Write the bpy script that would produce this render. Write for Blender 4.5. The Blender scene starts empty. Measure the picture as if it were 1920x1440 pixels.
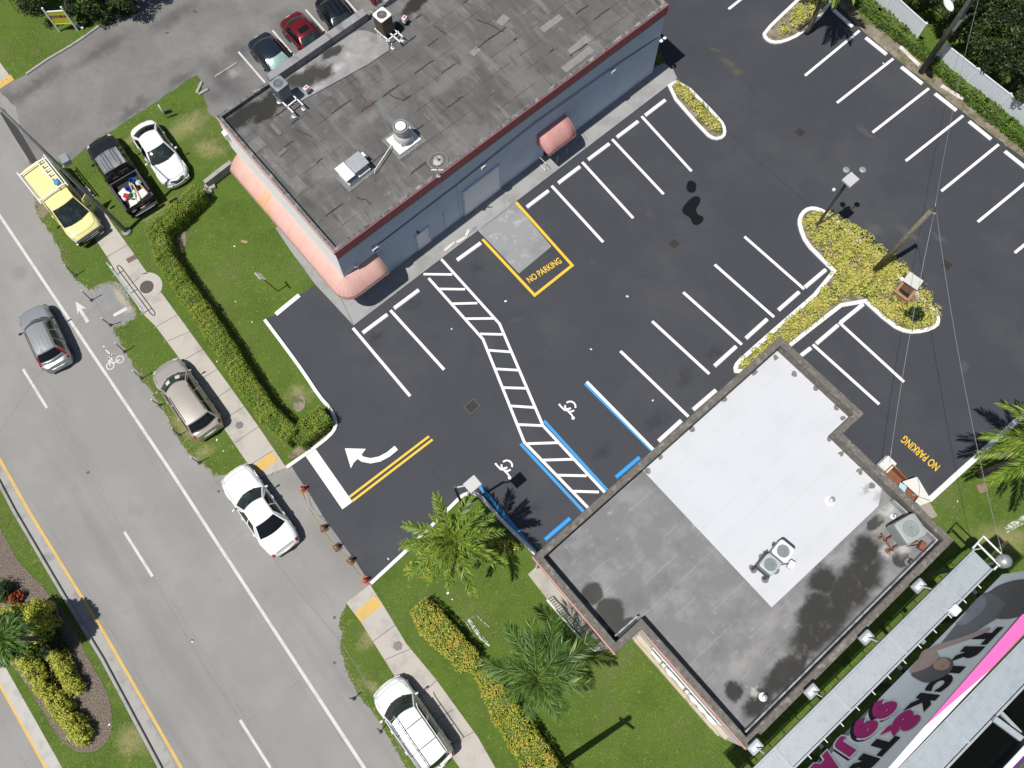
import bpy, bmesh, math, random
import numpy as np
from mathutils import Vector, Matrix

# ------------------------------------------------------------------ camera, world, sun, exposure
S = bpy.context.scene
C = S.collection
FPX, NX, NY, CH = 1600.0, 978.0, 1208.0, 47.3      # focal length in photo pixels, nadir pixel, camera height
_d = np.array([NX - 960, -(NY - 720), -FPX]); _d /= np.linalg.norm(_d)
_z = -_d; _y = np.array([0, 1.0, 0]); _y -= _y @ _z * _z; _y /= np.linalg.norm(_y); _x = np.cross(_y, _z)
RC = np.array([_x, _y, _z])
cam_d = bpy.data.cameras.new('camera'); cam = bpy.data.objects.new('camera', cam_d); C.objects.link(cam)
cam_d.sensor_width = 36; cam_d.lens = FPX / 1920 * 36; cam_d.clip_end = 600; cam_d.clip_start = 0.5
cam.matrix_world = Matrix.Translation((0, 0, CH)) @ Matrix([[float(v) for v in r] for r in RC]).to_4x4()
S.camera = cam
SUN_AZ, SUN_EL = 32.0, 67.5        # azimuth the shadows fall towards, sun elevation
w = bpy.data.worlds.new('World'); S.world = w; w.use_nodes = True
nt = w.node_tree; bg = nt.nodes['Background']
sky = nt.nodes.new('ShaderNodeTexSky'); sky.sky_type = 'NISHITA'; sky.sun_disc = False
sky.sun_elevation = math.radians(SUN_EL); sky.sun_rotation = math.radians(90 - (SUN_AZ + 180))
nt.links.new(sky.outputs[0], bg.inputs[0]); bg.inputs[1].default_value = 0.058
sun_d = bpy.data.lights.new('sun', 'SUN'); sun = bpy.data.objects.new('sun', sun_d); C.objects.link(sun)
sun_d.energy = 4.6; sun_d.angle = math.radians(0.5); sun_d.color = (1, 0.965, 0.91)
_a, _e = math.radians(SUN_AZ), math.radians(SUN_EL)
sun.rotation_euler = Vector((math.cos(_a) * math.cos(_e), math.sin(_a) * math.cos(_e), -math.sin(_e))).to_track_quat('-Z', 'Y').to_euler()
S.view_settings.view_transform = 'Standard'; S.view_settings.look = 'None'
S.view_settings.exposure = 0.0; S.view_settings.gamma = 1
S.cycles.max_bounces = 6; S.cycles.use_denoising = True

random.seed(7); RNG = np.random.default_rng(7)
PI = math.pi
AZ = math.radians(40.6)            # heading of the long walls and the stalls
CU, SU = math.cos(AZ), math.sin(AZ)
R = math.radians

def W(px, py, z=0.0):
    "the point at height z that photo pixel (px, py) looks at"
    r = RC @ np.array([px - 960, -(py - 720), -FPX])
    k = (CH - z) / -r[2]
    return Vector((r[0] * k, r[1] * k, z))

def Wp(px, py, p0, n):
    "where the ray of a pixel meets the plane through p0 with normal n"
    r = RC @ np.array([px - 960, -(py - 720), -FPX]); r = Vector([float(v) for v in r])
    o = Vector((0, 0, CH)); k = (Vector(p0) - o).dot(Vector(n)) / r.dot(Vector(n))
    return o + r * k

# ------------------------------------------------------------------ mesh builder
class MB:
    def __init__(s): s.v = []; s.f = []; s.m = []
    def add(s, vs, fs, mi=0):
        b = len(s.v); s.v += [tuple(v) for v in vs]; s.f += [tuple(i + b for i in f) for f in fs]; s.m += [mi] * len(fs)
        return s
    def box(s, c, d, rz=0.0, mi=0, ry=0.0, rx=0.0):
        M = Matrix.Translation(c) @ Matrix.Rotation(rz, 4, 'Z') @ Matrix.Rotation(ry, 4, 'Y') @ Matrix.Rotation(rx, 4, 'X')
        x, y, z = d[0] / 2, d[1] / 2, d[2] / 2
        vs = [M @ Vector(p) for p in ((-x,-y,-z),(x,-y,-z),(x,y,-z),(-x,y,-z),(-x,-y,z),(x,-y,z),(x,y,z),(-x,y,z))]
        return s.add(vs, [(3,2,1,0),(4,5,6,7),(0,1,5,4),(1,2,6,5),(2,3,7,6),(3,0,4,7)], mi)
    def rbox(s, c, d, r=0.03, rz=0.0, mi=0, n=3, top=0.0):
        "box with rounded upright corners; top>0 chamfers the upper rim"
        x, y, z = d[0] / 2, d[1] / 2, d[2] / 2; ring = []
        for (sx, sy, a0) in ((1,1,0),(-1,1,PI/2),(-1,-1,PI),(1,-1,3*PI/2)):
            for k in range(n + 1):
                a = a0 + PI / 2 * k / n
                ring.append((sx * (x - r) + r * math.cos(a), sy * (y - r) + r * math.sin(a)))
        lv = [(-z, 1), (z - top, 1)]
        if top > 0: lv.append((z, 1 - top / max(x, y)))
        M = Matrix.Translation(c) @ Matrix.Rotation(rz, 4, 'Z'); N = len(ring); vs = []
        for (h, k) in lv: vs += [M @ Vector((a * k, b * k, h)) for a, b in ring]
        fs = [tuple(reversed(range(N))), tuple(range((len(lv) - 1) * N, len(lv) * N))]
        for l in range(len(lv) - 1):
            for i in range(N): j = (i + 1) % N; fs.append((l*N+i, l*N+j, (l+1)*N+j, (l+1)*N+i))
        return s.add(vs, fs, mi)
    def prism(s, poly, z0, z1, mi=0, mt=None):
        n = len(poly); A = sum(poly[i][0]*poly[(i+1)%n][1] - poly[(i+1)%n][0]*poly[i][1] for i in range(n))
        if A < 0: poly = poly[::-1]
        vs = [(p[0], p[1], z0) for p in poly] + [(p[0], p[1], z1) for p in poly]
        s.add(vs, [(i, (i+1)%n, n+(i+1)%n, n+i) for i in range(n)] + [tuple(reversed(range(n)))], mi)
        b = len(s.v) - 2 * n; s.f.append(tuple(b + n + i for i in range(n))); s.m.append(mi if mt is None else mt)
        return s
    def sheet(s, poly, z, mi=0):
        n = len(poly); A = sum(poly[i][0]*poly[(i+1)%n][1] - poly[(i+1)%n][0]*poly[i][1] for i in range(n))
        if A < 0: poly = poly[::-1]
        return s.add([(p[0], p[1], z) for p in poly], [tuple(range(n))], mi)
    def strip(s, path, wd, z0, z1=None, closed=False, mi=0, cham=0.0):
        "a band or kerb of width wd along a path, mitred"
        P = [Vector((p[0], p[1])) for p in path]; n = len(P); L = []; Rr = []
        for i in range(n):
            a = P[i-1] if (i > 0 or closed) else None; c = P[(i+1)%n] if (i < n-1 or closed) else None
            d1 = (P[i]-a).normalized() if a is not None else None; d2 = (c-P[i]).normalized() if c is not None else None
            d1 = d1 or d2; d2 = d2 or d1
            t = (d1 + d2); t = t.normalized() if t.length > 1e-6 else d1
            nn = Vector((-t.y, t.x)); k = wd / 2 / max(0.35, nn.dot(Vector((-d1.y, d1.x))))
            L.append(P[i] + nn * k); Rr.append(P[i] - nn * k)
        m = n if closed else n - 1; ix = lambda i: i % n
        if z1 is None:
            return s.add([(p.x, p.y, z0) for p in L + Rr], [(n+ix(i), n+ix(i+1), ix(i+1), ix(i)) for i in range(m)], mi)
        c = cham; Li = [l.lerp(r, c / wd) for l, r in zip(L, Rr)]; Ri = [r.lerp(l, c / wd) for l, r in zip(L, Rr)]
        vs = [(p.x,p.y,z0) for p in L] + [(p.x,p.y,z1-c) for p in L] + [(p.x,p.y,z1) for p in Li] + [(p.x,p.y,z1) for p in Ri] + [(p.x,p.y,z1-c) for p in Rr] + [(p.x,p.y,z0) for p in Rr]
        fs = []
        for i in range(m):
            for k in range(5): fs.append((k*n+ix(i), (k+1)*n+ix(i), (k+1)*n+ix(i+1), k*n+ix(i+1)))
        if not closed: fs += [tuple(k*n for k in range(5,-1,-1)), tuple(k*n+n-1 for k in range(6))]
        return s.add(vs, fs, mi)
    def tube(s, path, r, n=8, mi=0, closed=False, caps=True):
        P = [Vector(p) for p in path]; m = len(P); rr = r if isinstance(r, (list, tuple)) else [r] * m; vs = []; up = None
        for i in range(m):
            a = P[(i-1) % m] if (closed or i > 0) else P[i]; b = P[(i+1) % m] if (closed or i < m-1) else P[i]
            t = (b - a).normalized()
            if up is None:
                up = Vector((0, 0, 1)) if abs(t.z) < 0.9 else Vector((1, 0, 0))
            u = (up - t * up.dot(t)).normalized(); v = t.cross(u); up = u
            vs += [P[i] + (u * math.cos(2*PI*k/n) + v * math.sin(2*PI*k/n)) * rr[i] for k in range(n)]
        fs = []; mm = m if closed else m - 1
        for i in range(mm):
            j = (i + 1) % m
            for k in range(n): l = (k + 1) % n; fs.append((i*n+k, i*n+l, j*n+l, j*n+k))
        if caps and not closed: fs += [tuple(reversed(range(n))), tuple(range((m-1)*n, m*n))]
        return s.add(vs, fs, mi)
    def lathe(s, prof, c=(0,0,0), n=20, mi=0, M=None):
        "profile of (radius, z) turned about the upright axis"
        vs = []; c = Vector(c)
        for r, z in prof: vs += [Vector((r*math.cos(2*PI*k/n), r*math.sin(2*PI*k/n), z)) for k in range(n)]
        if M is not None: vs = [M @ v for v in vs]
        vs = [v + c for v in vs]; m = len(prof); fs = []
        for i in range(m-1):
            for k in range(n): l = (k+1) % n; fs.append((i*n+k, i*n+l, (i+1)*n+l, (i+1)*n+k))
        fs += [tuple(reversed(range(n))), tuple(range((m-1)*n, m*n))]
        return s.add(vs, fs, mi)
    def grid(s, rows, mi=0, flip=False):
        n = len(rows[0]); vs = [p for r in rows for p in r]; fs = []
        for i in range(len(rows)-1):
            for k in range(n-1):
                f = (i*n+k, i*n+k+1, (i+1)*n+k+1, (i+1)*n+k); fs.append(f[::-1] if flip else f)
        return s.add(vs, fs, mi)
    def disc(s, c, r, z, n=20, mi=0, rx=1.0):
        return s.sheet([(c[0]+r*rx*math.cos(2*PI*k/n), c[1]+r*math.sin(2*PI*k/n)) for k in range(n)], z, mi)

WM = {}
def tag(o, label=None, cat=None, group=None, kind=None):
    if label: o['label'] = label
    if cat: o['category'] = cat
    if group: o['group'] = group
    if kind: o['kind'] = kind
    return o

def thing(name, label, cat, loc=(0,0,0), rz=0.0, group=None):
    o = bpy.data.objects.new(name, None); C.objects.link(o); o.empty_display_size = 0.3
    o.location = loc; o.rotation_euler = (0, 0, rz)
    WM[o.name] = Matrix.Translation(loc) @ Matrix.Rotation(rz, 4, 'Z')
    return tag(o, label, cat, group)

def ob(name, mb, mats, parent=None, smooth=False, world=False, bevel=0.0, label=None, cat=None, group=None, kind=None, sub=0, auto=None):
    me = bpy.data.meshes.new(name)
    vs = mb.v
    if world and parent is not None:
        Mi = WM[parent.name].inverted(); vs = [tuple(Mi @ Vector(v)) for v in vs]
    me.from_pydata(vs, [], mb.f)
    mats = mats if isinstance(mats, (list, tuple)) else [mats]
    for m in mats: me.materials.append(m)
    if len(mats) > 1: me.polygons.foreach_set('material_index', mb.m)
    if smooth or auto:
        me.polygons.foreach_set('use_smooth', [True] * len(me.polygons))
        if auto: me.set_sharp_from_angle(angle=R(auto))
    me.update()
    o = bpy.data.objects.new(name, me); C.objects.link(o)
    if parent is not None: o.parent = parent; WM[o.name] = WM[parent.name]
    else: WM[o.name] = Matrix.Identity(4)
    if bevel > 0:
        b = o.modifiers.new('bevel', 'BEVEL'); b.width = bevel; b.segments = 2; b.limit_method = 'ANGLE'; b.angle_limit = R(40)
    if sub: b = o.modifiers.new('sub', 'SUBSURF'); b.levels = sub; b.render_levels = sub
    return tag(o, label, cat, group, kind)

def struct(name, mb, mats, **k): return ob(name, mb, mats, kind='structure', **k)

def dup(root, loc=None, rz=None, label=None):
    r = root.copy(); C.objects.link(r)
    if loc is not None: r.location = loc
    if rz is not None: r.rotation_euler = (0, 0, rz)
    if label: r['label'] = label
    for ch in list(root.children):
        c = ch.copy(); C.objects.link(c); c.parent = r
        for g in ch.children:
            d = g.copy(); C.objects.link(d); d.parent = c
    return r

def text_mb(body, size, bold=0.0, ext=0.0, shear=0.0):
    cu = bpy.data.curves.new('txt', 'FONT'); cu.body = body; cu.size = size; cu.offset = bold; cu.extrude = ext; cu.align_x = 'CENTER'; cu.align_y = 'CENTER'
    cu.shear = shear; cu.resolution_u = 4
    o = bpy.data.objects.new('txt', cu); C.objects.link(o); bpy.context.view_layer.update()
    me = bpy.data.meshes.new_from_object(o); m = MB().add([v.co[:] for v in me.vertices], [tuple(p.vertices) for p in me.polygons])
    bpy.data.objects.remove(o); bpy.data.meshes.remove(me); bpy.data.curves.remove(cu)
    return m
def xform(mb, M, sx=1.0, sy=1.0):
    mb.v = [tuple(M @ Vector((v[0]*sx, v[1]*sy, v[2]))) for v in mb.v]; return mb

# ------------------------------------------------------------------ materials
def rgb(*c): return tuple((c if len(c) == 3 else c * 3)) + (1.0,)
class NT:
    def __init__(s, m): s.t = m.node_tree; s.n = s.t.nodes; s.l = s.t.links
    def new(s, k, **a):
        x = s.n.new(k)
        for q, v in a.items():
            setattr(x, q, v)
        return x
    def mth(s, op, a, b=None, c=None):
        x = s.n.new('ShaderNodeMath'); x.operation = op
        for i, v in enumerate((a, b, c)):
            if v is None: continue
            if isinstance(v, (int, float)): x.inputs[i].default_value = v
            else: s.l.new(v, x.inputs[i])
        return x.outputs[0]
    def noise(s, P, sc, det=4, rough=.6, dist=0.0):
        x = s.n.new('ShaderNodeTexNoise'); x.inputs['Scale'].default_value = sc; x.inputs['Detail'].default_value = det
        x.inputs['Roughness'].default_value = rough; x.inputs['Distortion'].default_value = dist; s.l.new(P, x.inputs['Vector']); return x
    def rng(s, v, a, b, c=0.0, d=1.0, smooth=True):
        x = s.n.new('ShaderNodeMapRange'); x.interpolation_type = 'SMOOTHSTEP' if smooth else 'LINEAR'
        s.l.new(v, x.inputs[0])
        for i, q in enumerate((a, b, c, d)): x.inputs[i+1].default_value = q
        return x.outputs[0]
    def mapping(s, P, loc=(0,0,0), rot=(0,0,0), sc=(1,1,1), typ='TEXTURE'):
        x = s.n.new('ShaderNodeMapping'); x.vector_type = typ; s.l.new(P, x.inputs[0])
        x.inputs['Location'].default_value = loc; x.inputs['Rotation'].default_value = rot; x.inputs['Scale'].default_value = sc
        return x.outputs[0]
    def mix(s, f, a, b):
        x = s.n.new('ShaderNodeMix'); x.data_type = 'RGBA'
        if isinstance(f, (int, float)): x.inputs[0].default_value = f
        else: s.l.new(f, x.inputs[0])
        for i, v in ((6, a), (7, b)):
            if isinstance(v, tuple): x.inputs[i].default_value = v
            else: s.l.new(v, x.inputs[i])
        return x.outputs[2]

def mask(T, P, m):
    k = m[0]
    if k == 'n':      # noise: scale, lo, hi, detail, (stretch)
        _, sc, lo, hi = m[:4]; det = m[4] if len(m) > 4 else 5
        Q = T.mapping(P, rot=(0, 0, m[5][2]), sc=(m[5][0], m[5][1], 1)) if len(m) > 5 else P
        return T.rng(T.noise(Q, sc, det).outputs[0], lo, hi)
    if k == 'v':      # speckle: voronoi cells, small centre only
        _, sc, r, p = m; x = T.new('ShaderNodeTexVoronoi'); x.inputs['Scale'].default_value = sc; T.l.new(P, x.inputs['Vector'])
        a = T.rng(x.outputs['Distance'], r, r * .6)
        y = T.new('ShaderNodeSeparateColor'); T.l.new(x.outputs['Color'], y.inputs[0])
        return T.mth('MULTIPLY', a, T.mth('LESS_THAN', y.outputs[0], p))
    if k == 'blobs':  # soft stains: list of (x, y, rx, ry, rot), wobble amplitude, wobble scale, softness
        _, bl, amp, sc, soft = m
        nz = T.noise(P, sc, 5, .65); v = T.new('ShaderNodeVectorMath', operation='MULTIPLY_ADD')
        T.l.new(nz.outputs['Color'], v.inputs[0]); v.inputs[1].default_value = (amp, amp, 0); T.l.new(P, v.inputs[2])
        out = None
        for (x, y, rx, ry, ro) in bl:
            q = T.mapping(v.outputs[0], (x + amp/2, y + amp/2, 0), (0, 0, ro), (rx, ry, 1e3))
            ln = T.new('ShaderNodeVectorMath', operation='LENGTH'); T.l.new(q, ln.inputs[0])
            f = T.rng(ln.outputs['Value'], 1.0, 1.0 - soft)
            out = f if out is None else T.mth('MAXIMUM', out, f)
        return out
    if k == 'brick':  # joint lines: (width, height, joint, rot, offset, (ox,oy))
        _, bw, bh, jt, ro, off = m[:6]; o = m[6] if len(m) > 6 else (0, 0)
        nz = T.noise(P, 1.3, 3); v = T.new('ShaderNodeVectorMath', operation='MULTIPLY_ADD')
        T.l.new(nz.outputs['Color'], v.inputs[0]); v.inputs[1].default_value = (.05, .05, 0); T.l.new(P, v.inputs[2])
        q = T.mapping(v.outputs[0], (o[0], o[1], 0), (0, 0, ro))
        x = T.new('ShaderNodeTexBrick'); x.offset = off; T.l.new(q, x.inputs['Vector'])
        x.inputs['Scale'].default_value = 1; x.inputs['Brick Width'].default_value = bw; x.inputs['Row Height'].default_value = bh
        x.inputs['Mortar Size'].default_value = jt; x.inputs['Mortar Smooth'].default_value = .3
        return x.outputs['Fac']
    if k == 'mul': return T.mth('MULTIPLY', mask(T, P, m[1]), mask(T, P, m[2]))

def mat(name, base, layers=(), rough=.8, metal=0.0, bump=(), coords='Object', spec=.5, coat=0.0, rl=None):
    m = bpy.data.materials.new(name); m.use_nodes = True; T = NT(m); b = T.n['Principled BSDF']
    if coords == 'World': P = T.new('ShaderNodeNewGeometry').outputs['Position']
    else: P = T.new('ShaderNodeTexCoord').outputs[coords]
    col = rgb(*base) if isinstance(base, tuple) else rgb(base)
    for (c2, mk, a) in layers:
        f = mask(T, P, mk)
        if a != 1: f = T.mth('MULTIPLY', f, a)
        col = T.mix(f, col, rgb(*c2) if isinstance(c2, tuple) else rgb(c2))
    if isinstance(col, tuple): b.inputs['Base Color'].default_value = col
    else: T.l.new(col, b.inputs['Base Color'])
    b.inputs['Roughness'].default_value = rough; b.inputs['Metallic'].default_value = metal
    b.inputs['Specular IOR Level'].default_value = spec
    if coat: b.inputs['Coat Weight'].default_value = coat; b.inputs['Coat Roughness'].default_value = .04
    if rl: T.l.new(T.rng(mask(T, P, rl[2]), 0, 1, rl[0], rl[1]), b.inputs['Roughness'])
    nrm = None
    for (sc, st, dist) in bump:
        x = T.new('ShaderNodeBump'); x.inputs['Strength'].default_value = st; x.inputs['Distance'].default_value = dist
        T.l.new(T.noise(P, sc, 5, .65).outputs[0], x.inputs['Height'])
        if nrm: T.l.new(nrm, x.inputs['Normal'])
        nrm = x.outputs[0]
    if nrm: T.l.new(nrm, b.inputs['Normal'])
    return m

def leafmat(name, cols, trans=.25, rough=.5, noise=None):
    "cols: list of (position, colour); each leaf takes its own colour"
    m = bpy.data.materials.new(name); m.use_nodes = True; T = NT(m); b = T.n['Principled BSDF']
    g = T.new('ShaderNodeNewGeometry'); r = T.new('ShaderNodeValToRGB'); cr = r.color_ramp; cr.interpolation = 'LINEAR'
    while len(cr.elements) < len(cols): cr.elements.new(.5)
    for e, (p, c) in zip(cr.elements, cols): e.position = p; e.color = rgb(*c)
    f = g.outputs['Random Per Island']
    if noise: # patches lean to one end of the ramp
        n = T.noise(g.outputs['Position'], noise[0], 3).outputs[0]
        f = T.mth('ADD', T.mth('MULTIPLY', f, 1 - noise[1]), T.mth('MULTIPLY', T.rng(n, .35, .65), noise[1]))
    T.l.new(f, r.inputs[0]); T.l.new(r.outputs[0], b.inputs['Base Color']); b.inputs['Roughness'].default_value = rough
    b.inputs['Specular IOR Level'].default_value = .35
    tr = T.new('ShaderNodeBsdfTranslucent'); T.l.new(r.outputs[0], tr.inputs[0]); mx = T.new('ShaderNodeMixShader'); mx.inputs[0].default_value = trans
    out = T.n['Material Output']; T.l.new(b.outputs[0], mx.inputs[1]); T.l.new(tr.outputs[0], mx.inputs[2]); T.l.new(mx.outputs[0], out.inputs[0])
    return m

M = {}
def B(cx, cy, rx, ry=None, rot=0): return (cx, cy, rx, ry or rx, rot)
def Bp(px, py, r, ry=None, rot=0, z=0):   # stain centre from a photo pixel
    p = W(px, py, z); return (p.x, p.y, r, ry or r, rot)
# ------------------------------------------------------------------ ground materials
M['grass'] = mat('grass_ground', (.108,.168,.030), [((.075,.125,.022), ('n',.6,.40,.66,6), .8), ((.17,.19,.07), ('n',.30,.50,.70,6), .6),
    ((.27,.25,.12), ('n',1.6,.60,.80,7), .45), ((.14,.20,.045), ('n',9,.5,.75,4), .55), ((.035,.06,.012), ('n',26,.47,.66,4), .75), ((.30,.27,.13), ('blobs',[Bp(350,235,2.2,1.2,.6),Bp(215,330,1.2,.6,-.9),Bp(290,395,1.6,.6,.6),Bp(140,420,.5,1.5,.9),Bp(345,805,.5,1.8,.9),Bp(380,850,1.2,.6,.6),Bp(700,1290,.5,1.5,.9),Bp(690,1200,.8,.8),Bp(560,740,1.1,.8),Bp(1880,1010,2.5,1.2),Bp(250,1390,1.6,1.2),Bp(480,890,.7,.5),Bp(395,280,1.5,1.0),Bp(250,255,1.2,.5,.6)],1.6,1.3,1), .8), ((.30,.26,.15), ('n',3.2,.60,.74,5), .6)], .95, coords='World', bump=[(14,.6,.06),(45,.5,.03)], spec=.1)
M['lot'] = mat('fresh_sealed_asphalt', (.050,.0535,.064), [((.070,.071,.076), ('n',.16,.45,.68,5), .7), ((.043,.047,.058), ('n',.5,.5,.7,5), .6),
    ((.078,.075,.072), ('n',.9,.62,.78,6), .35), ((.026,.026,.029), ('n',60,.55,.7,2), .5), ((.16,.15,.13), ('v',1.9,.035,.22), .7),
    ((.12,.115,.105), ('blobs',[Bp(1640,430,.9,.5,-.7),Bp(1706,440,1.3,.4,-.75),Bp(1760,445,.9,.25,-.8),Bp(1625,250,1.3,.3,-.8),Bp(1806,690,.7,.3,1)],1.1,1.2,.9), .38),
    ((.10,.085,.05), ('blobs',[Bp(1366,118,.9,.35,-.7),Bp(1382,135,.55,.4,-.7),Bp(1340,92,.5,.2,-.6)],.8,1.5,.8), .75),
    ((.019,.020,.023), ('blobs',[Bp(955,410,.5,.35,.7),Bp(1285,710,1.1,.7,.7),Bp(1230,790,1.3,.6,.7),Bp(1130,850,1.1,.6,.7),Bp(705,635,1.0,.5,.7),Bp(775,570,1.0,.5,.7),Bp(895,500,.8,.6,.7),Bp(1000,950,.9,.5,.7),Bp(1340,660,.8,.5,.7)],1.6,2.2,.95), .45),
    ((.10,.09,.08), ('blobs',[Bp(918,645,.5),Bp(967,600,.7,.2,.3),Bp(1112,490,.35),Bp(1217,400,.4)],.5,2,.9), .3)],
    .78, bump=[(70,.25,.01),(6,.25,.02)], coords='World', spec=.35)
M['road'] = mat('worn_road_asphalt', (.268,.262,.252), [((.315,.308,.296), ('n',.22,.42,.65,4), .7), ((.205,.20,.193), ('n',.35,.48,.72,6,(9,.9,R(-52.5))), .6), ((.23,.215,.195), ('n',.5,.55,.75,6), .5), ((.15,.148,.145), ('mul',('brick',14,3.4,.02,R(-52.5),.4),('n',.8,.5,.6,4)), .5),
    ((.17,.165,.16), ('n',70,.5,.68,2), .45), ((.42,.41,.39), ('n',90,.58,.7,2), .4), ((.10,.10,.095), ('v',1.1,.03,.35), .8),
    ((.14,.138,.132), ('blobs',[Bp(38,512,.75),Bp(38,512,.45)],.5,2.5,.9), .35), ((.20,.19,.18), ('blobs',[Bp(640,1040,3,1,-.9),Bp(560,905,1.6,1.2,0),Bp(600,1000,2,.8,-.9)],1.2,.8,1), .5)],
    .9, bump=[(80,.3,.01)], coords='World', spec=.25)
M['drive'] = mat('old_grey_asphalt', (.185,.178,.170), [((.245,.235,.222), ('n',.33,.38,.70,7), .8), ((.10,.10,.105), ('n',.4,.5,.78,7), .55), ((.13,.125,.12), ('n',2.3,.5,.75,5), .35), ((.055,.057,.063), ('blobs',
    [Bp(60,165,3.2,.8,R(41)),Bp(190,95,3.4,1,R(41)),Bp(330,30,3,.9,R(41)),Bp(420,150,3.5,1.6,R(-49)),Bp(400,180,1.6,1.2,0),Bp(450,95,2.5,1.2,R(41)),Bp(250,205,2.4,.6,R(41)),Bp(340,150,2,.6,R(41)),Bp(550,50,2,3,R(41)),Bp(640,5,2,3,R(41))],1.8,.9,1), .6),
    ((.06,.05,.045), ('blobs',[Bp(366,22,.25,.12,-.6),Bp(313,62,.22,.1,.4)],.3,4,.8), .8), ((.40,.38,.35), ('blobs',[Bp(438,138,.8,.5,.7)],1.1,2.5,1), .6),
    ((.13,.125,.12), ('n',60,.5,.7,2), .5), ((.5,.49,.47), ('v',.9,.03,.4), .8)], .9, bump=[(60,.35,.012)], coords='World', spec=.25)
M['walk'] = mat('sidewalk_concrete', (.47,.435,.39), [((.32,.30,.28), ('n',.7,.45,.7,5), .8), ((.5,.47,.44), ('n',2.2,.55,.75,5), .5), ((.2,.19,.18), ('n',40,.55,.72,3), .4), ((.12,.115,.11), ('v',2.2,.03,.3), .6)], .9, bump=[(60,.25,.008)], coords='World', spec=.2)
M['walk2'] = mat('grey_apron_concrete', (.33,.33,.325), [((.25,.245,.235), ('n',.6,.42,.68,5), .8), ((.42,.42,.41), ('n',3,.55,.75,5), .5), ((.16,.15,.14), ('n',40,.55,.72,3), .4),
    ((.10,.095,.09), ('blobs',[Bp(890,430,.5,.2,.7),Bp(560,500,1,.4,-.8)],.7,3,.9), .5)], .88, bump=[(60,.25,.008)], coords='World', spec=.25)
M['pad'] = mat('loading_pad_concrete', (.27,.275,.28), [((.44,.43,.40), ('n',1.7,.52,.68,6), .75), ((.18,.185,.19), ('n',.6,.5,.7,4), .5), ((.12,.12,.12), ('n',50,.55,.7,2), .3)], .88, bump=[(50,.2,.008)], coords='World')
M['kerbw'] = mat('white_painted_kerb', (.80,.80,.78), [((.55,.54,.51), ('n',2.2,.55,.8,5), .45), ((.35,.34,.32), ('n',14,.66,.78,3), .5)], .7, bump=[(20,.2,.01)], coords='World')
M['paint'] = mat('white_road_paint', (.80,.80,.79), [((.6,.59,.57), ('n',3,.5,.8,5), .35), ((.25,.25,.25), ('n',45,.70,.78,2), .5)], .6, coords='World')
M['oldpaint'] = mat('worn_white_paint', (.60,.59,.57), [((.42,.41,.4), ('n',1.6,.45,.7,6), .6), ((.3,.295,.29), ('n',35,.55,.68,3), .6)], .75, coords='World')
M['ypaint'] = mat('yellow_road_paint', (.80,.50,.03), [((.6,.36,.03), ('n',5,.5,.8,4), .4)], .6, coords='World')
M['oldy'] = mat('worn_yellow_paint', (.62,.40,.10), [((.45,.32,.14), ('n',1.5,.45,.7,5), .6), ((.36,.33,.28), ('n',30,.56,.7,3), .5)], .75, coords='World')
M['bpaint'] = mat('blue_road_paint', (.03,.29,.66), [((.05,.22,.48), ('n',6,.5,.75,4), .4)], .6, coords='World')
M['kerbg'] = mat('grey_kerb_concrete', (.36,.35,.33), [((.22,.21,.2), ('n',1.4,.45,.7,5), .7), ((.14,.13,.12), ('n',25,.58,.72,3), .5)], .9, bump=[(40,.3,.01)], coords='World', spec=.2)
M['mulch'] = mat('wood_mulch', (.19,.155,.125), [((.33,.28,.24), ('n',13,.5,.62,4), .8), ((.05,.036,.028), ('n',20,.48,.62,4), .9), ((.45,.42,.38), ('n',34,.64,.7,2), .7)], .95, bump=[(22,.9,.05)], coords='World', spec=.1)
M['dirt'] = mat('sandy_dirt', (.22,.185,.14), [((.32,.28,.23), ('n',1.3,.45,.65,5), .7), ((.10,.085,.05), ('n',2.4,.5,.66,6), .7), ((.09,.11,.03), ('n',1.0,.5,.62,6), .75), ((.5,.47,.42), ('n',38,.66,.72,2), .5)], .95, bump=[(25,.6,.03)], coords='World', spec=.1)
M['dark'] = mat('black_recess', (.012,.012,.013), rough=.9)
M['iron'] = mat('cast_iron', (.10,.095,.09), [((.05,.047,.045), ('n',30,.45,.65,3), .7)], .6, .4)
M['rcrack'] = mat('road_seam', (.205,.198,.19), rough=.95)
M['crack'] = mat('crack_filler', (.05,.048,.046), rough=.95)

PX = lambda L, z=0.0: [W(x, y, z) for x, y in L]
def xy(L): return [(p[0], p[1]) for p in L]
def jag(P, step=.35, amp=.1, seed=1):
    "break a polygon edge up so that it wanders like worn ground"
    r = random.Random(seed); out = []; n = len(P)
    for i in range(n):
        a, b = P[i], P[(i+1) % n]; d = (b - a).length; k = max(1, int(min(d / step, 400)))
        for j in range(k):
            p = a.lerp(b, j / k); out.append(Vector((p.x + r.uniform(-amp, amp), p.y + r.uniform(-amp, amp), 0)) if j else Vector((p.x, p.y, 0)))
    return out
def jagopen(P, step=.3, amp=.06, seed=9):
    r = random.Random(seed); out = []
    for a, b in zip(P, P[1:]):
        k = max(1, int((b - a).length / step)) if (b - a).length < 6 else 1
        for j in range(k):
            p = a.lerp(b, j / k); q = amp if j else 0; out.append(Vector((p.x + r.uniform(-q, q), p.y + r.uniform(-q, q), 0)))
    return out + [P[-1]]
def smoothp(P, it=2, closed=True):
    P = [Vector((p[0], p[1], 0)) for p in P]
    for _ in range(it):
        Q = []; n = len(P)
        for i in range(n if closed else n - 1):
            a, b = P[i], P[(i+1) % n]; Q += [a.lerp(b, .25), a.lerp(b, .75)]
        P = Q if closed else [P[0]] + Q + [P[-1]]
    return P

# base sheet
struct('ground', MB().sheet([(-250,-250),(250,-250),(250,250),(-250,250)], 0.0), M['grass'])

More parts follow.
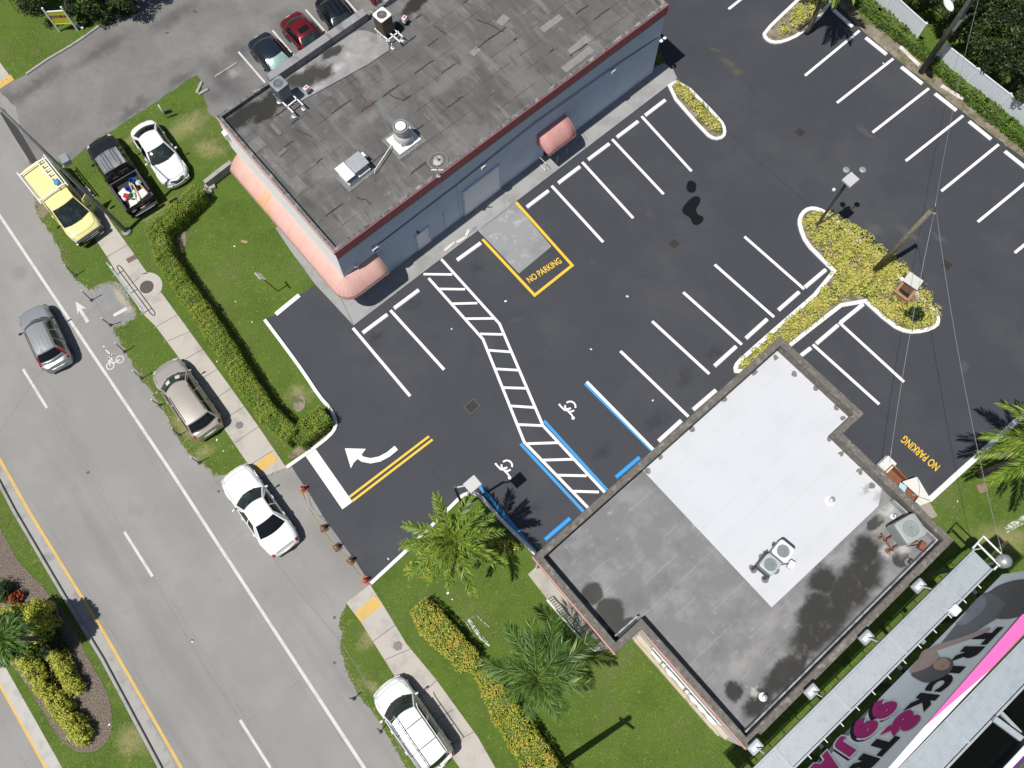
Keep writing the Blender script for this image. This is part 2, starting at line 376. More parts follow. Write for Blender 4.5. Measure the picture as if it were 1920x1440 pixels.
# main road with the driveway apron and bay, right edge worn into the verge
road_edge = [(-420,-560),(-60,90),(-4,140),(0,172),(30,200),(60,330),(66,372),(70,400),(88,430),(110,463),(120,493),(133,513),(147,528),(167,543),(207,530),(247,573),(256,590),(250,600),(233,610),(213,613),
  (217,627),(233,653),(247,677),(263,710),(287,737),(307,770),(320,800),(340,830),(353,850),(383,873),(400,892),(425,890),(467,874),(487,896),(537,877),(546,873),(556,890),(580,925),(608,972),(640,1016),(667,1052),(694,1096),(649,1130),(648,1138),(637,1157),(642,1186),(638,1207),(646,1248),(658,1277),(683,1319),(708,1348),(725,1377),(746,1411),(762,1440),(800,1505),(1100,2050)]
road_left = [(560,2050),(305,1440),(157,1183),(30,960),(-320,300),(-700,-500)]
E0 = PX(road_edge); road_poly = jag(E0[:9] , .5, .05, 3)[:-8] if 0 else None
edge_j = []
rr = random.Random(4)
for i in range(len(E0) - 1):
    a, b = E0[i], E0[i+1]; rough = not (30 <= i <= 43); k = max(1, int((b - a).length / .3)) if rough and 4 < i < 56 else 1
    for j in range(k):
        p = a.lerp(b, j / k); q = .09 if (j and rough) else 0
        edge_j.append(Vector((p.x + rr.uniform(-q, q), p.y + rr.uniform(-q, q), 0)))
edge_j.append(E0[-1])
ROAD = edge_j + PX(road_left)
struct('road', MB().sheet(xy(ROAD), .004), M['road'])
# grey repair pad in the verge
PADB = smoothp(PX([(172,540),(190,531),(207,529),(222,528),(238,548),(247,573),(249,590),(246,600),(233,609),(213,611),(204,598),(190,575)]), 1)
struct('pavement_patch', MB().sheet(xy(PADB), .008), mat('patch_asphalt', (.235,.235,.235), [((.30,.295,.28), ('n',1,.45,.7,5), .7), ((.40,.36,.28), ('blobs',[Bp(226,556,1.1,.35,R(-52)),Bp(240,580,.5,.3,0)],.4,3,.7), .8), ((.13,.13,.13), ('n',60,.5,.7,2), .4)], .9, coords='World'))
# second carriageway, lower left
struct('far_road', MB().sheet(xy(PX([(-700,-420),(-300,700),(0,1282),(90,1440),(420,2050),(-600,2050),(-1400,700)])), .0045), M['road'])
# old driveway and car park, upper left
DRIVE = PX([(-60,90),(-4,140),(0,167),(48,140),(90,108),(133,84),(160,66),(187,46),(213,28),(257,-2),(420,-120),(900,-460),(1500,-420),(733,0),(403,220)]) 
DR2 = [(403,222),(393,214),(385,190),(376,150),(370,141),(350,150),(325,170),(300,187),(266,208),(233,230),(215,243),(200,250),(176,264),(160,277),(150,287),(140,296),(130,303),(104,304),(70,318),(60,330),(30,200),(0,172)]
DRIVE = PX([(-4,140),(0,167),(25,152),(48,140),(90,108),(133,84),(160,66),(187,46),(213,28),(257,-2),(420,-120),(900,-460),(1150,-420)]) + [W(760,10), W(600,130), W(440,212)] + jagopen(PX(DR2))
struct('driveway', MB().sheet(xy(DRIVE), .0062), M['drive'])
# car park
LOT = PX([(546,873),(556,890),(580,925),(608,972),(640,1016),(667,1052),(694,1096),(775,1022),(854,943),(866,930),(879,924),(892,925),(905,935),(937,974),(1004,1040),(1300,1000),(1560,1000),(1743,939),(1920,772),(2120,590),(2500,620),(2300,330),(1925,302),(1860,253),(1793,200),(1727,147),(1627,67),(1567,3),(1500,-60),(1380,-190),(1000,-500),(1130,-150),(1250,120),(900,380),(700,520),(663,612),(592,533),(562,553),(517,590),(497,598),(538,653),(567,693),(600,743),(617,762),(630,783),(632,800),(620,817),(587,840)])
struct('car_park', MB().sheet(xy(LOT), .008), M['lot'])
# dirt verge on the far side of the car park
VERGE = jag(PX([(1925,302),(1860,253),(1793,200),(1727,147),(1627,67),(1567,3),(1500,-60),(1560,-120),(1640,-20),(1700,60),(1760,110),(1840,180),(1960,280),(2060,380),(2040,400)]), .35, .07, 5)
struct('dirt_verge', MB().sheet(xy(VERGE), .012), M['dirt'])
DIRT2 = [smoothp(PX(p), 2) for p in ([(68,345),(62,372),(68,398),(78,412),(92,400),(95,375),(85,350)], [(322,425),(345,425),(350,450),(345,475),(335,470),(322,445)],
   [(545,742),(565,735),(575,760),(560,775),(548,765)], [(560,838),(590,812),(615,800),(625,812),(585,838),(548,862),(535,855)])]
mb = MB()
for i, p in enumerate(DIRT2): mb.sheet(xy(p), .013 if i == 0 else .006)
struct('bare_soil', mb, M['dirt'])

# sidewalks with joints
def joints(a0, a1, b0, b1, n, mb, w=.022, z=.02):
    for i in range(1, n):
        p = a0.lerp(a1, i / n); q = b0.lerp(b1, i / n); mb.strip([p, q], w, z)
SWL = PX([(182,453),(200,480),(230,530),(267,587),(293,613),(333,667),(413,793),(467,873)]); SWR = PX([(537,877),(512,840),(480,793),(433,727),(367,637),(333,590),(302,548)])
bul = [W(275,538) + Vector((.95*math.cos(a), .95*math.sin(a), 0)) for a in [R(-35+ k*14) for k in range(12)]]
SW1 = PX([(135,300),(182,453)]) ; SW1P = PX([(118,352),(182,453)]) + SWL[1:] + PX([(487,896)]) + SWR + bul + PX([(277,513),(240,460),(213,423),(165,350)])
struct('sidewalk', MB().prism(xy(SW1P), -.05, .014), M['walk'])
SW2P = PX([(649,1130),(694,1096),(717,1132),(762,1207),(817,1273),(896,1382),(929,1440),(1010,1560),(1200,1860),(1130,1860),(862,1440),(737,1263),(677,1167)])
struct('sidewalk', MB().prism(xy(SW2P), -.05, .014), M['walk'])
struct('sidewalk', MB().prism(xy(PX([(-200,-150),(0,117),(17,140),(25,150),(0,167),(-40,150),(-260,-120)])), -.05, .014), M['walk'])
mb = MB()
for (l, r) in [((200,482),(240,459)),((293,613),(333,590)),((314,640),(356,622)),((340,678),(380,655)),((365,718),(408,692)),((390,757),(434,728)),((413,791),(459,762)),((441,830),(485,800)),((467,873),(512,845)),((699,1203),(741,1172)),((722,1237),(769,1217)),((770,1322),(818,1276)),((800,1362),(850,1330)),((838,1400),(888,1372)),((233,541),(262,520))]:
    mb.strip([W(*l), W(*r)], .025, .018)
struct('sidewalk_joints', mb, M['crack'])
mb = MB()
for P in ([(475,873),(508,848),(522,862),(490,886)], [(665,1150),(702,1117),(717.5,1134),(677,1167)], [(0,152),(20,140),(27,150),(0,167)]): mb.sheet(xy(PX(P)), .018)
struct('tactile_strip', mb, M['oldy'])
struct('road_joints', MB().strip(PX([(383,873),(425,930),(500,1030),(560,1110),(640,1205),(700,1300),(760,1420)]), .03, .009).strip(PX([(167,543),(205,612)]), .04, .009)
   .strip(PX([(0,190),(20,225),(70,312)]), .03, .009).strip(PX([(88,195),(110,232),(146,290)]), .04, .013).strip(PX([(88,200),(122,180),(95,140)]), .03, .013).strip(PX([(0,810),(60,720),(150,600)]), .018, .009)
   .strip(PX([(150,600),(215,545)]), .016, .0125).strip(PX([(88,765),(130,840),(233,997)]), .012, .009).strip(PX([(286,1081),(365,1220),(450,1350)]), .014, .009), M['rcrack'])
struct('gutter_trench', MB().sheet(xy(PX([(0,212),(8,205),(40,250),(72,305),(62,312),(30,262)])), .0125), mat('trench_asphalt', (.045,.042,.042), rough=.9))

# building apron and pads
APR = PX([(516,427),(545,470),(591,533),(663,610),(1270,147),(1262,130),(1245,118),(1100,180),(700,480),(560,410)], .08)
struct('apron', MB().prism(xy(APR), -.05, .08), M['walk2'])
struct('apron_joints', MB().strip(PX([(663,610),(640,560)], .08), .02, .084).strip(PX([(1100,262),(1090,245)], .08), .02, .084), M['crack'])
struct('loading_pad', MB().sheet(xy(PX([(896,432),(966,381),(1034,462),(973,513)])), .016), M['pad'])
struct('pad_edge', MB().strip(PX([(896,431),(966,380)]), .05, .02), M['oldpaint'])
struct('porch_slab', MB().prism(xy(PX([(990,1077),(1012,1056),(1120,1195),(1150,1212),(1122,1222),(1098,1200),(1025,1122)], .15)), -.05, .15), mat('porch_concrete', (.42,.39,.34), [((.3,.28,.25), ('n',1.2,.45,.7,5), .7)], .9, coords='World'))

# median
MEDO = [(-320,300),(23,960),(117,1123),(187,1237),(295,1440),(540,2050),(470,2050),(117,1440),(13,1260),(-330,640),(-560,200)]
struct('median', MB().prism(xy(PX(MEDO, .14)), -.05, .14), M['grass'])
def line(mb, pts, wd, z=.012, **k): return mb.strip([W(x, y, z) for x, y in pts], wd, z, **k)
struct('kerb', MB().strip(PX([(-280,380),(26,960),(119,1119),(190,1235),(299,1440),(545,2050)], .15), .17, 0, .15, cham=.02), M['kerbg'])
struct('gutter', MB().strip(PX([(-262,380),(43,960),(135,1117),(206,1230),(319,1440),(560,1980)], 0), .55, .0085), M['kerbg'])
struct('kerb', MB().strip(PX([(-420,400),(-18,1220),(0,1256),(103,1440),(420,2050)], .15), .62, 0, .15, cham=.02), mat('pale_kerb_concrete', (.46,.45,.42), [((.33,.32,.3), ('n',1.4,.45,.7,5), .6)], .9, coords='World'))
struct('mulch_bed', MB().prism(xy(jag(smoothp(PX([(-60,880),(0,993),(20,1027),(43,1063),(73,1093),(110,1130),(143,1190),(173,1250),(193,1280),(210,1327),(210,1377),(187,1407),(150,1413),(123,1397),(100,1370),(67,1310),(33,1260),(0,1220),(-60,1120)], .15), 1), .3, .06, 2)), .1, .155), M['mulch'])

# kerbs round the islands
def kerb(pts, w=.17, h=.13, closed=False, mt='kerbw', sm=1, name='kerb'):
    P = PX(pts, h)
    if sm: P = smoothp(P, sm, closed)
    return struct(name, MB().strip(P, w, 0, h, closed=closed, cham=.02), M[mt])
ISL1 = [(1381,698),(1379,686),(1391,672),(1572,514),(1544,487),(1512,455),(1500,424),(1500,407),(1510,393),(1526,389),(1544,395),(1567,411),(1627,464),(1698,528),(1740,570),(1757,588),(1760,598),(1757,610),(1733,620),(1702,622),(1673,609),(1607,549),(1488,641),(1430,690)]
kerb(ISL1, .24, .13, True, sm=1)
ISL2 = [(1249,164),(1325,251),(1341,260),(1357,256),(1360,243),(1352,225),(1275,148)]
kerb(ISL2, .2, .13, True)
ISL3 = [(1600,-70),(1548,20),(1501,63),(1470,77),(1449,79),(1435,70),(1433,60),(1478,16),(1560,-60)]
kerb(ISL3, .22, .13, True)
kerb([(496,599),(538,655),(567,695),(600,745),(618,764),(628,784),(630,800),(618,817),(587,841),(537,876)], .2, .12)
kerb([(517,589),(561,553)], .28, .1, sm=0)
kerb([(695,1094),(775,1020),(854,941),(866,929),(879,924),(892,925),(905,934),(937,972),(1004,1038)], .2, .12)
kerb([(1743,937),(1800,885),(1920,777),(2120,598)], .3, .12, sm=0)
mb = MB()
for I, nm in ((ISL1, 0), (ISL2, 1), (ISL3, 2)): mb.sheet(xy(smoothp(PX(I, .1), 1)), .1)
struct('island_soil', mb, M['dirt'])
kerb([(48,138),(90,109),(133,84),(160,66),(187,46),(213,28),(257,-2),(420,-120)], .16, .1, mt='kerbg', sm=0)

# ------------------------------------------------------------------ painted markings
mb = MB(); Z1 = .014
for a, b in [((1611.7,57.3),(1509.3,141.7)),((1675,110),(1569.3,192.7)),((1741.7,165.7),(1636,248.3)),((1806,216.7),(1698.3,301.7)),((1872.7,270.7),(1765,358.3)),((1937,331),(1833.3,416)),((2010,385),(1902.6,474)),((1470,-65),(1366,17)),
   ((1203,218),(1296.7,321)),((1147.7,261),(1244.3,364)),((1091.7,304),(1187.3,409)),((1034.3,348.3),(1131,454)),((1395.8,443.6),(1507.8,542)),((1340,496),(1451.4,594.5)),((1281,548),(1391,646)),((1222.7,602.3),(1330,701)),((1163.3,658.3),(1290.7,781)),((1100,715.7),(1225,843)),
   ((661.7,615),(769,742.7)),((732,581.7),(832.7,693)),((1573,604),(1695,716)),((1524,646),(1648.6,758))]: line(mb, [a, b], .175, Z1)
struct('parking_lines', mb, M['paint'])
mb = MB()
for P_, w_ in (([(1368,250),(1440,318),(1522,388)],.035),([(1385,140),(1440,200),(1500,262)],.02),([(1540,300),(1570,330)],.02),([(1150,300),(1190,330)],.02),([(812,880),(826,905),(838,916)],.02),([(812,880),(828,868)],.02),([(1700,620),(1760,700),(1830,800)],.018)): line(mb, P_, w_, .0105)
struct('asphalt_seams', mb, mat('asphalt_seam', (.03,.03,.033), rough=.9))
mb = MB(); line(mb, [(803.5,521.5),(905.6,636),(983,829),(1103,952.5)], .16, Z1); line(mb, [(827.5,486),(936.5,607),(1018,798),(1133.8,923)], .16, Z1)
for a, b in [((794,514),(848,514.6)),((823,541.7),(872,542.3)),((848,569.4),(895,568.3)),((873,597.5),(925.4,597)),((900,626),(942,627)),((916.7,656.7),(960,660)),((930,691.7),(971.7,694)),((943,726.7),(986.7,728)),((956.7,761),(1001.7,764)),((971.7,796),(1016.7,798)),((985,832),(1046.7,830)),((1018,862.7),(1075,861)),((1044,891),(1100,892)),((1073,921),(1123,922.5))]: line(mb, [a, b], .15, Z1 + .0035)
struct('crosswalk_lines', mb, M['paint'])
mb = MB(); line(mb, [(1096.7,719),(1223,845)], .17, Z1 - .003)
line(mb, [(1020,789),(1138,919)], .17, Z1 + .004); line(mb, [(976,832),(1094,959)], .17, Z1); line(mb, [(897,909),(1003,1034)], .2, Z1)
struct('blue_bay_lines', mb, M['bpaint'])
mb = MB(); line(mb, [(904.6,448.5),(1002.5,553.5),(1073,497.5),(967.5,379)], .17, Z1 + .004); struct('yellow_box_lines', mb, M['ypaint'])
mb = MB(); line(mb, [(655,932),(804.5,818)], .13, Z1); line(mb, [(660.5,939.5),(811,824)], .13, Z1); struct('double_yellow_line', mb, M['ypaint'])
struct('stop_line', MB().sheet(xy(PX([(571,852),(591,841),(661,941),(642,955)])), Z1), M['paint'])
mb = MB()
line(mb, [(666,851),(680,861),(695,864),(712,860.5),(728,852),(743,839.5)], .3, Z1)
mb.sheet(xy(PX([(646.7,840.7),(686,841.7),(676,855),(663,868),(658,878)])), Z1 + .002)
struct('turn_arrow', mb, M['paint'])
mb = MB()
for pts in ([(-420,-235),(0,405),(318,880),(400,1007),(683,1440),(1060,2020)],): line(mb, pts, .17, .009)
for a, b in [((-109,465),(-64,537)),((43,692),(88,765)),((233,997),(286,1081)),((450,1350),(507,1440)),((-300,150),(-250,240))]: line(mb, [a, b], .15, .009)
struct('lane_lines', mb, M['oldpaint'])
mb = MB(); line(mb, [(-350,250),(0,862),(55,960),(200,1195),(340,1440),(680,2030)], .16, .0125); line(mb, [(-330,620),(0,1284),(86,1440),(420,2050)], .15, .0125)
struct('yellow_edge_lines', mb, M['oldy'])
mb = MB()
mb.sheet(xy(PX([(141.7,565),(162,578.5),(152.5,579),(168,602),(162,606),(148,582),(146,591)])), .009)
for c in ((206.7,686),(225,674)):
    p = W(*c); mb.strip([(p.x+.22*math.cos(a), p.y+.22*math.sin(a)) for a in [2*PI*k/14 for k in range(14)]], .07, .0093, closed=True)
for pts in ([(206.7,686),(203,671),(214,666)],[(203,671),(212,681),(225,674)],[(198,656),(206,664),(214,668)],[(206,664),(211,678)],[(193,649),(196,650.5)]): line(mb, pts, .09, .0097)
struct('bicycle_lane_marks', mb, M['oldpaint'])
mb = MB(); mb.strip([W(213,592), W(238,578)], .2, .0125); struct('faded_paint', mb, M['oldpaint'])
# wheelchair symbols
def chair(cx, cy, ax, ay):
    c = W(cx, cy); u = (W(ax, ay) - c); u.normalize(); v = Vector((-u.y, u.x, 0)); mb = MB()
    q = lambda a, b: c + u * a + v * b
    ring = lambda r, a0, a1: [q(-.02 + r*math.cos(a), .05 + r*math.sin(a)) for a in [R(a0 + (a1-a0)*k/16) for k in range(17)]]
    mb.strip(ring(.30, 15, 165), .1, Z1); mb.strip(ring(.30, 195, 345), .1, Z1)
    mb.strip([q(-.62,-.16), q(-.5,-.22), q(-.2,-.3), q(-.02,-.2)], .1, Z1+.002); mb.strip([q(-.2,-.3), q(.06,-.02)], .11, Z1+.003)
    mb.strip([q(.02,-.26), q(.3,-.34), q(.42,-.42)], .1, Z1+.0035); mb.disc(q(.46,-.46), .1, Z1+.004, 12); mb.strip([q(-.64,-.22), q(-.6,-.12)], .08, Z1+.0045)
    struct('wheelchair_symbol', mb, M['paint'])
chair(1069, 764, 1090, 776); chair(950, 875, 971, 887)
# NO PARKING lettering on the asphalt
def words(a, b, sz, sx):
    A, Bq = W(*a), W(*b); c = (A + Bq) / 2; an = math.atan2((Bq-A).y, (Bq-A).x); t = text_mb('NO PARKING', 1.0, .015)
    xs = [v[0] for v in t.v]; k = (Bq-A).length / (max(xs) - min(xs))
    struct('no_parking_lettering', xform(t, Matrix.Translation((c.x, c.y, .018)) @ Matrix.Rotation(an, 4, 'Z'), k, sz / .73), M['ypaint'])
words((990,527),(1051,488), .42, 1); words((1759,878),(1693,821), .48, 1)
# worn yellow paint at the start of the apron, puddle, drains
mb = MB()
for P in ([(1289,340),(1297,338),(1305,343),(1306,352),(1303,361),(1293,362),(1286,355)], [(1295,372),(1304,367),(1314,370),(1312,383),(1304,392),(1308,403),(1318,405),(1320,413),(1312,421),(1302,423),(1296,415),(1294,408),(1282,402),(1278,394),(1283,384)]): mb.sheet(xy(smoothp(PX(P), 2)), .0125)
struct('oil_puddle', mb, mat('wet_asphalt', (.006,.006,.007), rough=.35, coords='World', bump=[(60,.2,.01)]))
# ------------------------------------------------------------------ small fixtures in the ground
def grate(px, py, a, b, lab):
    t = thing('drain_grate', lab, 'drain', (*W(px, py)[:2], .012), a, 'storm drain grates set in the car park asphalt')
    ob('grate_frame', MB().strip([(-b,-.28),(b,-.28),(b,.28),(-b,.28)], .05, 0, .012, closed=True), M['iron'], t)
    ob('grate_pit', MB().sheet([(-b,-.28),(b,-.28),(b,.28),(-b,.28)], .001), M['dark'], t)
    m = MB(); n = 9
    for k in range(n): m.box((-b + 2*b*(k+.5)/n, 0, .007), (.025, .5, .01))
    ob('grate_bars', m, M['iron'], t)
grate(885,762,AZ,.36,'storm drain grate west of the striped walkway')
grate(1264,457,AZ,.3,'storm drain grate below the dark oil puddles')
grate(1500,248,-AZ,.28,'storm drain grate between the rows at the top of the car park')
grate(1775,497,-AZ,.3,'storm drain grate right of the wooden pole')
for (px, py, r, n, lab, col) in [(275,538,.42,24,'round brown manhole cover in the rounded bulge of the sidewalk',(.09,.075,.07)),(449,797,.23,6,'small hexagonal grey cover in the upper sidewalk',(.17,.165,.16)),(746,1211,.25,6,'small hexagonal grey cover in the lower sidewalk',(.17,.165,.16)),(360,1201,.0,0,'',None)]:
    if not n: continue
    p = W(px, py, .02); t = thing('manhole_cover', lab, 'manhole cover', (p.x, p.y, .014), .3)
    mm = mat('cover_iron', col, [(.05, ('n',25,.5,.7,3), .5)], .6, .3)
    ob('cover_plate', MB().lathe([(r-.03,0),(r-.03,.012)], n=n), mm, t)
    ob('cover_rim', MB().lathe([(r,0),(r,.008),(r-.026,.008),(r-.026,0)], n=n), M['iron'], t)
p = W(247,485,.02); o = ob('meter_lid', MB().rbox((0,0,.006), (.62,.33,.012), .03, 0), mat('rusty_lid', (.17,.11,.10), [((.1,.07,.07), ('n',12,.5,.7,3), .6)], .7, .2)); o.location = (p.x, p.y, .015); o.rotation_euler = (0,0,R(32))
tag(o, 'rectangular reddish brown meter lid in the sidewalk', 'meter lid')
for i, (px, py, lab) in enumerate([(410,921,'dark square marker on the road beside the parked white sedan'),(627,1158,'dark square marker on the road edge by the lower driveway corner'),(627,1243,'dark square marker on the road edge beside the grass wedge'),(165,886,'dark square marker in the traffic lane'),(360,1201,'dark square marker on the lane seam between the dashes')]):
    p = W(px, py); o = ob('road_marker', MB().rbox((0,0,.012), (.14,.14,.022), .02, 0, top=.006), M['iron']); o.location = (p.x, p.y, .004); o.rotation_euler = (0,0,.5+i)
    tag(o, lab, 'road marker', 'square markers fixed to the road')

# ------------------------------------------------------------------ wheel stops
M['stop'] = mat('white_wheel_stop', (.80,.80,.785), [((.5,.49,.47), ('n',6,.6,.8,4), .5)], .7, bump=[(25,.2,.01)])
M['stopb'] = mat('blue_wheel_stop', (.03,.29,.66), [((.05,.2,.42), ('n',6,.55,.75,4), .4)], .6)
M['stopold'] = mat('bare_wheel_stop', (.55,.50,.44), [((.75,.74,.7), ('n',3,.45,.6,4), .7)], .85)
def wstop(a, b, lab, grp, m='stop', wd=.25, h=.1):
    A, Bq = W(*a, .06), W(*b, .06); d = (Bq - A); c = (A + Bq) / 2; l = d.length / 2; x = wd / 2
    prof = [(-x,0),(-x,h*.45),(-x*.6,h),(x*.6,h),(x,h*.45),(x,0)]; mb = MB()
    mb.grid([[(-l+ (0.03 if 0<k<5 else 0), p[0], p[1]) for k, p in enumerate(prof)], [(l-(0.03 if 0<k<5 else 0), p[0], p[1]) for k, p in enumerate(prof)]], flip=False)
    mb.add([(-l+(0.03 if 0<k<5 else 0), p[0], p[1]) for k, p in enumerate(prof)] + [(l-(0.03 if 0<k<5 else 0), p[0], p[1]) for k, p in enumerate(prof)], [tuple(range(6)), tuple(range(11,5,-1))])
    for sx in (-.6, .6): mb.lathe([(.018, h), (.018, h+.004)], (l*sx, 0, 0), 8)
    o = ob('wheel_stop', mb, M[m], bevel=.01); o.location = (c.x, c.y, .009); o.rotation_euler = (0,0,math.atan2(d.y, d.x))
    tag(o, lab, 'wheel stop', grp)
G1 = 'white wheel stops along the far verge'; ords = ['first','second','third','fourth','fifth','sixth']
for i, s in enumerate([((1563,18),(1599,50)),((1623,70),(1663,102)),((1690,125),(1730,157)),((1753,175),(1794,207)),((1817,227),(1859,261)),((1884,283),(1927,317))]):
    wstop(*s, 'white wheel stop at the dirt verge, %s one down from the top island' % ords[i], G1)
wstop((1688,87),(1725,123), 'bare sandy wheel stop lying in the verge left of the utility pole', 'old wheel stops in the dirt verge', 'stopold')
wstop((1765,160),(1810,187), 'pale worn wheel stop lying in the verge right of the utility pole', 'old wheel stops in the dirt verge', 'stopold')
for i, s in enumerate([((1210,216),(1248,187)),((1157,257),(1197,227)),((1103,299),(1143,269)),((1047,343),(1088,312)),((988,388),(1029,357))]):
    wstop(*s, 'white wheel stop along the long grey building, %s one down from the narrow planted island' % ords[i], 'white wheel stops along the long building')
for s, l in ((((857,487.5),(902,455)),'white wheel stop between the yellow no parking box and the striped walkway'),(((739,578),(786,543)),'white wheel stop nearest the left end of the striped walkway'),(((680,624),(727,589)),'white wheel stop nearest the sidewalk corner of the long building')): wstop(*s, l, 'white wheel stops along the long building')
for i, s in enumerate([((1510,538),(1549,505)),((1460,581),(1499,547)),((1399,634),(1439,598)),((1340,686),(1381,649)),((1300,768),(1343,731)),((1235,827),(1278,788))]):
    wstop(*s, 'white wheel stop in the middle row, %s one down from the T shaped island' % ords[i], 'white wheel stops of the middle row')
for i, s in enumerate([((1577,604),(1619,570)),((1531,644),(1572,609)),((1500,668),(1521,652))]):
    wstop(*s, 'white wheel stop behind the T shaped island, %s one down from its inner corner' % ords[i], 'white wheel stops behind the T shaped island')
wstop((1155,895),(1200,857), 'blue wheel stop of the upper accessible bay', 'blue wheel stops', 'stopb'); wstop((1022,1012),(1070,971), 'blue wheel stop of the lower accessible bay', 'blue wheel stops', 'stopb')
# stall lines and stops of the old car park
mb = MB()
for a, b in [((447,97),(497,155)),((511,57),(560,115)),((573,18),(622,73)),((645,-5),(680,35))]: line(mb, [a, b], .12, .0125)
struct('old_parking_lines', mb, M['oldpaint'])
wstop((403,143),(445,117), 'dark bare wheel stop lying left of the parked navy sedan', None, 'kerbg', .14, .08)
# ------------------------------------------------------------------ building materials
M['wall'] = mat('wall_paint_shade_blue', (.56,.65,.77), [((.46,.53,.62), ('n',.5,.45,.7,6), .6), ((.25,.25,.26), ('n',1.6,.64,.76,6), .5), ((.38,.385,.39), ('n',7,.6,.75,4), .4)], .8, bump=[(30,.15,.01)])  # blue put into the paint so the long wall looks shaded and sky-lit
M['wall_sunlit'] = mat('wall_paint_sunlit', (.88,.88,.87), [((.76,.76,.76), ('n',1,.5,.75,5), .4)], .8)  # sunlit copy of the wall paint, whitened for the left side
M['redband'] = mat('dark_red_trim', (.42,.115,.12), [((.25,.07,.07), ('n',3,.5,.75,5), .5)], .6)
M['pinkband'] = mat('pink_trim', (.62,.33,.30), [((.42,.16,.15), ('n',2,.5,.75,5), .6)], .7)
M['coping'] = mat('weathered_coping', (.145,.135,.118), [((.28,.265,.235), ('n',3.5,.5,.68,6), .8), ((.09,.075,.065), ('n',5,.5,.65,6), .8), ((.11,.10,.085), ('n',1.3,.55,.7,4), .6)], .9, bump=[(14,.5,.03)])
M['coping1'] = mat('tarred_coping', (.15,.15,.148), [((.33,.325,.32), ('n',1.6,.48,.66,6), .8), ((.05,.05,.052), ('n',6,.5,.64,6), .85)], .85, bump=[(14,.5,.03)])
M['metal'] = mat('galvanised_metal', (.50,.52,.54), [((.36,.38,.4), ('n',4,.45,.7,4), .5)], .45, .6)
M['whitem'] = mat('white_sheet_metal', (.78,.78,.77), [((.5,.48,.45), ('n',5,.6,.8,4), .4)], .5)
M['greym'] = mat('grey_painted_metal', (.24,.28,.29), [((.15,.17,.18), ('n',4,.5,.75,4), .4)], .45)
M['darkm'] = mat('dark_coil_metal', (.045,.05,.055), rough=.6)
M['pinkcloth'] = mat('pink_awning_cloth', (.66,.40,.345), [((.58,.33,.285), ('n',1.2,.45,.7,4), .5), ((.62,.36,.15), ('blobs',[B(-.8,7.3,.9,.45,0),B(-.5,7.0,.7,.35,0),B(-.9,6.6,.5,.3,0)],.5,1.5,1), .85), ((.35,.13,.12), ('v',1.2,.06,.3), .6)], .75)
M['pinkcloth2'] = mat('salmon_awning_cloth', (.60,.305,.275), [((.52,.25,.225), ('n',1.6,.45,.7,4), .5)], .75)
M['mastic'] = mat('roof_mastic', (.17,.165,.16), [((.3,.29,.28), ('n',9,.5,.65,4), .7)], .9)
M['white_roof'] = mat('white_roof_coating', (.565,.58,.61), [((.52,.54,.565), ('n',.6,.42,.7,5), .6), ((.40,.40,.40), ('brick',30,1.02,.012,R(0),.3,(0,.2)), .45), ((.5,.5,.5), ('n',2.3,.62,.78,6), .45),
    ((.22,.21,.2), ('blobs',[B(13.6,3.7,.9,.35),B(13.5,3.3,.6,.4),B(13.2,4.4,.5,.25)],1.2,2,1), .7), ((.35,.35,.35), ('v',2.3,.04,.2), .5)], .65, bump=[(1.2,.15,.03)], coords='Object')
M['grey_roof'] = mat('grey_membrane_roof', (.185,.185,.189), [((.265,.265,.268), ('n',.9,.42,.70,7), .8), ((.13,.13,.133), ('n',.55,.5,.7,6), .55), ((.44,.44,.44), ('n',1.9,.62,.75,6), .7), ((.36,.36,.36), ('mul',('brick',30,1.02,.012,0,.3,(0,.1)),('n',.9,.4,.6,3)), .8),
    ((.30,.29,.28), ('blobs',[B(3,2.6,2.4,.55),B(5,3.0,1.4,.5),B(-1.0,8.0,.9,.35),B(12.5,2.7,1.3,.7),B(9.7,3.0,1.6,.35)],1.6,1.2,.9), .6),
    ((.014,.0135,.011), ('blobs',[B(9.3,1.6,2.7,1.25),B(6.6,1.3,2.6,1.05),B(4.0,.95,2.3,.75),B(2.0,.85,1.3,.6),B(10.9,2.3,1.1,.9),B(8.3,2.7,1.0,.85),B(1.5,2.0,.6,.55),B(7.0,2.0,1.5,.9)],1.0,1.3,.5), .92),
    ((.16,.15,.11), ('mul',('blobs',[B(9.3,1.45,2.9,.95),B(5.6,1.2,2.6,.8)],1.5,1.4,.8),('n',2.2,.50,.72,7)), .55),
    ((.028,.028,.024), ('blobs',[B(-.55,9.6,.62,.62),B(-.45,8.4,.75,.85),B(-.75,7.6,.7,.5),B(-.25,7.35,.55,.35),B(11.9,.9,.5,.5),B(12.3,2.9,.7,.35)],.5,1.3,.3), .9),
    ((.48,.475,.46), ('blobs',[B(13.2,2.9,.9,.5),B(12.4,1.2,.7,.6),B(11.6,1.6,.5,.5),B(2.1,1.3,.4,.3)],1.0,2.2,.9), .75)], .8, bump=[(5,.3,.02)])
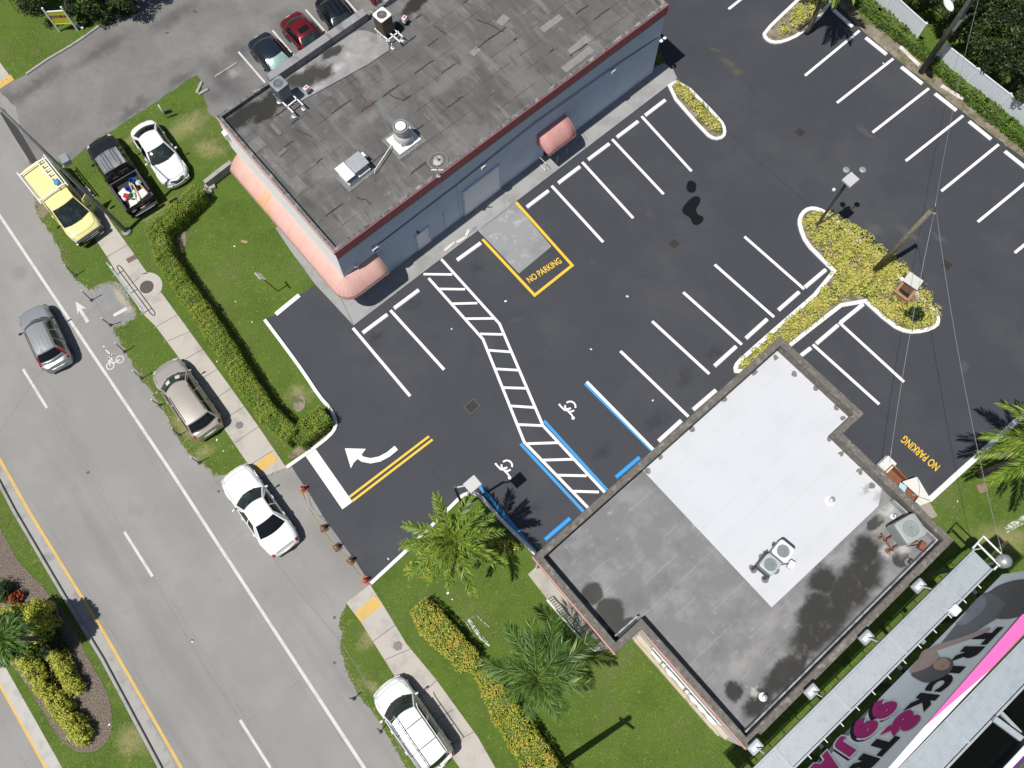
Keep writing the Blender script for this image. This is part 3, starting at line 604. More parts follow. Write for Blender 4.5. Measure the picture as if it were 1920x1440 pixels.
M['roof1'] = mat('dark_membrane_roof', (.108,.105,.102), [((.165,.161,.155), ('n',.45,.42,.66,7), .8), ((.205,.20,.193), ('n',.9,.50,.72,6,(.5,2.6,0)), .75), ((.060,.058,.056), ('n',1.1,.52,.74,6,(.45,2.2,0)), .75), ((.075,.072,.07), ('n',.75,.5,.68,6,(1,2.2,0)), .7), ((.30,.29,.28), ('n',1.5,.58,.80,7), .55), ((.12,.085,.07), ('n',.35,.6,.75,4), .5),
    ((.035,.034,.033), ('mul',('brick',4.3,.98,.022,0,.43,(.3,.2)),('n',1.1,.46,.58,4)), .95), ((.075,.073,.071), ('brick',4.3,.98,.008,0,.43,(.3,.2)), .6),
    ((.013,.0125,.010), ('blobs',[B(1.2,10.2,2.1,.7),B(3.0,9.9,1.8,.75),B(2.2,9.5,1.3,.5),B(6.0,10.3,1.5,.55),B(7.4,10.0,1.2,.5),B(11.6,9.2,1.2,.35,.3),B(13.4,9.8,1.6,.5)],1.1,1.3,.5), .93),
    ((.24,.23,.22), ('blobs',[B(.5,8.3,.5,.5),B(1.0,6.6,.35,1.6,.05),B(.9,4.9,.5,.5),B(3.0,4.1,1.6,.9),B(6.6,5.6,1.5,.7),B(11.0,4.5,2.0,.8),B(5.2,6.8,.9,.4)],1.1,1.8,1), .5),
    ((.10,.055,.045), ('blobs',[B(6.9,6.1,.9,.5)],.8,1.5,1), .6)], .85, bump=[(4,.35,.03)])
M['coat1'] = mat('smooth_roof_coating', (.245,.243,.24), [((.34,.335,.33), ('n',.9,.45,.68,6), .8), ((.15,.148,.145), ('n',.6,.55,.72,6), .6),
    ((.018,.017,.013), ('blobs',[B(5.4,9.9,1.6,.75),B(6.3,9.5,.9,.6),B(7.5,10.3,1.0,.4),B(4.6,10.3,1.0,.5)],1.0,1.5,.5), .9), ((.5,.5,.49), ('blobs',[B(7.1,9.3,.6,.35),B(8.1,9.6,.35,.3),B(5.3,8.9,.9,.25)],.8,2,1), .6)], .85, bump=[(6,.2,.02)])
M['glassw'] = mat('window_glass', (.03,.04,.05), rough=.08, spec=.8)
M['flash'] = mat('grey_flashing', (.36,.37,.40), [((.12,.12,.14), ('n',3,.45,.65,4), .7)], .7)
M['beige'] = mat('beige_trim', (.5,.43,.32), [((.3,.27,.2), ('n',3,.5,.7,4), .5)], .8)

# ------------------------------------------------------------------ building 1, long grey building
H1 = 6.3
o1 = W(627, 473, H1)
b1 = thing('commercial_building', 'long grey walled commercial building with a dark flat membrane roof and pink awnings', 'building', (o1.x, o1.y, 0), AZ)
L1, D1 = 24.2, 11.0
FP = [(0,0),(L1,0),(L1,D1),(0,D1)]
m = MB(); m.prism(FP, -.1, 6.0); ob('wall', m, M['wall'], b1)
ob('left_sunlit_sheet', MB().add([(-.004,.0,5.94),(-.004,D1,5.94),(-.13,D1,3.25),(-.13,.0,3.25),(-.004,.0,3.25),(-.004,D1,3.25)], [(0,1,2,3),(0,3,4),(1,5,2),(3,2,5,4)]), M['wall_sunlit'], b1)  # added sheet over the left wall, slanted and white to look sunlit
ob('roof', MB().sheet([(.02,.02),(L1-.02,.02),(L1-.02,D1-.02),(.02,D1-.02)], 6.006), M['roof1'], b1)
ob('parapet', MB().strip([(0.11,.11),(L1-.11,.11),(L1-.11,D1-.11),(.11,D1-.11)], .22, 6.001, 6.3, closed=True, cham=.02), M['coping1'], b1)
ob('parapet', MB().box((7.05, D1-.03, 6.28), (6.9,.5,.56)).box((18, D1-.02, 6.2), (12.3,.42,.4)), mat('raised_parapet', (.27,.27,.28), [((.15,.15,.155), ('n',1.4,.48,.66,6,(.6,3,0)), .8), ((.42,.41,.4), ('n',3,.56,.72,5), .6)], .85, bump=[(12,.4,.02)]), b1, bevel=.02)
ob('fascia', MB().box((L1/2+.02,-.02,5.86), (L1+.08,.05,.78)), M['redband'], b1)
ob('fascia', MB().box((-.02,D1/2,6.1), (.05,D1,.3)), M['pinkband'], b1)
ob('fascia', MB().box((L1+.03,D1/2,5.86), (.05,D1,.78)), M['redband'], b1)
# membrane patches and the smooth coated strip
M['rpatch'] = mat('roof_patch_sheet', (.235,.23,.225), [((.17,.165,.16), ('n',4,.45,.7,5), .7), ((.32,.32,.31), ('n',7,.6,.75,3), .5)], .8)
M['rpatch2'] = mat('roof_patch_grey', (.155,.15,.148), [((.21,.2,.2), ('n',3,.45,.7,5), .7)], .85); pz = 6.008
mb = MB()
for (x, y, a, b, r_) in [(18.4,3.6,1.5,.42,0),(18.6,1.4,1.5,.5,.05),(17.9,.75,2.2,.45,.02),(16.4,5.6,.7,.5,.2),(20.8,4.6,1.1,.4,.0),(13.8,5.0,.6,.4,.1)]:
    c, s = math.cos(r_), math.sin(r_); pz += .004; ob('roof_patch', MB().sheet([(x+c*p-s*q, y+s*p+c*q) for p, q in ((-a/2,-b/2),(a/2,-b/2),(a/2,b/2),(-a/2,b/2))], pz), M['rpatch'], b1)
mb = MB()
for (x, y, a, b, r_) in [(.75,8.2,.75,.8,0),(.7,6.2,.32,2.6,0),(.95,4.7,.7,1.0,0),(2.1,8.3,.9,.22,1.57),(1.5,6.9,.6,.25,.1)]:
    c, s = math.cos(r_), math.sin(r_); pz += .004; ob('roof_patch', MB().sheet([(x+c*p-s*q, y+s*p+c*q) for p, q in ((-a/2,-b/2),(a/2,-b/2),(a/2,b/2),(-a/2,b/2))], pz), M['rpatch2'], b1)
P = smoothp([Vector(p) for p in [(3.6,8.95,0),(4.6,8.8,0),(10.0,8.15,0),(10.4,8.7,0),(10.35,9.3,0),(9.8,10.5,0),(9.0,10.62,0),(3.9,10.62,0),(3.3,9.6,0)]], 1)
ob('roof_coating', MB().sheet(xy(P), 6.06), M['coat1'], b1)
mb = MB(); rg = random.Random(12)   # lifted lap edges
for k in range(34):
    u0 = rg.uniform(.8, 22); row = rg.randint(0, 9) * .98 + .2 + .02; ln = rg.uniform(.25, 1.4); n = 5
    if 3.2 < u0 < 10.5 and row > 8: continue
    pts = [(u0 + ln*i/n, row + rg.uniform(-.03,.03)) for i in range(n+1)]; mb.strip(pts, rg.uniform(.02,.07), 6.008, 6.05)
for (u, v, n) in [(2.9,7.6,5),(2.9,2.0,6),(15.3,6.6,9),(13.1,7.9,5),(8.3,6.0,5),(17.6,9.0,4)]:
    pts = [(u, v)]
    for i in range(n): pts.append((pts[-1][0] + rg.uniform(-.02,.16), pts[-1][1] - rg.uniform(.1,.24)))
    mb.strip(pts, .045, 6.008, 6.045)
tag(ob('roof_laps', mb, mat('lifted_lap', (.05,.048,.046), rough=.8), b1), kind='stuff')
# awnings
lerp_ = lambda a, b, t: a + (b - a)*t
def awning(name, st, a, b, zt, m, parent, ncap=True, drop=.18, sr=.008, fl=.55):
    "st: list of (x, y, outward angle)"
    K = 9; rows = []
    for (x, y, an) in st:
        c, s = math.cos(an), math.sin(an)
        r = [(x + c*a*lerp_(math.sin(t), t/(PI/2), fl), y + s*a*lerp_(math.sin(t), t/(PI/2), fl), zt - b + b*lerp_(math.cos(t), 1 - t/(PI/2), fl)) for t in [PI/2*k/K for k in range(K+1)]]
        rows.append(r)
    mb = MB().grid(rows)
    for i, (x, y, an) in enumerate(st):     # end cheeks
        if ncap and i in (0, len(st)-1): r = rows[i]; mb.add(r + [(x, y, zt - b)], [tuple(range(len(r) + 1))])
    o = ob(name, mb, m, parent, auto=40); md = o.modifiers.new('thick', 'SOLIDIFY'); md.thickness = .012
    vb = MB(); rr_ = []
    for i in range(len(st)):
        p = rows[i][-1]; rr_.append(p)
    dense = []
    for p, q in zip(rr_, rr_[1:]):
        k = max(2, int((Vector(q) - Vector(p)).length / .06))
        dense += [Vector(p).lerp(Vector(q), j / k) for j in range(k)]
    dense.append(Vector(rr_[-1])); acc = 0; low = []
    for i, p in enumerate(dense):
        if i: acc += (p - dense[i-1]).length
        low.append((p.x, p.y, p.z - drop * (.55 + .45 * abs(math.sin(acc * PI / .3)))))
    vb.grid([[tuple(p) for p in dense], low]); v = ob('valance', vb, m, o); v.modifiers.new('thick', 'SOLIDIFY').thickness = .01
    rb = MB()
    for i in range(len(rows)):
        if i % 1 == 0: rb.tube([(p[0], p[1], p[2] + .002) for p in rows[i]], sr, 5)
    ob('awning_seam', rb, mat('awning_seam', (.40,.17,.15), rough=.8) if 'seamm' not in M else M['seamm'], o); return o
M['seamm'] = mat('awning_seam', (.58,.34,.30), rough=.8)
st = [(0, 10.45 - k*1.16, PI) for k in range(10)] + [(0, 0, PI + R(q)) for q in (0, 18, 36, 54, 72, 90)] + [(u, 0, PI*1.5) for u in (.55, 1.1, 1.65, 2.15)]
awning('awning', st, 1.0, .95, 3.3, M['pinkcloth'], b1)
awning('awning', [(14.25 + k*.55, 0, PI*1.5) for k in range(5)], 1.1, 1.0, 3.0, M['pinkcloth2'], b1, sr=.012, fl=.25)
# wall features of the long side (y = 0 plane, outside is -y)
dr = ob('roller_door', MB().box((9.83,-.03,1.46), (2.72,.06,2.76)), mat('roller_door_paint', (.90,.93,.96), [((.45,.48,.52), ('brick',50,.22,.02,0,.5), .0)], .6), b1)
mb = MB()
for k in range(12): mb.box((9.83,-.065,.24 + k*.22), (2.66,.012,.17))
ob('slats', mb, mat('slat_paint', (.90,.93,.96), rough=.55), dr)
ob('door_frame', MB().box((8.42,-.05,1.46), (.1,.1,2.84)).box((11.24,-.05,1.46), (.1,.1,2.84)).box((9.83,-.05,2.93), (2.92,.1,.1)), M['wall'], dr)
d = ob('door', MB().box((5.28,-.025,1.05), (.88,.05,1.84)), mat('grey_white_door', (.88,.90,.92), [((.4,.41,.43), ('n',2,.5,.7,5), .5)], .6), b1)
ob('door_frame', MB().box((4.79,-.03,1.06), (.08,.07,1.94)).box((5.77,-.03,1.06), (.08,.07,1.94)).box((5.28,-.03,2.02), (1.06,.07,.08)), M['wall'], d)
ob('door_handle', MB().lathe([(.03,0),(.03,.06),(.045,.07),(.045,.1)], (5.62,-.05,1.0), 10, M=Matrix.Rotation(R(90),4,'X')), M['metal'], d)
d = ob('door', MB().box((15.3,-.02,1.05), (.9,.045,1.9)), M['dark'], b1)
ob('vent_stub', MB().lathe([(.07,0),(.07,.12),(.09,.14)], (5.0,0,2.3), 10, M=Matrix.Rotation(R(90),4,'X')), M['darkm'], b1)
for (u, z, w_) in [(2.15,4.1,.42),(10.0,4.15,.34),(20.1,3.95,.34)]:
    l = ob('wall_lamp', MB().rbox((u,-.13,z), (w_,.2,.2), .03, top=.04), M['whitem'], b1)
    ob('lamp_lens', MB().box((u,-.24,z-.02), (w_*.8,.03,.13)), M['glassw'], l); ob('lamp_arm', MB().box((u,-.03,z+.02), (.12,.08,.12)), M['darkm'], l)
l = ob('floodlight', MB().tube([(L1-.1,0,3.6),(L1-.1,-.25,3.6)], .03).lathe([(.05,0),(.1,.14),(.11,.15)], (L1-.25,-.3,3.5), 12), M['whitem'], b1)
ob('lamp_head', MB().lathe([(.05,0),(.1,.14),(.11,.15)], (L1+.05,-.3,3.5), 12).lathe([(.04,0),(.08,.1)], (L1-.1,-.4,3.75), 12), M['whitem'], l)
for z0, z1 in ((4.05, 4.55), (3.95, 4.35)):
    ob('wall_cable', MB().tube([(2.3,-.02,z0),(8.5,-.03,z0+.12),(14,-.02,z1),(20,-.02,z1-.3),(23.9,-.02,3.7)], .014, 5), M['darkm'], b1)
ob('conduit', MB().tube([(8.1,-.03,.1),(8.1,-.03,4.0)], .02, 6), M['wall'], b1); ob('conduit', MB().tube([(6.9,-.03,.3),(6.9,-.03,2.4)], .015, 6), M['wall'], b1)
ob('wall_tap', MB().box((.8,-.06,3.55), (.12,.1,.3)).box((.8,-.1,3.68), (.3,.1,.08)), M['whitem'], b1)
ob('gate_rail', MB().tube([(14.2,-.06,.2),(14.2,-.95,.2),(14.2,-.95,1.0),(14.2,-.06,1.0)], .02, 6).tube([(15.1,-1.0,.15),(15.1,-1.0,1.0),(15.9,-1.0,1.0),(15.9,-1.0,.15)], .02, 6).tube([(15.1,-1.0,.6),(15.9,-1.0,.6)], .015, 6), M['metal'], b1)
b1e = ob('electric_box', MB().rbox((-.12,10.6,5.0), (.25,.35,.5), .03), M['whitem'], b1)

# ------------------------------------------------------------------ rooftop machines
def fan(mb_, c, r, n=5, mi=0, tw=.35):
    for k in range(n):
        a = 2*PI*k/n; vs = []
        for (rr2, da, dz) in ((.2,-.25,.0),(1,-.32,.03),(1,.32,-.03),(.25,.3,0)):
            vs.append((c[0] + r*rr2*math.cos(a+da), c[1] + r*rr2*math.sin(a+da), c[2] + dz*3*tw))
        mb_.add(vs, [(0,1,2,3)], mi)
    return mb_
def condenser(lab, top, ztop, sx, sy, h, rz, deck, bodym, topm, rim=None, stand=.4, rails=True, blade=None, coil=False, fr=.33):
    p = W(*top, ztop); t = thing('air_conditioner', lab, 'air conditioner', (p.x, p.y, deck), rz, 'rooftop air conditioning units'); zt = ztop - deck; zb = zt - h
    body = ob('casing', MB().rbox((0,0,zb+h/2-.03), (sx,sy,h-.06), .09), bodym, t, auto=35)
    mb = MB(); n = 28; r = min(sx,sy)*fr + .03; ring = [(r*math.cos(2*PI*k/n), r*math.sin(2*PI*k/n)) for k in range(n)]
    out = []
    for k in range(n):
        a = 2*PI*k/n; c, s = math.cos(a), math.sin(a); q = 1/max(abs(c)/(sx/2+.01), abs(s)/(sy/2+.01)); rr2 = min(q, (((sx/2-.08)**2+(sy/2-.08)**2)**.5 + .08)*.99); out.append((c*rr2, s*rr2))
    mb.grid([[(x,y,zt-.06) for x,y in out+out[:1]], [(x,y,zt-.01) for x,y in out+out[:1]], [(x*.96,y*.96,zt) for x,y in out+out[:1]], [(x,y,zt) for x,y in ring+ring[:1]], [(x*.97,y*.97,zt-.03) for x,y in ring+ring[:1]], [(x*.94,y*.94,zt-.16) for x,y in ring+ring[:1]]])
    ob('top_cover', mb, topm, t, auto=40)
    ob('fan_well', MB().disc((0,0), r*.96, zt-.2, 24), M['darkm'], t)
    f = ob('fan', fan(MB(), (0,0,zt-.13), r*.9), blade or M['metal'], t)
    ob('fan_hub', MB().lathe([(.0,0),(r*.3,.0),(r*.3,.06),(r*.2,.08)], (0,0,zt-.15), 14), blade or M['metal'], f)
    g = MB()
    for q in (.3,.5,.7,.9): g.tube([(r*q*math.cos(2*PI*k/20), r*q*math.sin(2*PI*k/20), zt+.004) for k in range(20)], .004, 4, closed=True)
    for k in range(8): a = PI*k/8; g.tube([(-r*math.cos(a),-r*math.sin(a),zt+.006),(r*math.cos(a),r*math.sin(a),zt+.006)], .004, 4)
    ob('fan_guard', g, M['metal'] if rim is None else rim, t)
    if coil:
        g = MB()
        for k in range(int(sx/.06)):
            x = -sx/2 + .1 + k*.06
            if x < sx/2-.08: g.box((x,-sy/2-.004,zb+h*.45), (.02,.012,h*.7)).box((x,sy/2+.004,zb+h*.45), (.02,.012,h*.7))
        for k in range(int(sy/.06)):
            y = -sy/2 + .1 + k*.06
            if y < sy/2-.08: g.box((-sx/2-.004,y,zb+h*.45), (.012,.02,h*.7)).box((sx/2+.004,y,zb+h*.45), (.012,.02,h*.7))
        ob('louvres', g, M['greym'], t)
    return t, zb
def stand(t, zb, pts, rails, m):
    for (a, b) in rails: ob('stand_rail', MB().box(((a[0]+b[0])/2,(a[1]+b[1])/2,zb-.03), (abs(a[0]-b[0])+.07, abs(a[1]-b[1])+.07, .06)), m, t)
    for (x, y) in pts:
        l = ob('stand_leg', MB().box((x,y,(zb-.06)/2+.005), (.06,.06,zb-.07)).box((x,y,.01), (.18,.18,.02)), m, t)
        ob('leg_mastic', MB().sheet(xy(smoothp([Vector((x+ .2*math.cos(a)*random.uniform(.6,1.4), y + .2*math.sin(a)*random.uniform(.6,1.4), 0)) for a in [2*PI*k/7 for k in range(7)]], 2)), .016), M['mastic'], l)
t, zb = condenser('grey rooftop air conditioner on a white frame near the left corner of the dark roof', (522,156), 7.6, .78, .78, 1.0, AZ + R(4), 6.02, mat('dark_casing', (.12,.15,.165), rough=.45), M['greym'], blade=M['whitem'], coil=True)
stand(t, zb, [(-.35,.2),(-.35,-1.1),(.35,-1.1),(.35,.2)], [((-.35,.4),(-.35,-1.25)),((.35,.4),(.35,-1.25)),((-.35,-.75),(.35,-.75))], M['whitem'])
t, zb = condenser('brown rooftop air conditioner with a white square top beside the raised parapet', (716,27), 7.6, .80,.80, 1.15, AZ + R(4), 6.02, mat('rusty_casing', (.10,.065,.045), [((.05,.04,.035), ('n',3,.45,.65,5), .7)], .7), M['whitem'], coil=False)
stand(t, zb, [(-.4,.2),(-.4,-1.0),(.35,-1.0),(.4,.3)], [((-.4,.4),(-.4,-.8)),((0,.4),(0,-1.25)),((.35,.4),(.35,-1.1)),((-.5,-.7),(.4,-.7))], M['whitem'])
for (px, py, lab) in [(508,0,''),]: pass
for (px, py, z, lab, rz) in [(574,165,6.5,'small red and white disconnect box beside the grey rooftop unit',.2),(758,34,6.5,'small red and white disconnect box beside the brown rooftop unit',.4)]:
    p = W(px, py, z); t = thing('electrical_box', lab, 'electrical box', (p.x, p.y, 6.02), AZ + rz)
    ob('box_body', MB().rbox((0,0,.38), (.3,.22,.3), .02), M['whitem'], t); ob('box_label', MB().box((.02,0,.536), (.2,.1,.008)), mat('red_label', (.5,.06,.04)), t); ob('box_post', MB().box((0,0,.12), (.06,.06,.24)), M['metal'], t)
# exhaust fan
p = W(757,262,6.1); t = thing('exhaust_fan', 'round white exhaust fan on a square white curb in the middle of the dark roof', 'exhaust fan', (p.x, p.y, 6.02), AZ)
ob('curb', MB().box((0,0,.06), (1.5,1.25,.12)).box((0,0,.3), (.8,.75,.4)), M['whitem'], t, bevel=.01)
ob('curb_mastic', MB().strip([(-.8,-.7),(.8,-.7),(.8,.7),(-.8,.7)], .28, .006, .03, closed=True), M['mastic'], t)
ob('fan_base', MB().lathe([(.52,.5),(.5,.62),(.36,.75),(.36,1.0)], n=28), mat('cream_metal', (.55,.55,.5), rough=.5, metal=.2), t, auto=40)
ob('drum', MB().lathe([(.4,1.0),(.43,1.02),(.43,1.38),(.41,1.4),(.36,1.4),(.36,1.3)], n=32), M['metal'], t, auto=40)
ob('drum_gap', MB().lathe([(.36,1.34),(.30,1.345)], n=28), M['dark'], t)
ob('cap', MB().lathe([(.30,1.3),(.30,1.42),(.27,1.44),(.12,1.455)], n=28), M['whitem'], t, auto=40)
ob('conduit', MB().tube([(-.7,.1,.05),(-.78,.05,.3),(-2.45,-.6,.3),(-2.5,-.6,.05)], .03, 6), M['whitem'], t)
# box hood
p = W(663,322,6.2); t = thing('roof_hood', 'boxy metal roof hood with a grey and a white lid left of the exhaust fan', 'roof hood', (p.x, p.y, 6.02), AZ + R(2))
ob('curb', MB().box((.05,-.05,.13), (1.5,.95,.26)), M['whitem'], t, bevel=.01); ob('curb_mastic', MB().strip([(-.8,-.6),(.9,-.6),(.9,.5),(-.8,.5)], .25, .006, .03, closed=True), M['mastic'], t)
ob('hood_body', MB().box((0,0,.46), (1.4,.8,.38)), M['greym'], t); ob('lid', MB().box((-.48,0,.70), (.62,1.0,.05), rx=.12), M['whitem'], t, bevel=.01); ob('lid', MB().box((.38,.02,.71), (.96,.94,.05), rx=.04), M['metal'], t, bevel=.01)
ob('motor_box', MB().box((.9,.2,.5), (.25,.3,.3)), M['whitem'], t)
# vent pipe and bracket
p = W(821,301,6.05); t = thing('vent_pipe', 'short vent pipe in a pale sealed patch near the red trimmed roof edge', 'vent pipe', (p.x, p.y, 6.02), AZ)
ob('flashing', MB().prism(xy(smoothp([Vector((.33*math.cos(a)*k, .28*math.sin(a)*k, 0)) for a, k in [(2*PI*i/8, random.uniform(.8,1.2)) for i in range(8)]], 2)), 0, .05), mat('white_sealant', (.5,.48,.44), [((.2,.2,.19), ('n',6,.45,.6,4), .8)]), t)
ob('sealed_ring', MB().strip([(.55*math.cos(a), .5*math.sin(a)) for a in [2*PI*k/14 for k in range(14)]], .1, .004, .02, closed=True), M['mastic'], t)
ob('pipe', MB().lathe([(.06,.04),(.06,.32),(.04,.32),(.04,.2)], n=12), M['metal'], t, auto=40)
p = W(822,330,6.3); t = thing('aerial_bracket', 'small cross shaped metal bracket standing on the parapet', 'bracket', (p.x, p.y, 6.3), 0)
ob('mast', MB().tube([(0,0,0),(0,0,.9)], .03, 8), M['metal'], t); ob('cross_bar', MB().tube([(-.33,0,.62),(.33,0,.62)], .03, 8), M['metal'], t); ob('foot', MB().box((0,0,.02), (.22,.2,.04)), M['metal'], t)

# ------------------------------------------------------------------ building 2, grey and white roofed building
H2 = 5.6
o2 = W(1400.4, 1404.6, H2)
b2 = thing('shop_building', 'low shop building with a half white and half stained grey flat roof', 'building', (o2.x, o2.y, 0), AZ + R(.6))
F2 = [(0,0),(14.2,0),(14.1,7.1),(15.65,7.1),(15.5,12.75),(0,12.75)]
M['wall2'] = mat('white_stucco', (.66,.665,.66), [((.52,.52,.51), ('n',1,.5,.75,5), .5), ((.4,.38,.34), ('n',3,.64,.78,5), .4)], .85, bump=[(40,.3,.01)])
ob('wall', MB().prism(F2, -.1, 4.8), M['wall2'], b2)
ob('porch_roof', MB().prism([(-1.62,12.74),(-1.66,6.88),(-.004,6.88),(-.004,12.74)], 4.45, 4.8), M['wall2'], b2)
for v_ in (7.2, 9.8, 12.5): ob('porch_post', MB().box((-1.45, v_, 2.35), (.12,.12,4.7)), M['wall2'], b2)
inn = [(.2,.2),(14,.2),(13.9,7.3),(15.45,7.3),(15.3,12.55),(-1.4,12.55),(-1.46,7.08),(.2,7.08)]
ob('roof', MB().sheet(inn, 4.806), M['grey_roof'], b2)
ob('roof_coating', MB().sheet([(5.5,3.45),(13.0,3.38),(13.9,3.9),(13.88,7.32),(15.43,7.32),(15.28,12.5),(5.45,12.5)], 4.814), M['white_roof'], b2)
C2 = [(.18,.18),(14.02,.18),(13.92,7.28),(15.47,7.28),(15.32,12.57),(-1.42,12.57),(-1.48,7.06),(.18,7.06)]
ob('parapet', MB().strip(C2, .36, 4.802, H2, closed=True, cham=.03), M['coping'], b2)
ob('fascia', MB().box((-.03,3.44,H2-.24), (.05,6.9,.36)), M['pinkband'], b2); ob('fascia', MB().box((-1.67,9.8,H2-.3), (.05,5.9,.5), rz=R(-.6)), M['pinkband'], b2)
mb = MB()
for (u0, v0, u1, v1) in ((.62,.62,13.5,.6),(.6,.6,.6,6.6)): mb.strip([(u0,v0),(u1,v1)], .07, 4.808, 4.85)
ob('flashing', MB().strip([(.5,.47),(13.72,.47),(13.6,3.2)], .07, 4.808, 5.28).strip([(-1.1,7.45),(.3,7.42)], .08, 4.808, 5.3), M['flash'], b2)
mb = MB(); rg = random.Random(3)
for (u, v) in [(6.6,12.3),(8.8,12.3),(11.2,12.3),(13.4,12.3),(14.8,12.1),(14.85,10.9),(15.2,9.6),(15.2,8.2),(15.0,7.6),(13.7,7.3),(13.6,6.4),(13.6,5.2),(13.5,4.3),(5.6,12.2)]:
    ob('mastic_dab', MB().sheet(xy(smoothp([Vector((u + rg.uniform(.08,.24)*math.cos(a), v + rg.uniform(.08,.24)*math.sin(a), 0)) for a in [2*PI*k/8 for k in range(8)]], 1)), 4.819), M['mastic'], b2)
mb = MB()
for (a, b, c) in (((-.1,7.0),(-.1,12.3),0),): pass
# street side: sign letters, windows, sill band
sg = ob('sign_board', MB().box((-.05,3.55,4.1), (.04,4.6,.85)), mat('sign_backing', (.72,.73,.74), rough=.5), b2)
for i, ch in enumerate('TIOTIODC'):
    t_ = text_mb(ch, .95, .03, .06); w0 = 5.45 - i*.53
    Mx = Matrix.Translation((-.22, w0, 4.1)) @ Matrix(((0,0,-1,0),(-1,0,0,0),(0,1,0,0),(0,0,0,1)))
    ob('sign_letter', xform(t_, Mx), M['whitem'], sg)
for (v, w_) in [(5.6,1.5),(3.6,1.7),(1.6,1.5)]:
    wd = ob('window', MB().box((-.02,v,2.1), (.06,w_,1.5)), M['beige'], b2); ob('pane', MB().box((-.045,v,2.1), (.03,w_-.16,1.34)), M['glassw'], wd)
    ob('sill', MB().box((-.1,v,1.28), (.2,w_+.1,.08)), M['beige'], wd)
ob('plinth', MB().box((-.06,3.5,.35), (.1,6.6,.7)), M['beige'], b2)
ob('sill_band', MB().box((-.12,3.5,3.2), (.22,6.2,.12)), M['beige'], b2)
ob('door', MB().box((-.03,11.6,1.15), (.05,.95,2.1)), M['beige'], b2)
ob('wall_lamp', MB().rbox((-.1,10,3.6), (.2,.3,.2), .03), M['whitem'], b2)
# units on building 2
t, zb = condenser('white topped rooftop unit with rusty fan blades on the white roof', (1469,1033), 6.15, .82,.80, .62, AZ+R(8), 4.82, M['greym'], M['whitem'], blade=mat('rusty_blade', (.36,.22,.12), rough=.7), fr=.36)
stand(t, zb, [(.3,.3),(.3,-.3),(-.3,.3)], [((.3,.35),(.3,-.35)),((-.3,.35),(-.3,-.35))], M['darkm'])
t, zb = condenser('grey rooftop unit beside the one with rusty blades on the white roof', (1445,1058), 5.95, .78,.78, .55, AZ+R(8), 4.82, M['greym'], mat('light_grey_cover', (.42,.45,.45), rough=.5), blade=M['metal'], fr=.36)
stand(t, zb, [(-.45,.35),(-.45,-.35),(.2,-.5),(.3,.3)], [((-.45,.4),(-.45,-.4)),((-.5,.42),(.5,.42))], M['darkm'])
t, zb = condenser('large pale green rooftop unit on a rusty frame in the right corner', (1708,991), 6.45, 1.15,1.1, .95, AZ+R(-12), 4.82, mat('green_grey_casing', (.30,.33,.32), rough=.5), mat('green_grey_cover', (.33,.37,.36), rough=.5), blade=mat('pale_blade', (.36,.4,.39), rough=.5), coil=True)
M['rust'] = mat('rusty_steel', (.25,.09,.05), [((.12,.06,.04), ('n',6,.45,.65,4), .7)], .85)
stand(t, zb, [(-.9,.2),(-.9,-.5),(.4,-.75),(.45,.5)], [((-.95,.3),(-.95,-.55)),((-1.0,.0),(.4,.0)),((-1.0,-.5),(.4,-.5))], M['rust'])
for (px, py, z, lab) in [(1735,1022,5.5,'rusty box beside the large rooftop unit in the right corner'),(1487,1058,5.5,'pale electrical box beside the pair of rooftop units')]:
    p = W(px, py, z); t = thing('electrical_box', lab, 'electrical box', (p.x, p.y, 4.82), AZ+.3); q = M['rust'] if 'rusty' in lab else M['whitem']
    ob('box_body', MB().rbox((0,0,.3), (.4,.26,.3), .02), q, t); ob('box_post', MB().box((-.1,0,.08), (.06,.06,.16)).box((.1,0,.08), (.06,.06,.16)), M['darkm'], t); ob('cable', MB().tube([(0,.1,.3),(-.2,.35,.2),(-.35,.55,.1)], .02, 6), M['darkm'], t)
for (px, py, lab, r) in [(1563,936,'low square capped vent on the white roof',.11),(1712,1052,'short black capped vent near the right parapet of the stained roof',.09),(1436,1308,'white vent cluster on the dark stained roof near the bottom corner',.09),(1682,966,'small white pipe at the corner of the white roof',.06)]:
    p = W(px, py, 5.3); t = thing('vent_pipe', lab, 'vent pipe', (p.x, p.y, 4.818), .3)
    ob('flashing', MB().lathe([(r*2.4,0),(r*2.2,.03),(r*1.2,.06)], n=10), M['mastic'] if 'black' in lab else M['whitem'], t); ob('pipe', MB().lathe([(r,.04),(r,.3),(r*1.25,.3),(r*1.25,.36),(r*.8,.38)], n=14), M['darkm'] if 'black' in lab else M['metal'], t, auto=40)
# ------------------------------------------------------------------ vehicles
def paint(name, c, metal=.0, rough=.25, coat=.6): return mat(name, c, [(tuple(x*.86 for x in c), ('n',1.5,.5,.75,4), .35)], rough, metal, coat=coat)
M['glass'] = mat('dark_car_glass', (.018,.026,.025), [((.05,.065,.06), ('n',2.2,.5,.66,3), .6)], .06, spec=.7)
M['tint'] = mat('tinted_car_glass', (.008,.009,.011), rough=.08, spec=.6)
M['tyre'] = mat('tyre_rubber', (.022,.022,.023), rough=.85); M['rim'] = mat('alloy_rim', (.45,.46,.48), rough=.35, metal=.8)
M['trim'] = mat('black_plastic_trim', (.022,.022,.024), rough=.55); M['chrome'] = mat('chrome_trim', (.62,.63,.65), rough=.18, metal=.9)
M['tail'] = mat('red_tail_lamp', (.34,.012,.015), rough=.2, coat=.5); M['head'] = mat('headlamp_lens', (.55,.57,.6), rough=.15, coat=.5)
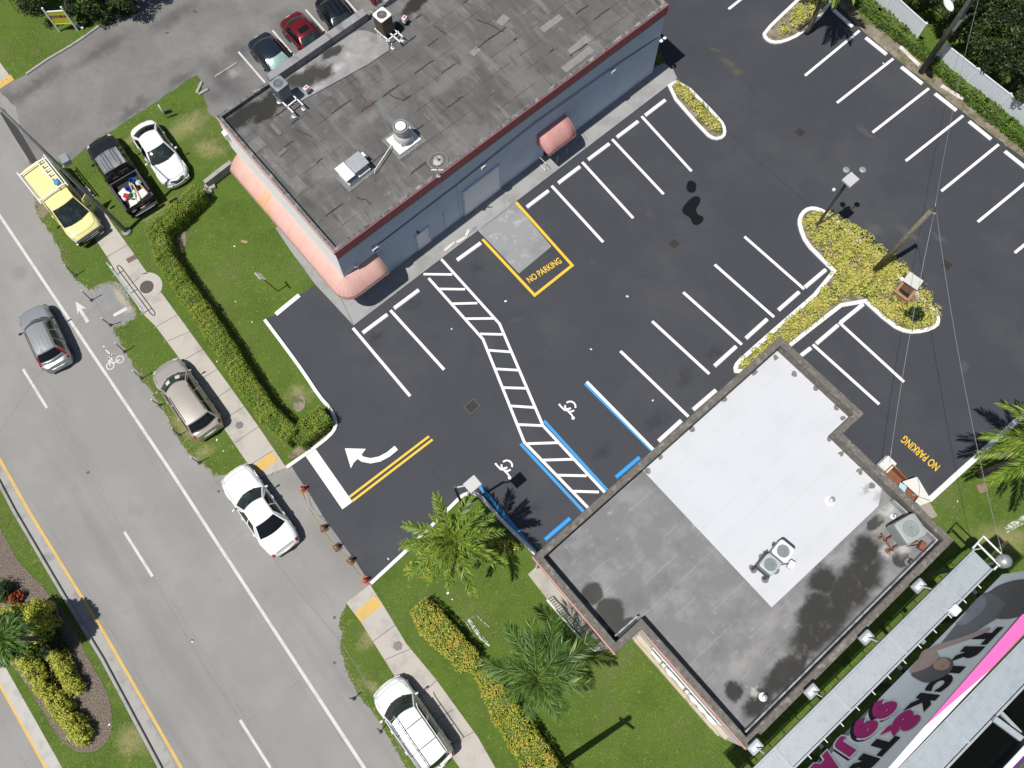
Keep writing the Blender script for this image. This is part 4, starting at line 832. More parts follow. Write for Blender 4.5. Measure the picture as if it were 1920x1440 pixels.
M['seam'] = mat('panel_gap', (.06,.06,.062), rough=.8); M['shade'] = mat('foil_sunshade', (.36,.52,.46), [((.5,.62,.57), ('n',3,.45,.65,4), .7)], .3, .3)
M['plate'] = mat('licence_plate', (.65,.66,.62), rough=.5)

def lerp(a, b, t): return a + (b - a) * t
def interp(K, x):
    if x <= K[0][0]: return K[0][1]
    for (a, p), (b, q) in zip(K, K[1:]):
        if x <= b:
            t = (x - a) / (b - a); t = t * t * (3 - 2 * t); return lerp(p, q, t)
    return K[-1][1]
class Car:
    def __init__(s, lab, cat, front, rear, W_, Hr, prof, gh, pm, opts=None, name='parked_car', grp=None, zref=.55, L=None):
        o = s.o = opts or {}; F, Rr = W(*front, zref), W(*rear, zref); d = F - Rr; s.L = L or d.length; s.Wd = W_; c = (F + Rr) / 2
        if L and o.get('anchor') == 'front': c = F - d.normalized() * L / 2
        if L and o.get('anchor') == 'rear': c = Rr + d.normalized() * L / 2
        s.t = thing(name, lab, cat, (c.x, c.y, .012), math.atan2(d.y, d.x), grp); s.pm = pm; h = s.L / 2
        s.prof = [(k * h, z) for k, z in prof]; s.rf = o.get('rf', .34); s.rr = o.get('rr', .26); s.crown = o.get('crown', .05)
        # body ---------------------------------------------------
        N = 34; xs = [-h + 2*h*(.5 - .5*math.cos(PI*k/N)) * 1.0 for k in range(N+1)]
        U = [0,.22,.44,.64,.80,.90,.96,.99,1.0,.985,.96,.93]
        rows = []
        for x in xs:
            hw = s.hw(x); zt = interp(s.prof, x); row = []
            for i, u in enumerate(U):
                if i <= 6: z = zt - s.crown * (u ** 2.2) - (.035 if i >= 5 else 0) - (.05 if i == 6 else 0)
                else: z = [0,0,0,0,0,0,0, zt-.18 - s.crown, lerp(zt,.3,.45), lerp(zt,.3,.75), .34, .24][i]
                row.append((x, hw * u, min(z, zt)))
            rows.append([(a, -b, c2) for a, b, c2 in row[::-1]] + row[1:])
        mb = MB().grid(rows, flip=True); n = len(rows[0])
        mb.add(rows[0], [tuple(range(n))]); mb.add(rows[-1], [tuple(reversed(range(n)))])
        s.body = ob('body', mb, pm, s.t, auto=38)
        # greenhouse ----------------------------------------------
        g = s.g = dict(gh); s.K = {}
        for k in ('xr0','xr1','xf1','xf0'): s.K[k] = g[k] * h
        mb = MB(); rg = [i/10 for i in range(11)]; sg = [-1 + 2*i/12 for i in range(13)]
        mb.grid([[s.roof(r, q) for q in sg] for r in rg], flip=True)
        mb.grid([[s.front(q, t) for q in sg] for t in (0,.33,.66,1)], flip=False); mb.grid([[s.rear(q, t) for q in sg] for t in (0,.33,.66,1)], flip=True)
        for sd in (1, -1): mb.grid([[s.side(r, t, sd) for r in rg] for t in (0,.33,.66,1)], flip=(sd > 0))
        ob('cabin', mb, o.get('cabm', pm), s.t, auto=50)
        if o.get('roofm'): ob('roof', MB().grid([[s.off(s.roof(r, q), (0,0,.006)) for q in sg] for r in rg], flip=True), o['roofm'], s.t, auto=50)
        ws = ob('windshield', s.panel(s.front, -.93, .93, .05, .97, (1,0,.6)), o.get('wsm', M['glass']), s.t, auto=40)
        ob('rear_window', s.panel(s.rear, -.9, .9, *o.get('rw', (.1,.94)), (-1,0,.5)), M['tint'], s.t, auto=40)
        for sd in (1, -1):
            for (a, b) in o.get('sw', [(.05,.46),(.5,.93)]):
                ob('side_window', s.panel(lambda r, t, sd=sd: s.side(r, t, sd), a, b, .1, .9, (0,sd,.35)), M['tint'], s.t, auto=40)
        # trim ----------------------------------------------------
        if o.get('mirrors', 1):
            for sd in (1, -1):
                x = s.K['xf0'] - .48; y = s.side((x - s.K['xr0'])/(s.K['xf0']-s.K['xr0']), 0, sd)[1]; z = interp(s.prof, x) + .06
                m = ob('mirror', MB().rbox((x+.02, y + sd*.17, z), (.10,.17,.12), .04, top=.03, rz=sd*.15), o.get('mirm', pm), s.t, auto=40)
                ob('mirror_arm', MB().box((x+.02, y + sd*.05, z-.03), (.06,.14,.05)), M['trim'], m)
        for nm, xx, rr_, mt, hy, zz in (('headlight', h, s.rf, M['head'], .60, interp(s.prof, h*.93)-.10), ('taillight', -h, s.rr, o.get('tailm', M['tail']), .66, interp(s.prof, -h*.95)-.10)):
            for sd in (1, -1):
                a0, a1 = (.86,.965) if nm == 'headlight' else o.get('tl', (.90,.975)); sg2 = 1 if xx > 0 else -1; rows = []
                for k in range(6):
                    x = sg2 * h * lerp(a0, a1, k/5); hw = s.hw(x); zt = interp(s.prof, x); u0, u1 = o.get('hlu' if xx > 0 else 'tlu', (.74,.99)); row = []
                    for q in range(5):
                        u = lerp(u0, u1, q/4); z = zt - s.crown*u**2.2 - max(0,(u-.86))*.85 + .007; row.append((x + sg2*.004, sd*(hw*u + .006), z))
                    row.append((x + sg2*.004, sd*(hw*1.0 + .008), zt - s.crown - .2)); rows.append(row)
                ob(nm, MB().grid(rows, flip=(sd*sg2 > 0)), mt, s.t, auto=40)
        bp = o.get('bumper', pm)
        for nm, sg2 in (('front_bumper', 1), ('rear_bumper', -1)):
            pts = []; zb = interp(s.prof, sg2*h*.99) - .17
            zb = o.get('zb', min(zb, .55))
            for k in range(13):
                y = lerp(-1, 1, k/12); x = sg2*(h - .02 + .07 - .16*abs(y)**2.5); pts.append((x, y*s.hw(h*.9)*.98, zb))
            path = pts; b = MB(); rows = [[(p[0] - sg2*.12, p[1], zb+.12), (p[0] - sg2*.01, p[1], zb+.10), (p[0], p[1], zb+.02), (p[0]-sg2*.01, p[1], zb-.16), (p[0]-sg2*.1, p[1], zb-.24)] for p in pts]
            b.grid(rows, flip=(sg2 < 0)); bo = ob(nm, b, bp if nm == 'rear_bumper' or not o.get('fbm') else o['fbm'], s.t, auto=50)
            if sg2 < 0: ob('licence_plate', MB().box((-h+.0-.06, 0, zb+.1+o.get('plz',.0)), (.03,.3,.15)), M['plate'], bo)
        gz = interp(s.prof, h*.985)
        ob('grille', MB().box((h*.985, 0, gz-.14), (.1, s.Wd*.5, .16)), o.get('grm', M['trim']), s.t, bevel=.02)
        for sx, sd in ((1,1),(1,-1),(-1,1),(-1,-1)):
            x = sx*h*.62 if sx > 0 else -h*.60; r = o.get('wr', .33); y = s.hw(x) - .10
            Mx = Matrix.Rotation(R(90), 4, 'X'); ty = MB().lathe([(r*.6,-.1),(r*.95,-.11),(r,-.06),(r,.06),(r*.95,.11),(r*.6,.1)], n=26, M=Mx)
            wv = ob('wheel', MB().lathe([(.05,-.09),(r*.6,-.09),(r*.6,.09),(.05,.09)], n=20, M=Mx), M['rim'], s.t, auto=40); wv.location = (x, sd*y, r)
            tv = ob('tyre', ty, M['tyre'], wv, auto=40)
            ob('wheel_arch', MB().tube([(x + (r+.06)*math.cos(a), sd*(s.hw(x)-.005), r + (r+.05)*math.sin(a)) for a in [PI*k/12 for k in range(13)]], .035, 6), M['trim'] if o.get('archt') else pm, s.t, smooth=True)
        # seams: bonnet, boot, doors
        if o.get('seams', 1):
            sm = MB(); xc = s.K['xf0'] + .02; xn = h*.9; wv = .8
            for sd in (1, -1): sm.grid(s.drape([(xc + .05, sd*.86), ((xc+xn)/2, sd*.84), (xn-.12, sd*.76)], .014))
            sm.grid(s.drape([(xn - .12 + .10*(1-(q)**2), q*.76) for q in [-1,-.6,-.3,0,.3,.6,1]], .014))
            ob('panel_gap', sm, M['seam'], s.t)
            for sd in (1, -1):
                dm = MB(); ex = s.K['xr0']*.9 if s.K['xr0'] > -h*.8 else -h*.58
                for x in [s.K['xf0']*.86, lerp(s.K['xf0'], ex, .47), ex*.97]: dm.grid([[(x-.008, sd*(s.hw(x)*u + .004), interp(s.prof, x)*k2 + k3) for u, k2, k3 in ((.97,1,-.115),(1,.6,.12),(.985,0,.36))], [(x+.008, sd*(s.hw(x)*u + .004), interp(s.prof, x)*k2 + k3) for u, k2, k3 in ((.97,1,-.115),(1,.6,.12),(.985,0,.36))]])
                ob('door_gap', dm, M['seam'], s.t)
                for fx in (.38,.8): xh = lerp(s.K['xf0'], ex, fx+.02); ob('door_handle', MB().rbox((xh, sd*(s.hw(xh)+.012), interp(s.prof, xh)-.2), (.2,.035,.04), .012), o.get('hm', pm), s.t)
        if o.get('wipers', 1):
            for q in (-.45, .3):
                a, b_ = s.front(q, .03), s.front(q - .5, .16); ob('wiper', MB().tube([s.off(a,(.02,0,.025)), s.off(b_,(.02,0,.025))], .012, 5), M['trim'], s.t)
    def hw(s, x):
        t = abs(2*x/s.L); c = s.rf if x > 0 else s.rr; e = max(0, (t-.72)/.28)
        return s.Wd/2 * (1 - .035*t*t) * (1 - c * e**2.6) * (1 if t < .995 else .97)
    def off(s, p, d): return (p[0]+d[0], p[1]+d[1], p[2]+d[2])
    def wb(s, x): return min(s.g['wb'], s.hw(x)*.965)
    def zbelt(s, x): return interp(s.prof, x) - s.crown*.85 - .025
    def roof(s, r, q):
        g = s.g; w_ = lerp(g['wr'], g['wf'], r); x0 = s.K['xr1'] + g.get('bwr',.06)*q*q; x1 = s.K['xf1'] - g.get('bwf',.1)*q*q
        return (lerp(x0, x1, r), q*w_, g['zr'] - g.get('cr',.05)*q*q - g.get('arch',.05)*(2*r-1)**2 - g.get('slope',0)*(r if g.get('slope',0) > 0 else (r-1)))
    def front(s, q, t):
        p = s.roof(1, q); x0 = s.K['xf0'] - s.g.get('bf',.22)*q*q; y0 = q*s.wb(x0); z0 = interp(s.prof, x0) - s.crown*(abs(q)*.96)**2.2 - .01 - .02*abs(q)
        return (lerp(x0, p[0], t) , lerp(y0, p[1], t), lerp(z0, p[2], t) + .05*math.sin(PI*t))
    def rear(s, q, t):
        p = s.roof(0, q); x0 = s.K['xr0'] + s.g.get('br',.15)*q*q; y0 = q*s.wb(x0); z0 = interp(s.prof, x0) - s.crown*(abs(q)*.96)**2.2 - .01 - .02*abs(q)
        return (lerp(x0, p[0], t), lerp(y0, p[1], t), lerp(z0, p[2], t) + .035*math.sin(PI*t))
    def side(s, r, t, sd):
        p = s.roof(r, sd); a = s.rear(sd, 0)[0]; b = s.front(sd, 0)[0]; x0 = lerp(a, b, r); z0 = interp(s.prof, x0) - s.crown*.92 - .03
        return (lerp(x0, p[0], t), sd*lerp(s.wb(x0), abs(p[1]), t) + sd*.03*math.sin(PI*t), lerp(z0, p[2], t))
    def panel(s, fn, a, b, c, d, n, k=.012):
        nn = Vector(n).normalized()*k; rows = [[s.off(fn(lerp(a, b, i/8), lerp(c, d, j/5)), nn) for i in range(9)] for j in range(6)]
        mb = MB().grid(rows); A = Vector(rows[0][0]); v = (Vector(rows[0][-1])-A).cross(Vector(rows[-1][0])-A)
        if v.dot(nn) < 0: mb = MB().grid(rows, flip=True)
        return mb
    def drape(s, pts, wd, dz=.006):
        P = []; 
        for (x0, u0), (x1, u1) in zip(pts, pts[1:]):
            for k in range(4): P.append((lerp(x0, x1, k/4), lerp(u0, u1, k/4)))
        P.append(pts[-1]); Q = []
        for x, u in P: Q.append(Vector((x, s.hw(x)*u, interp(s.prof, x) - s.crown*abs(u)**2.2 + dz)))
        L_, R_ = [], []
        for i, p in enumerate(Q):
            t = (Q[min(i+1,len(Q)-1)] - Q[max(i-1,0)]); n2 = Vector((-t.y, t.x, 0)).normalized()*wd/2; L_.append(tuple(p+n2)); R_.append(tuple(p-n2))
        return [L_, R_]
    def roofpatch(s, name, r0, r1, q0, q1, m, dz=.008):
        return ob(name, MB().grid([[s.off(s.roof(lerp(r0,r1,i/6), lerp(q0,q1,j/6)), (0,0,dz)) for j in range(7)] for i in range(7)], flip=True), m, s.t, auto=40)
    def ribs(s, n, r0=.05, r1=.95, qm=.8, w_=.02, m=None):
        for k in range(n):
            q = -qm + 2*qm*k/(n-1); rows = [[s.off(s.roof(lerp(r0,r1,i/8), q + e), (0,0,.009 if e == 0 else .004)) for e in (-w_, 0, w_)] for i in range(9)]
            ob('roof_rib', MB().grid(rows, flip=True), m or s.pm, s.t, auto=60)
    def rails(s, q, m, r0=.05, r1=.95, h=.06, rad=.018):
        for sd in (1,-1): ob('roof_rail', MB().tube([s.off(s.roof(r0, sd*q),(0,0,0))] + [s.off(s.roof(lerp(r0+.03,r1-.03,k/8), sd*q),(0,0,h)) for k in range(9)] + [s.roof(r1, sd*q)], rad, 6), m, s.t)

SED = [(-1,.62),(-.93,.86),(-.8,.93),(-.5,.97),(0,.98),(.38,.97),(.62,.90),(.85,.80),(.95,.70),(1,.56)]
SUVP = [(-1,.80),(-.97,.95),(-.8,1.05),(0,1.06),(.42,1.04),(.62,.99),(.86,.90),(.95,.78),(1,.6)]
# white saloon at the driveway
p = paint('white_car_paint', (.80,.80,.79))
c = Car('large white four door sedan parked on the driveway apron beside the road', 'car', (436,883), (539,1030), 1.96, 1.45,
    [(-1,.66),(-.95,.86),(-.8,.96),(-.5,.99),(0,.98),(.3,.96),(.55,.93),(.8,.86),(.94,.76),(1,.58)],
    dict(xr0=-.62,xr1=-.32,xf1=.11,xf0=.42,wb=.90,wr=.60,wf=.60,zr=1.44,cr=.045,bf=.3,br=.18,bwf=.1), p, dict(rf=.3, rr=.2, tlu=(.80,.985), tl=(.93,.985), hm=p, rw=(.06,.93), sw=[(.13,.47),(.52,.9)], wr=.34))
ob('boot_gap', MB().grid(c.drape([(-c.L/2*.955 - .0*q*q, q*.66) for q in (-1,-.5,0,.5,1)], .03)), M['trim'], c.t)
# beige minivan
p = paint('beige_car_paint', (.47,.43,.38), .35, .3)
c = Car('beige minivan with grooved roof parked on the verge beside the upper sidewalk', 'minivan', (307,683), (396,812), 1.98, 1.78,
    [(-1,.78),(-.985,1.0),(-.9,1.1),(0,1.1),(.35,1.08),(.55,1.02),(.8,.90),(.93,.76),(1,.56)],
    dict(xr0=-.93,xr1=-.74,xf1=.24,xf0=.58,wb=.91,wr=.68,wf=.64,zr=1.77,cr=.05,bf=.36,br=.2,bwf=.22,bwr=.06,arch=.04), p,
    dict(rf=.42, rr=.2, tl=(.90,.97), tlu=(.86,.99), sw=[(.03,.3),(.33,.62),(.66,.95)], rw=(.15,.9), bumper=mat('pale_bumper', (.55,.53,.48), rough=.4), wr=.34))
c.ribs(9, .06, .82, .72, .022, mat('rib_paint', (.40,.36,.32), rough=.35, metal=.3)); c.rails(.93, M['trim'], .05, .86, .03, .016)
for q in (-.45,.35): ob('paper', MB().grid([[c.off(c.front(lerp(q-.16,q+.16,i/3), lerp(.35,.72,j/3)), (.02,0,.016)) for i in range(4)] for j in range(4)]), mat('white_paper', (.6,.66,.62)) if 'paper' not in M else M['paper'], c.t); M['paper'] = bpy.data.materials['white_paper']
# silver SUV on the road
p = paint('silver_car_paint', (.40,.41,.42), .45, .28)
c = Car('silver compact SUV with red pillar tail lamps driving up the road', 'SUV', (60,578), (112,688), 1.84, 1.66, [(-1,.70),(-.985,.98),(-.9,1.04),(0,1.05),(.38,1.04),(.6,.98),(.84,.86),(.95,.72),(1,.55)],
    dict(xr0=-.93,xr1=-.66,xf1=.22,xf0=.5,wb=.86,wr=.58,wf=.60,zr=1.66,cr=.06,bf=.28,br=.16,bwf=.14,arch=.05), p, dict(rf=.36, rr=.2, tl=(.9,.95), tlu=(.9,.99), sw=[(.06,.3),(.34,.62),(.66,.92)], rw=(.3,.9), mirm=M['trim'], archt=1), name='moving_car')
for sd in (1,-1):
    ob('tail_lamp_column', c.panel(c.rear, sd*.88, sd*1.0, .02, .78, (-1,0,.5), .016), M['tail'], c.t)
    ob('roof_channel', MB().grid([[c.off(c.roof(k/8, sd*q), (0,0,.008)) for q in (.9,.96)] for k in range(9)], flip=sd>0), M['trim'], c.t)
ob('chrome_strip', MB().tube([c.off(c.rear(q, .2), (-.03,0,.02)) for q in [-.8,-.4,0,.4,.8]], .025, 6), M['chrome'], c.t)
c.ribs(4, .08, .55, .6, .012); ob('aerial', MB().tube([c.off(c.roof(.1,.3),(0,0,0)), c.off(c.roof(.0,.3),(-.1,0,.2))], .012, 5), M['trim'], c.t)
# white van with ladder rack, lower edge
p = paint('white_van_paint', (.82,.82,.81))
c = Car('white passenger van carrying a ladder on its roof rack beside the lower sidewalk', 'van', (722,1282), (828,1436), 2.02, 1.85,
    [(-1,.85),(-.985,1.1),(-.9,1.16),(0,1.16),(.35,1.14),(.58,1.06),(.8,.95),(.93,.80),(1,.58)],
    dict(xr0=-.95,xr1=-.84,xf1=.30,xf0=.62,wb=.93,wr=.72,wf=.70,zr=1.84,cr=.05,bf=.34,br=.12,bwf=.14,arch=.03), p, dict(rf=.42, rr=.18, tlu=(.9,.99), sw=[(.34,.60),(.66,.95)], wr=.34), zref=.6)
k = c.K; rx0, rx1 = k['xr1']+.15, k['xf1']-.2
for x in (rx1-.55, rx0+.75): ob('rack_bar', MB().tube([(x,-.8,1.93),(x,.8,1.93)], .022, 6), M['trim'], c.t)
for sd in (1,-1): ob('roof_rail', MB().tube([(rx0,sd*.70,1.86),(rx1,sd*.70,1.88)], .025, 6), M['whitem'], c.t)
ob('side_pole', MB().tube([(rx0-.1,-.82,1.97),(rx1-.1,-.82,1.97),(rx1+.15,-.9,1.9)], .025, 6), M['whitem'], c.t)
tl = thing('ladder', 'aluminium extension ladder strapped along the roof rack of the white van', 'ladder', tuple(WM[c.t.name] @ Vector((0,0,1.97))), c.t.rotation_euler.z)
for y in (.34,.76): ob('ladder_rail', MB().tube([(rx0-.5,y,0),(rx1+.35,y,.0)], .03, 6), M['metal'], tl)
for i in range(11): x = lerp(rx0-.4, rx1+.25, i/10); ob('rung', MB().tube([(x,.34,0),(x,.76,0)], .018, 6), M['metal'], tl)
# yellow work van
M['yel'] = paint('pale_yellow_van_paint', (.82,.74,.33))
p = M['yel']
c = Car('pale yellow work van with white ladder rack and open side door by the light pole', 'van', (168,441), (74,322), 2.02, 1.95,
    [(-1,.95),(-.99,1.15),(-.9,1.2),(0,1.2),(.45,1.18),(.66,1.12),(.84,1.02),(.94,.86),(1,.6)],
    dict(xr0=-.98,xr1=-.9,xf1=.34,xf0=.68,wb=.94,wr=.80,wf=.76,zr=2.0,cr=.05,bf=.22,br=.05,bwf=.12,arch=.03), p, dict(mirm=M['trim'], rf=.16, rr=.1, tlu=(.93,.99), sw=[(.74,.95)], rw=(.4,.9), fbm=M['trim'], grm=M['trim'], bumper=M['trim'], wr=.36, seams=1, hlu=(.86,.98)), zref=.8)
k = c.K; rx0, rx1 = k['xr1']+.35, k['xf1']-.95
for x in (rx1, rx0): ob('rack_bar', MB().box((x,0,2.16), (.09,1.86,.07)), M['whitem'], c.t, bevel=.01)
for sd in (1,-1): ob('rack_rail', MB().box(((rx0+rx1)/2,sd*.93,2.18), (rx1-rx0+.5,.06,.06)), M['whitem'], c.t)
tl = thing('ladder', 'white ladder lying on the roof of the yellow work van', 'ladder', tuple(WM[c.t.name] @ Vector((0,0,2.2))), c.t.rotation_euler.z)
for y in (.36,.78): ob('ladder_rail', MB().box(((rx0+rx1)/2,y,.02), (rx1-rx0+.2,.05,.08)), M['whitem'], tl)
for i in range(7): x = lerp(rx0, rx1, i/6); ob('rung', MB().box((x,.57,.02), (.09,.42,.05)), M['whitem'], tl)
o = ob('blue_tarp_bundle', MB().lathe([(.05,0),(.2,.03),(.17,.14),(.06,.18)], n=9), mat('blue_tarp', (.05,.24,.5), [((.5,.55,.6), ('n',7,.5,.6,3), .7)], .6), smooth=True)
o.location = WM[c.t.name] @ Vector((rx1-.3,.55,2.24)); tag(o, 'crumpled blue bundle tied on the yellow van roof rack', 'bundle')
ob('front_door', MB().box((1.18,1.28,1.0), (.06,.72,1.3), rz=.5).box((1.14,1.3,1.72), (.05,.62,.08), rz=.5).box((1.3,1.0,1.5), (.05,.05,.5), rz=.5), p, c.t, bevel=.01); ob('door_mirror', MB().rbox((1.5,1.5,1.35), (.12,.25,.3), .03), M['trim'], c.t)
ob('grille_panel', MB().box((c.L/2-.03,0,.62), (.2,1.72,.46)), M['trim'], c.t, bevel=.05); ob('grille_bar', MB().box((c.L/2+.075,0,.78), (.02,1.1,.04)), M['chrome'], c.t); ob('grille_bar', MB().box((c.L/2+.075,0,.64), (.02,1.1,.04)), M['chrome'], c.t)
ob('front_bumper_bar', MB().tube([(c.L/2+.06-.13*abs(y)**2.3, y*.95, .62) for y in [-1,-.7,-.3,0,.3,.7,1]], .05, 8), M['chrome'], c.t)
# white hatch sedan on the lawn
p = paint('pearl_white_paint', (.80,.80,.80))
c = Car('white sleek sedan parked nose down on the lawn beside the black pickup', 'car', (336,342), (266,237), 1.84, 1.46,
    [(-1,.66),(-.95,.90),(-.85,.99),(-.5,1.0),(0,.98),(.35,.95),(.6,.88),(.83,.78),(.94,.68),(1,.52)],
    dict(xr0=-.80,xr1=-.48,xf1=.04,xf0=.42,wb=.86,wr=.60,wf=.62,zr=1.45,cr=.06,bf=.26,br=.22,bwf=.12,bwr=.12,arch=.08), p, dict(rf=.45, rr=.42, grm=M['trim'], tlu=(.9,.99), sw=[(.06,.5),(.53,.93)], rw=(.02,.97)), zref=.5)
ob('nose_grille', MB().grid(c.drape([(c.L/2*.965 - .10*q*q, q*.62) for q in (-1,-.6,-.2,.2,.6,1)], .16, .012)), M['trim'], c.t)
ob('grille_panel', MB().grid([[(c.L/2 - .02 - .13*abs(y)**2 + .03, y*.62, z) for y in [-1,-.6,-.2,.2,.6,1]] for z in (.34,.6)], flip=False), M['trim'], c.t)
# old car park row
def row(lab, fr, re, col, sunroof=False, shade=False, met=.5, chrome=True, L=4.6, nm='parked_car', cat='car'):
    p = paint('paint_'+lab.split()[0], col, met, .25)
    c = Car(lab, cat, fr, re, 1.84, 1.45, SED, dict(xr0=-.80,xr1=-.50,xf1=.08,xf0=.42,wb=.85,wr=.56,wf=.60,zr=1.44,cr=.06,bf=.26,br=.2,bwf=.12,bwr=.1,arch=.07), p, dict(rf=.4, rr=.36, sw=[(.06,.48),(.52,.93)], anchor='rear', rw=(.08,.96), tlu=(.8,.99)), L=L, grp='cars in the old car park behind the long building')
    if sunroof: c.roofpatch('sunroof', .55, .86, -.6, .6, M['tint'])
    if shade: ob('sunshade', c.panel(c.front, -.86, .86, .1, .9, (1,0,.6), .02), M['shade'], c.t, auto=40)
    if chrome:
        for sd in (1,-1): ob('chrome_strip', MB().tube([c.off(c.side(k/10, .04, sd), (0,sd*.012,0)) for k in range(11)], .011, 5), M['chrome'], c.t)
    return c
row('navy blue sedan with a pale sunshade behind its windshield', (545,148), (482,72), (.025,.036,.06), shade=True)
row('dark red sedan with a black sunroof next to the navy sedan', (608,108), (541,34), (.22,.012,.022), sunroof=True)
row('black sedan with a ribbed dark roof right of the red sedan', (668,82), (608,-4), (.012,.016,.026)).ribs(3, .1, .9, .6, .012, M['seam'])
row('crimson car mostly beyond the top edge of the picture', (738,16), (684,-50), (.20,.01,.02))
# black pickup
p = paint('black_truck_paint', (.012,.012,.013), 0, .3)
c = Car('black pickup truck with a streaked worn roof and an open loaded bed', 'pickup truck', (184,262), (268,388), 1.98, 1.8,
    [(-1,.62),(-.99,.62),(-.26,.62),(-.22,1.12),(.35,1.1),(.5,1.06),(.8,1.02),(.93,.92),(1,.62)],
    dict(xr0=-.20,xr1=-.12,xf1=.36,xf0=.53,wb=.92,wr=.74,wf=.72,zr=1.78,cr=.05,bf=.16,br=.03,bwf=.08,bwr=.02,arch=.03), p,
    dict(rf=.22, rr=.03, roofm=mat('peeling_roof_paint', (.10,.11,.13), [((.42,.43,.45), ('n',1.1,.46,.6,5,(6,.55,0)), .9), ((.18,.09,.075), ('n',1.0,.5,.62,5,(5,.6,0)), .8)], .4), sw=[(.1,.5),(.55,.93)], rw=(.15,.9), bumper=M['trim'], wr=.38, tl=(.94,.99), tlu=(.93,.99), crown=.04, zb=.6), name='pickup_truck', zref=.7)
c.ribs(7, .08, .92, .78, .04, mat('worn_rib_paint', (.34,.35,.36), [((.16,.09,.08), ('n',1.3,.45,.6,5,(3,.6,0)), .8)], .45))
h = c.L/2; x0, x1 = -h+.03, -.235*h
ob('bed_floor', MB().box(((x0+x1)/2,0,.66), (x1-x0,1.7,.04)), M['trim'], c.t)
for sd in (1,-1):
    b = ob('bed_side', MB().box(((x0+x1)/2,sd*.90,.87), (x1-x0,.13,.5)), p, c.t, bevel=.03); ob('bed_rail', MB().box(((x0+x1)/2,sd*.90,1.135), (x1-x0,.12,.03)), mat('bed_rail_plastic', (.05,.05,.055), rough=.5), b)
ob('tailgate', MB().box((x0+.05,0,.87), (.1,1.9,.5)), p, c.t, bevel=.03); ob('bed_front_wall', MB().box((x1-.03,0,.88), (.07,1.72,.48)), mat('bed_front_paint', (.06,.065,.07), rough=.5), c.t)
ob('rear_bumper_bar', MB().box((-h-.13,0,.55), (.2,1.8,.16)), M['trim'], c.t, bevel=.03); ob('tow_step', MB().box((-h-.24,0,.58), (.03,1.3,.05)), M['metal'], c.t)
TM = WM[c.t.name]
def junk(name, mb, m, x, y, z, lab, cat, rz=0, sm=False, **k):
    o = ob(name, mb, m, smooth=sm, **k); q = TM @ Vector((x, y, z)); o.location = q; o.rotation_euler = (0,0,c.t.rotation_euler.z + rz); tag(o, lab, cat); return o
bm_ = mat('blue_plastic', (.02,.13,.5), rough=.4); wm_ = mat('white_plastic', (.75,.74,.7), rough=.5); rm_ = mat('red_plastic', (.5,.02,.025), rough=.4)
bucket = lambda r=.17, h2=.36: MB().lathe([(r*.8,0),(r,h2),(r*1.06,h2),(r*.93,h2),(r*.74,.03)], n=18)
xb = lambda f: lerp(x1, x0, f)
junk('bucket', bucket(), bm_, xb(.2), -.35, .69, 'blue bucket nearest the cab in the pickup bed', 'bucket'); junk('bucket', bucket(.16,.34), bm_, xb(.38), .12, .69, 'blue bucket in the middle of the pickup bed', 'bucket')
junk('white_box', MB().box((0,0,.12), (.7,.5,.24)), wm_, xb(.42), .45, .69, 'white carton behind the red fuel can in the pickup bed', 'carton', .3, bevel=.02)
junk('white_box', MB().box((0,0,.16), (.6,.8,.32)), wm_, xb(.75), -.35, .69, 'large white carton under the long boards in the pickup bed', 'carton', .15, bevel=.02)
junk('white_box', MB().box((0,0,.1), (.75,.5,.2)), wm_, xb(.8), .3, .69, 'flat white carton by the tailgate of the pickup bed', 'carton', -.2, bevel=.02)
junk('fuel_can', MB().rbox((0,0,.18), (.36,.28,.34), .06, top=.05).tube([(.1,0,.35),(.16,0,.42)], .03, 6), rm_, xb(.58), .42, .83, 'red fuel can on top of a white carton in the pickup bed', 'fuel can', .4)
junk('fuel_can', MB().rbox((0,0,.14), (.34,.24,.26), .06, top=.05), rm_, xb(.93), -.1, .69, 'low red box against the tailgate of the pickup bed', 'box', .2)
junk('garden_hose', MB().tube([(.24*math.cos(a)+.02*math.sin(3*a), .2*math.sin(a), .03 + .012*a) for a in [2*PI*k/18 for k in range(46)]], .022, 6), mat('green_hose', (.04,.3,.1), rough=.5), xb(.66), .12, .9, 'coiled green garden hose in the pickup bed', 'hose', sm=True)
junk('timber_board', MB().box((0,0,.02), (1.35,.09,.04)), mat('raw_timber', (.5,.36,.2), [((.35,.24,.13), ('n',6,.5,.7,3), .5)], .8), xb(.66), -.22, 1.05, 'brown timber board lying over the load in the pickup bed', 'board', -.1)
junk('broom_pole', MB().tube([(-.75,0,.0),(.75,0,.08)], .02, 6), wm_, xb(.6), -.02, 1.06, 'white pole lying lengthwise over the load in the pickup bed', 'pole', -.18)
junk('yellow_rag', MB().lathe([(.02,0),(.14,.01),(.1,.07),(.03,.09)], n=8), mat('yellow_cloth', (.7,.5,.05)), xb(.3), -.18, .98, 'small yellow cloth between the two blue buckets', 'cloth', sm=True)
junk('white_box', MB().box((0,0,.1), (.4,.3,.2)), wm_, xb(.55), -.1, .69, 'small white carton at the middle of the pickup bed', 'carton', .6, bevel=.02)
junk('white_sack', MB().lathe([(.06,0),(.24,.05),(.2,.18),(.05,.24)], n=9), mat('white_sack_cloth', (.72,.71,.68), [((.5,.5,.52), ('n',7,.5,.65,3), .6)], .8), xb(.5), .62, .69, 'white sack beside the red fuel can in the pickup bed', 'sack', sm=True)
junk('white_sack', MB().lathe([(.06,0),(.26,.05),(.2,.16),(.05,.2)], n=9), bpy.data.materials['white_sack_cloth'], xb(.93), .55, .69, 'white sack in the lower left corner of the pickup bed', 'sack', .4, sm=True)
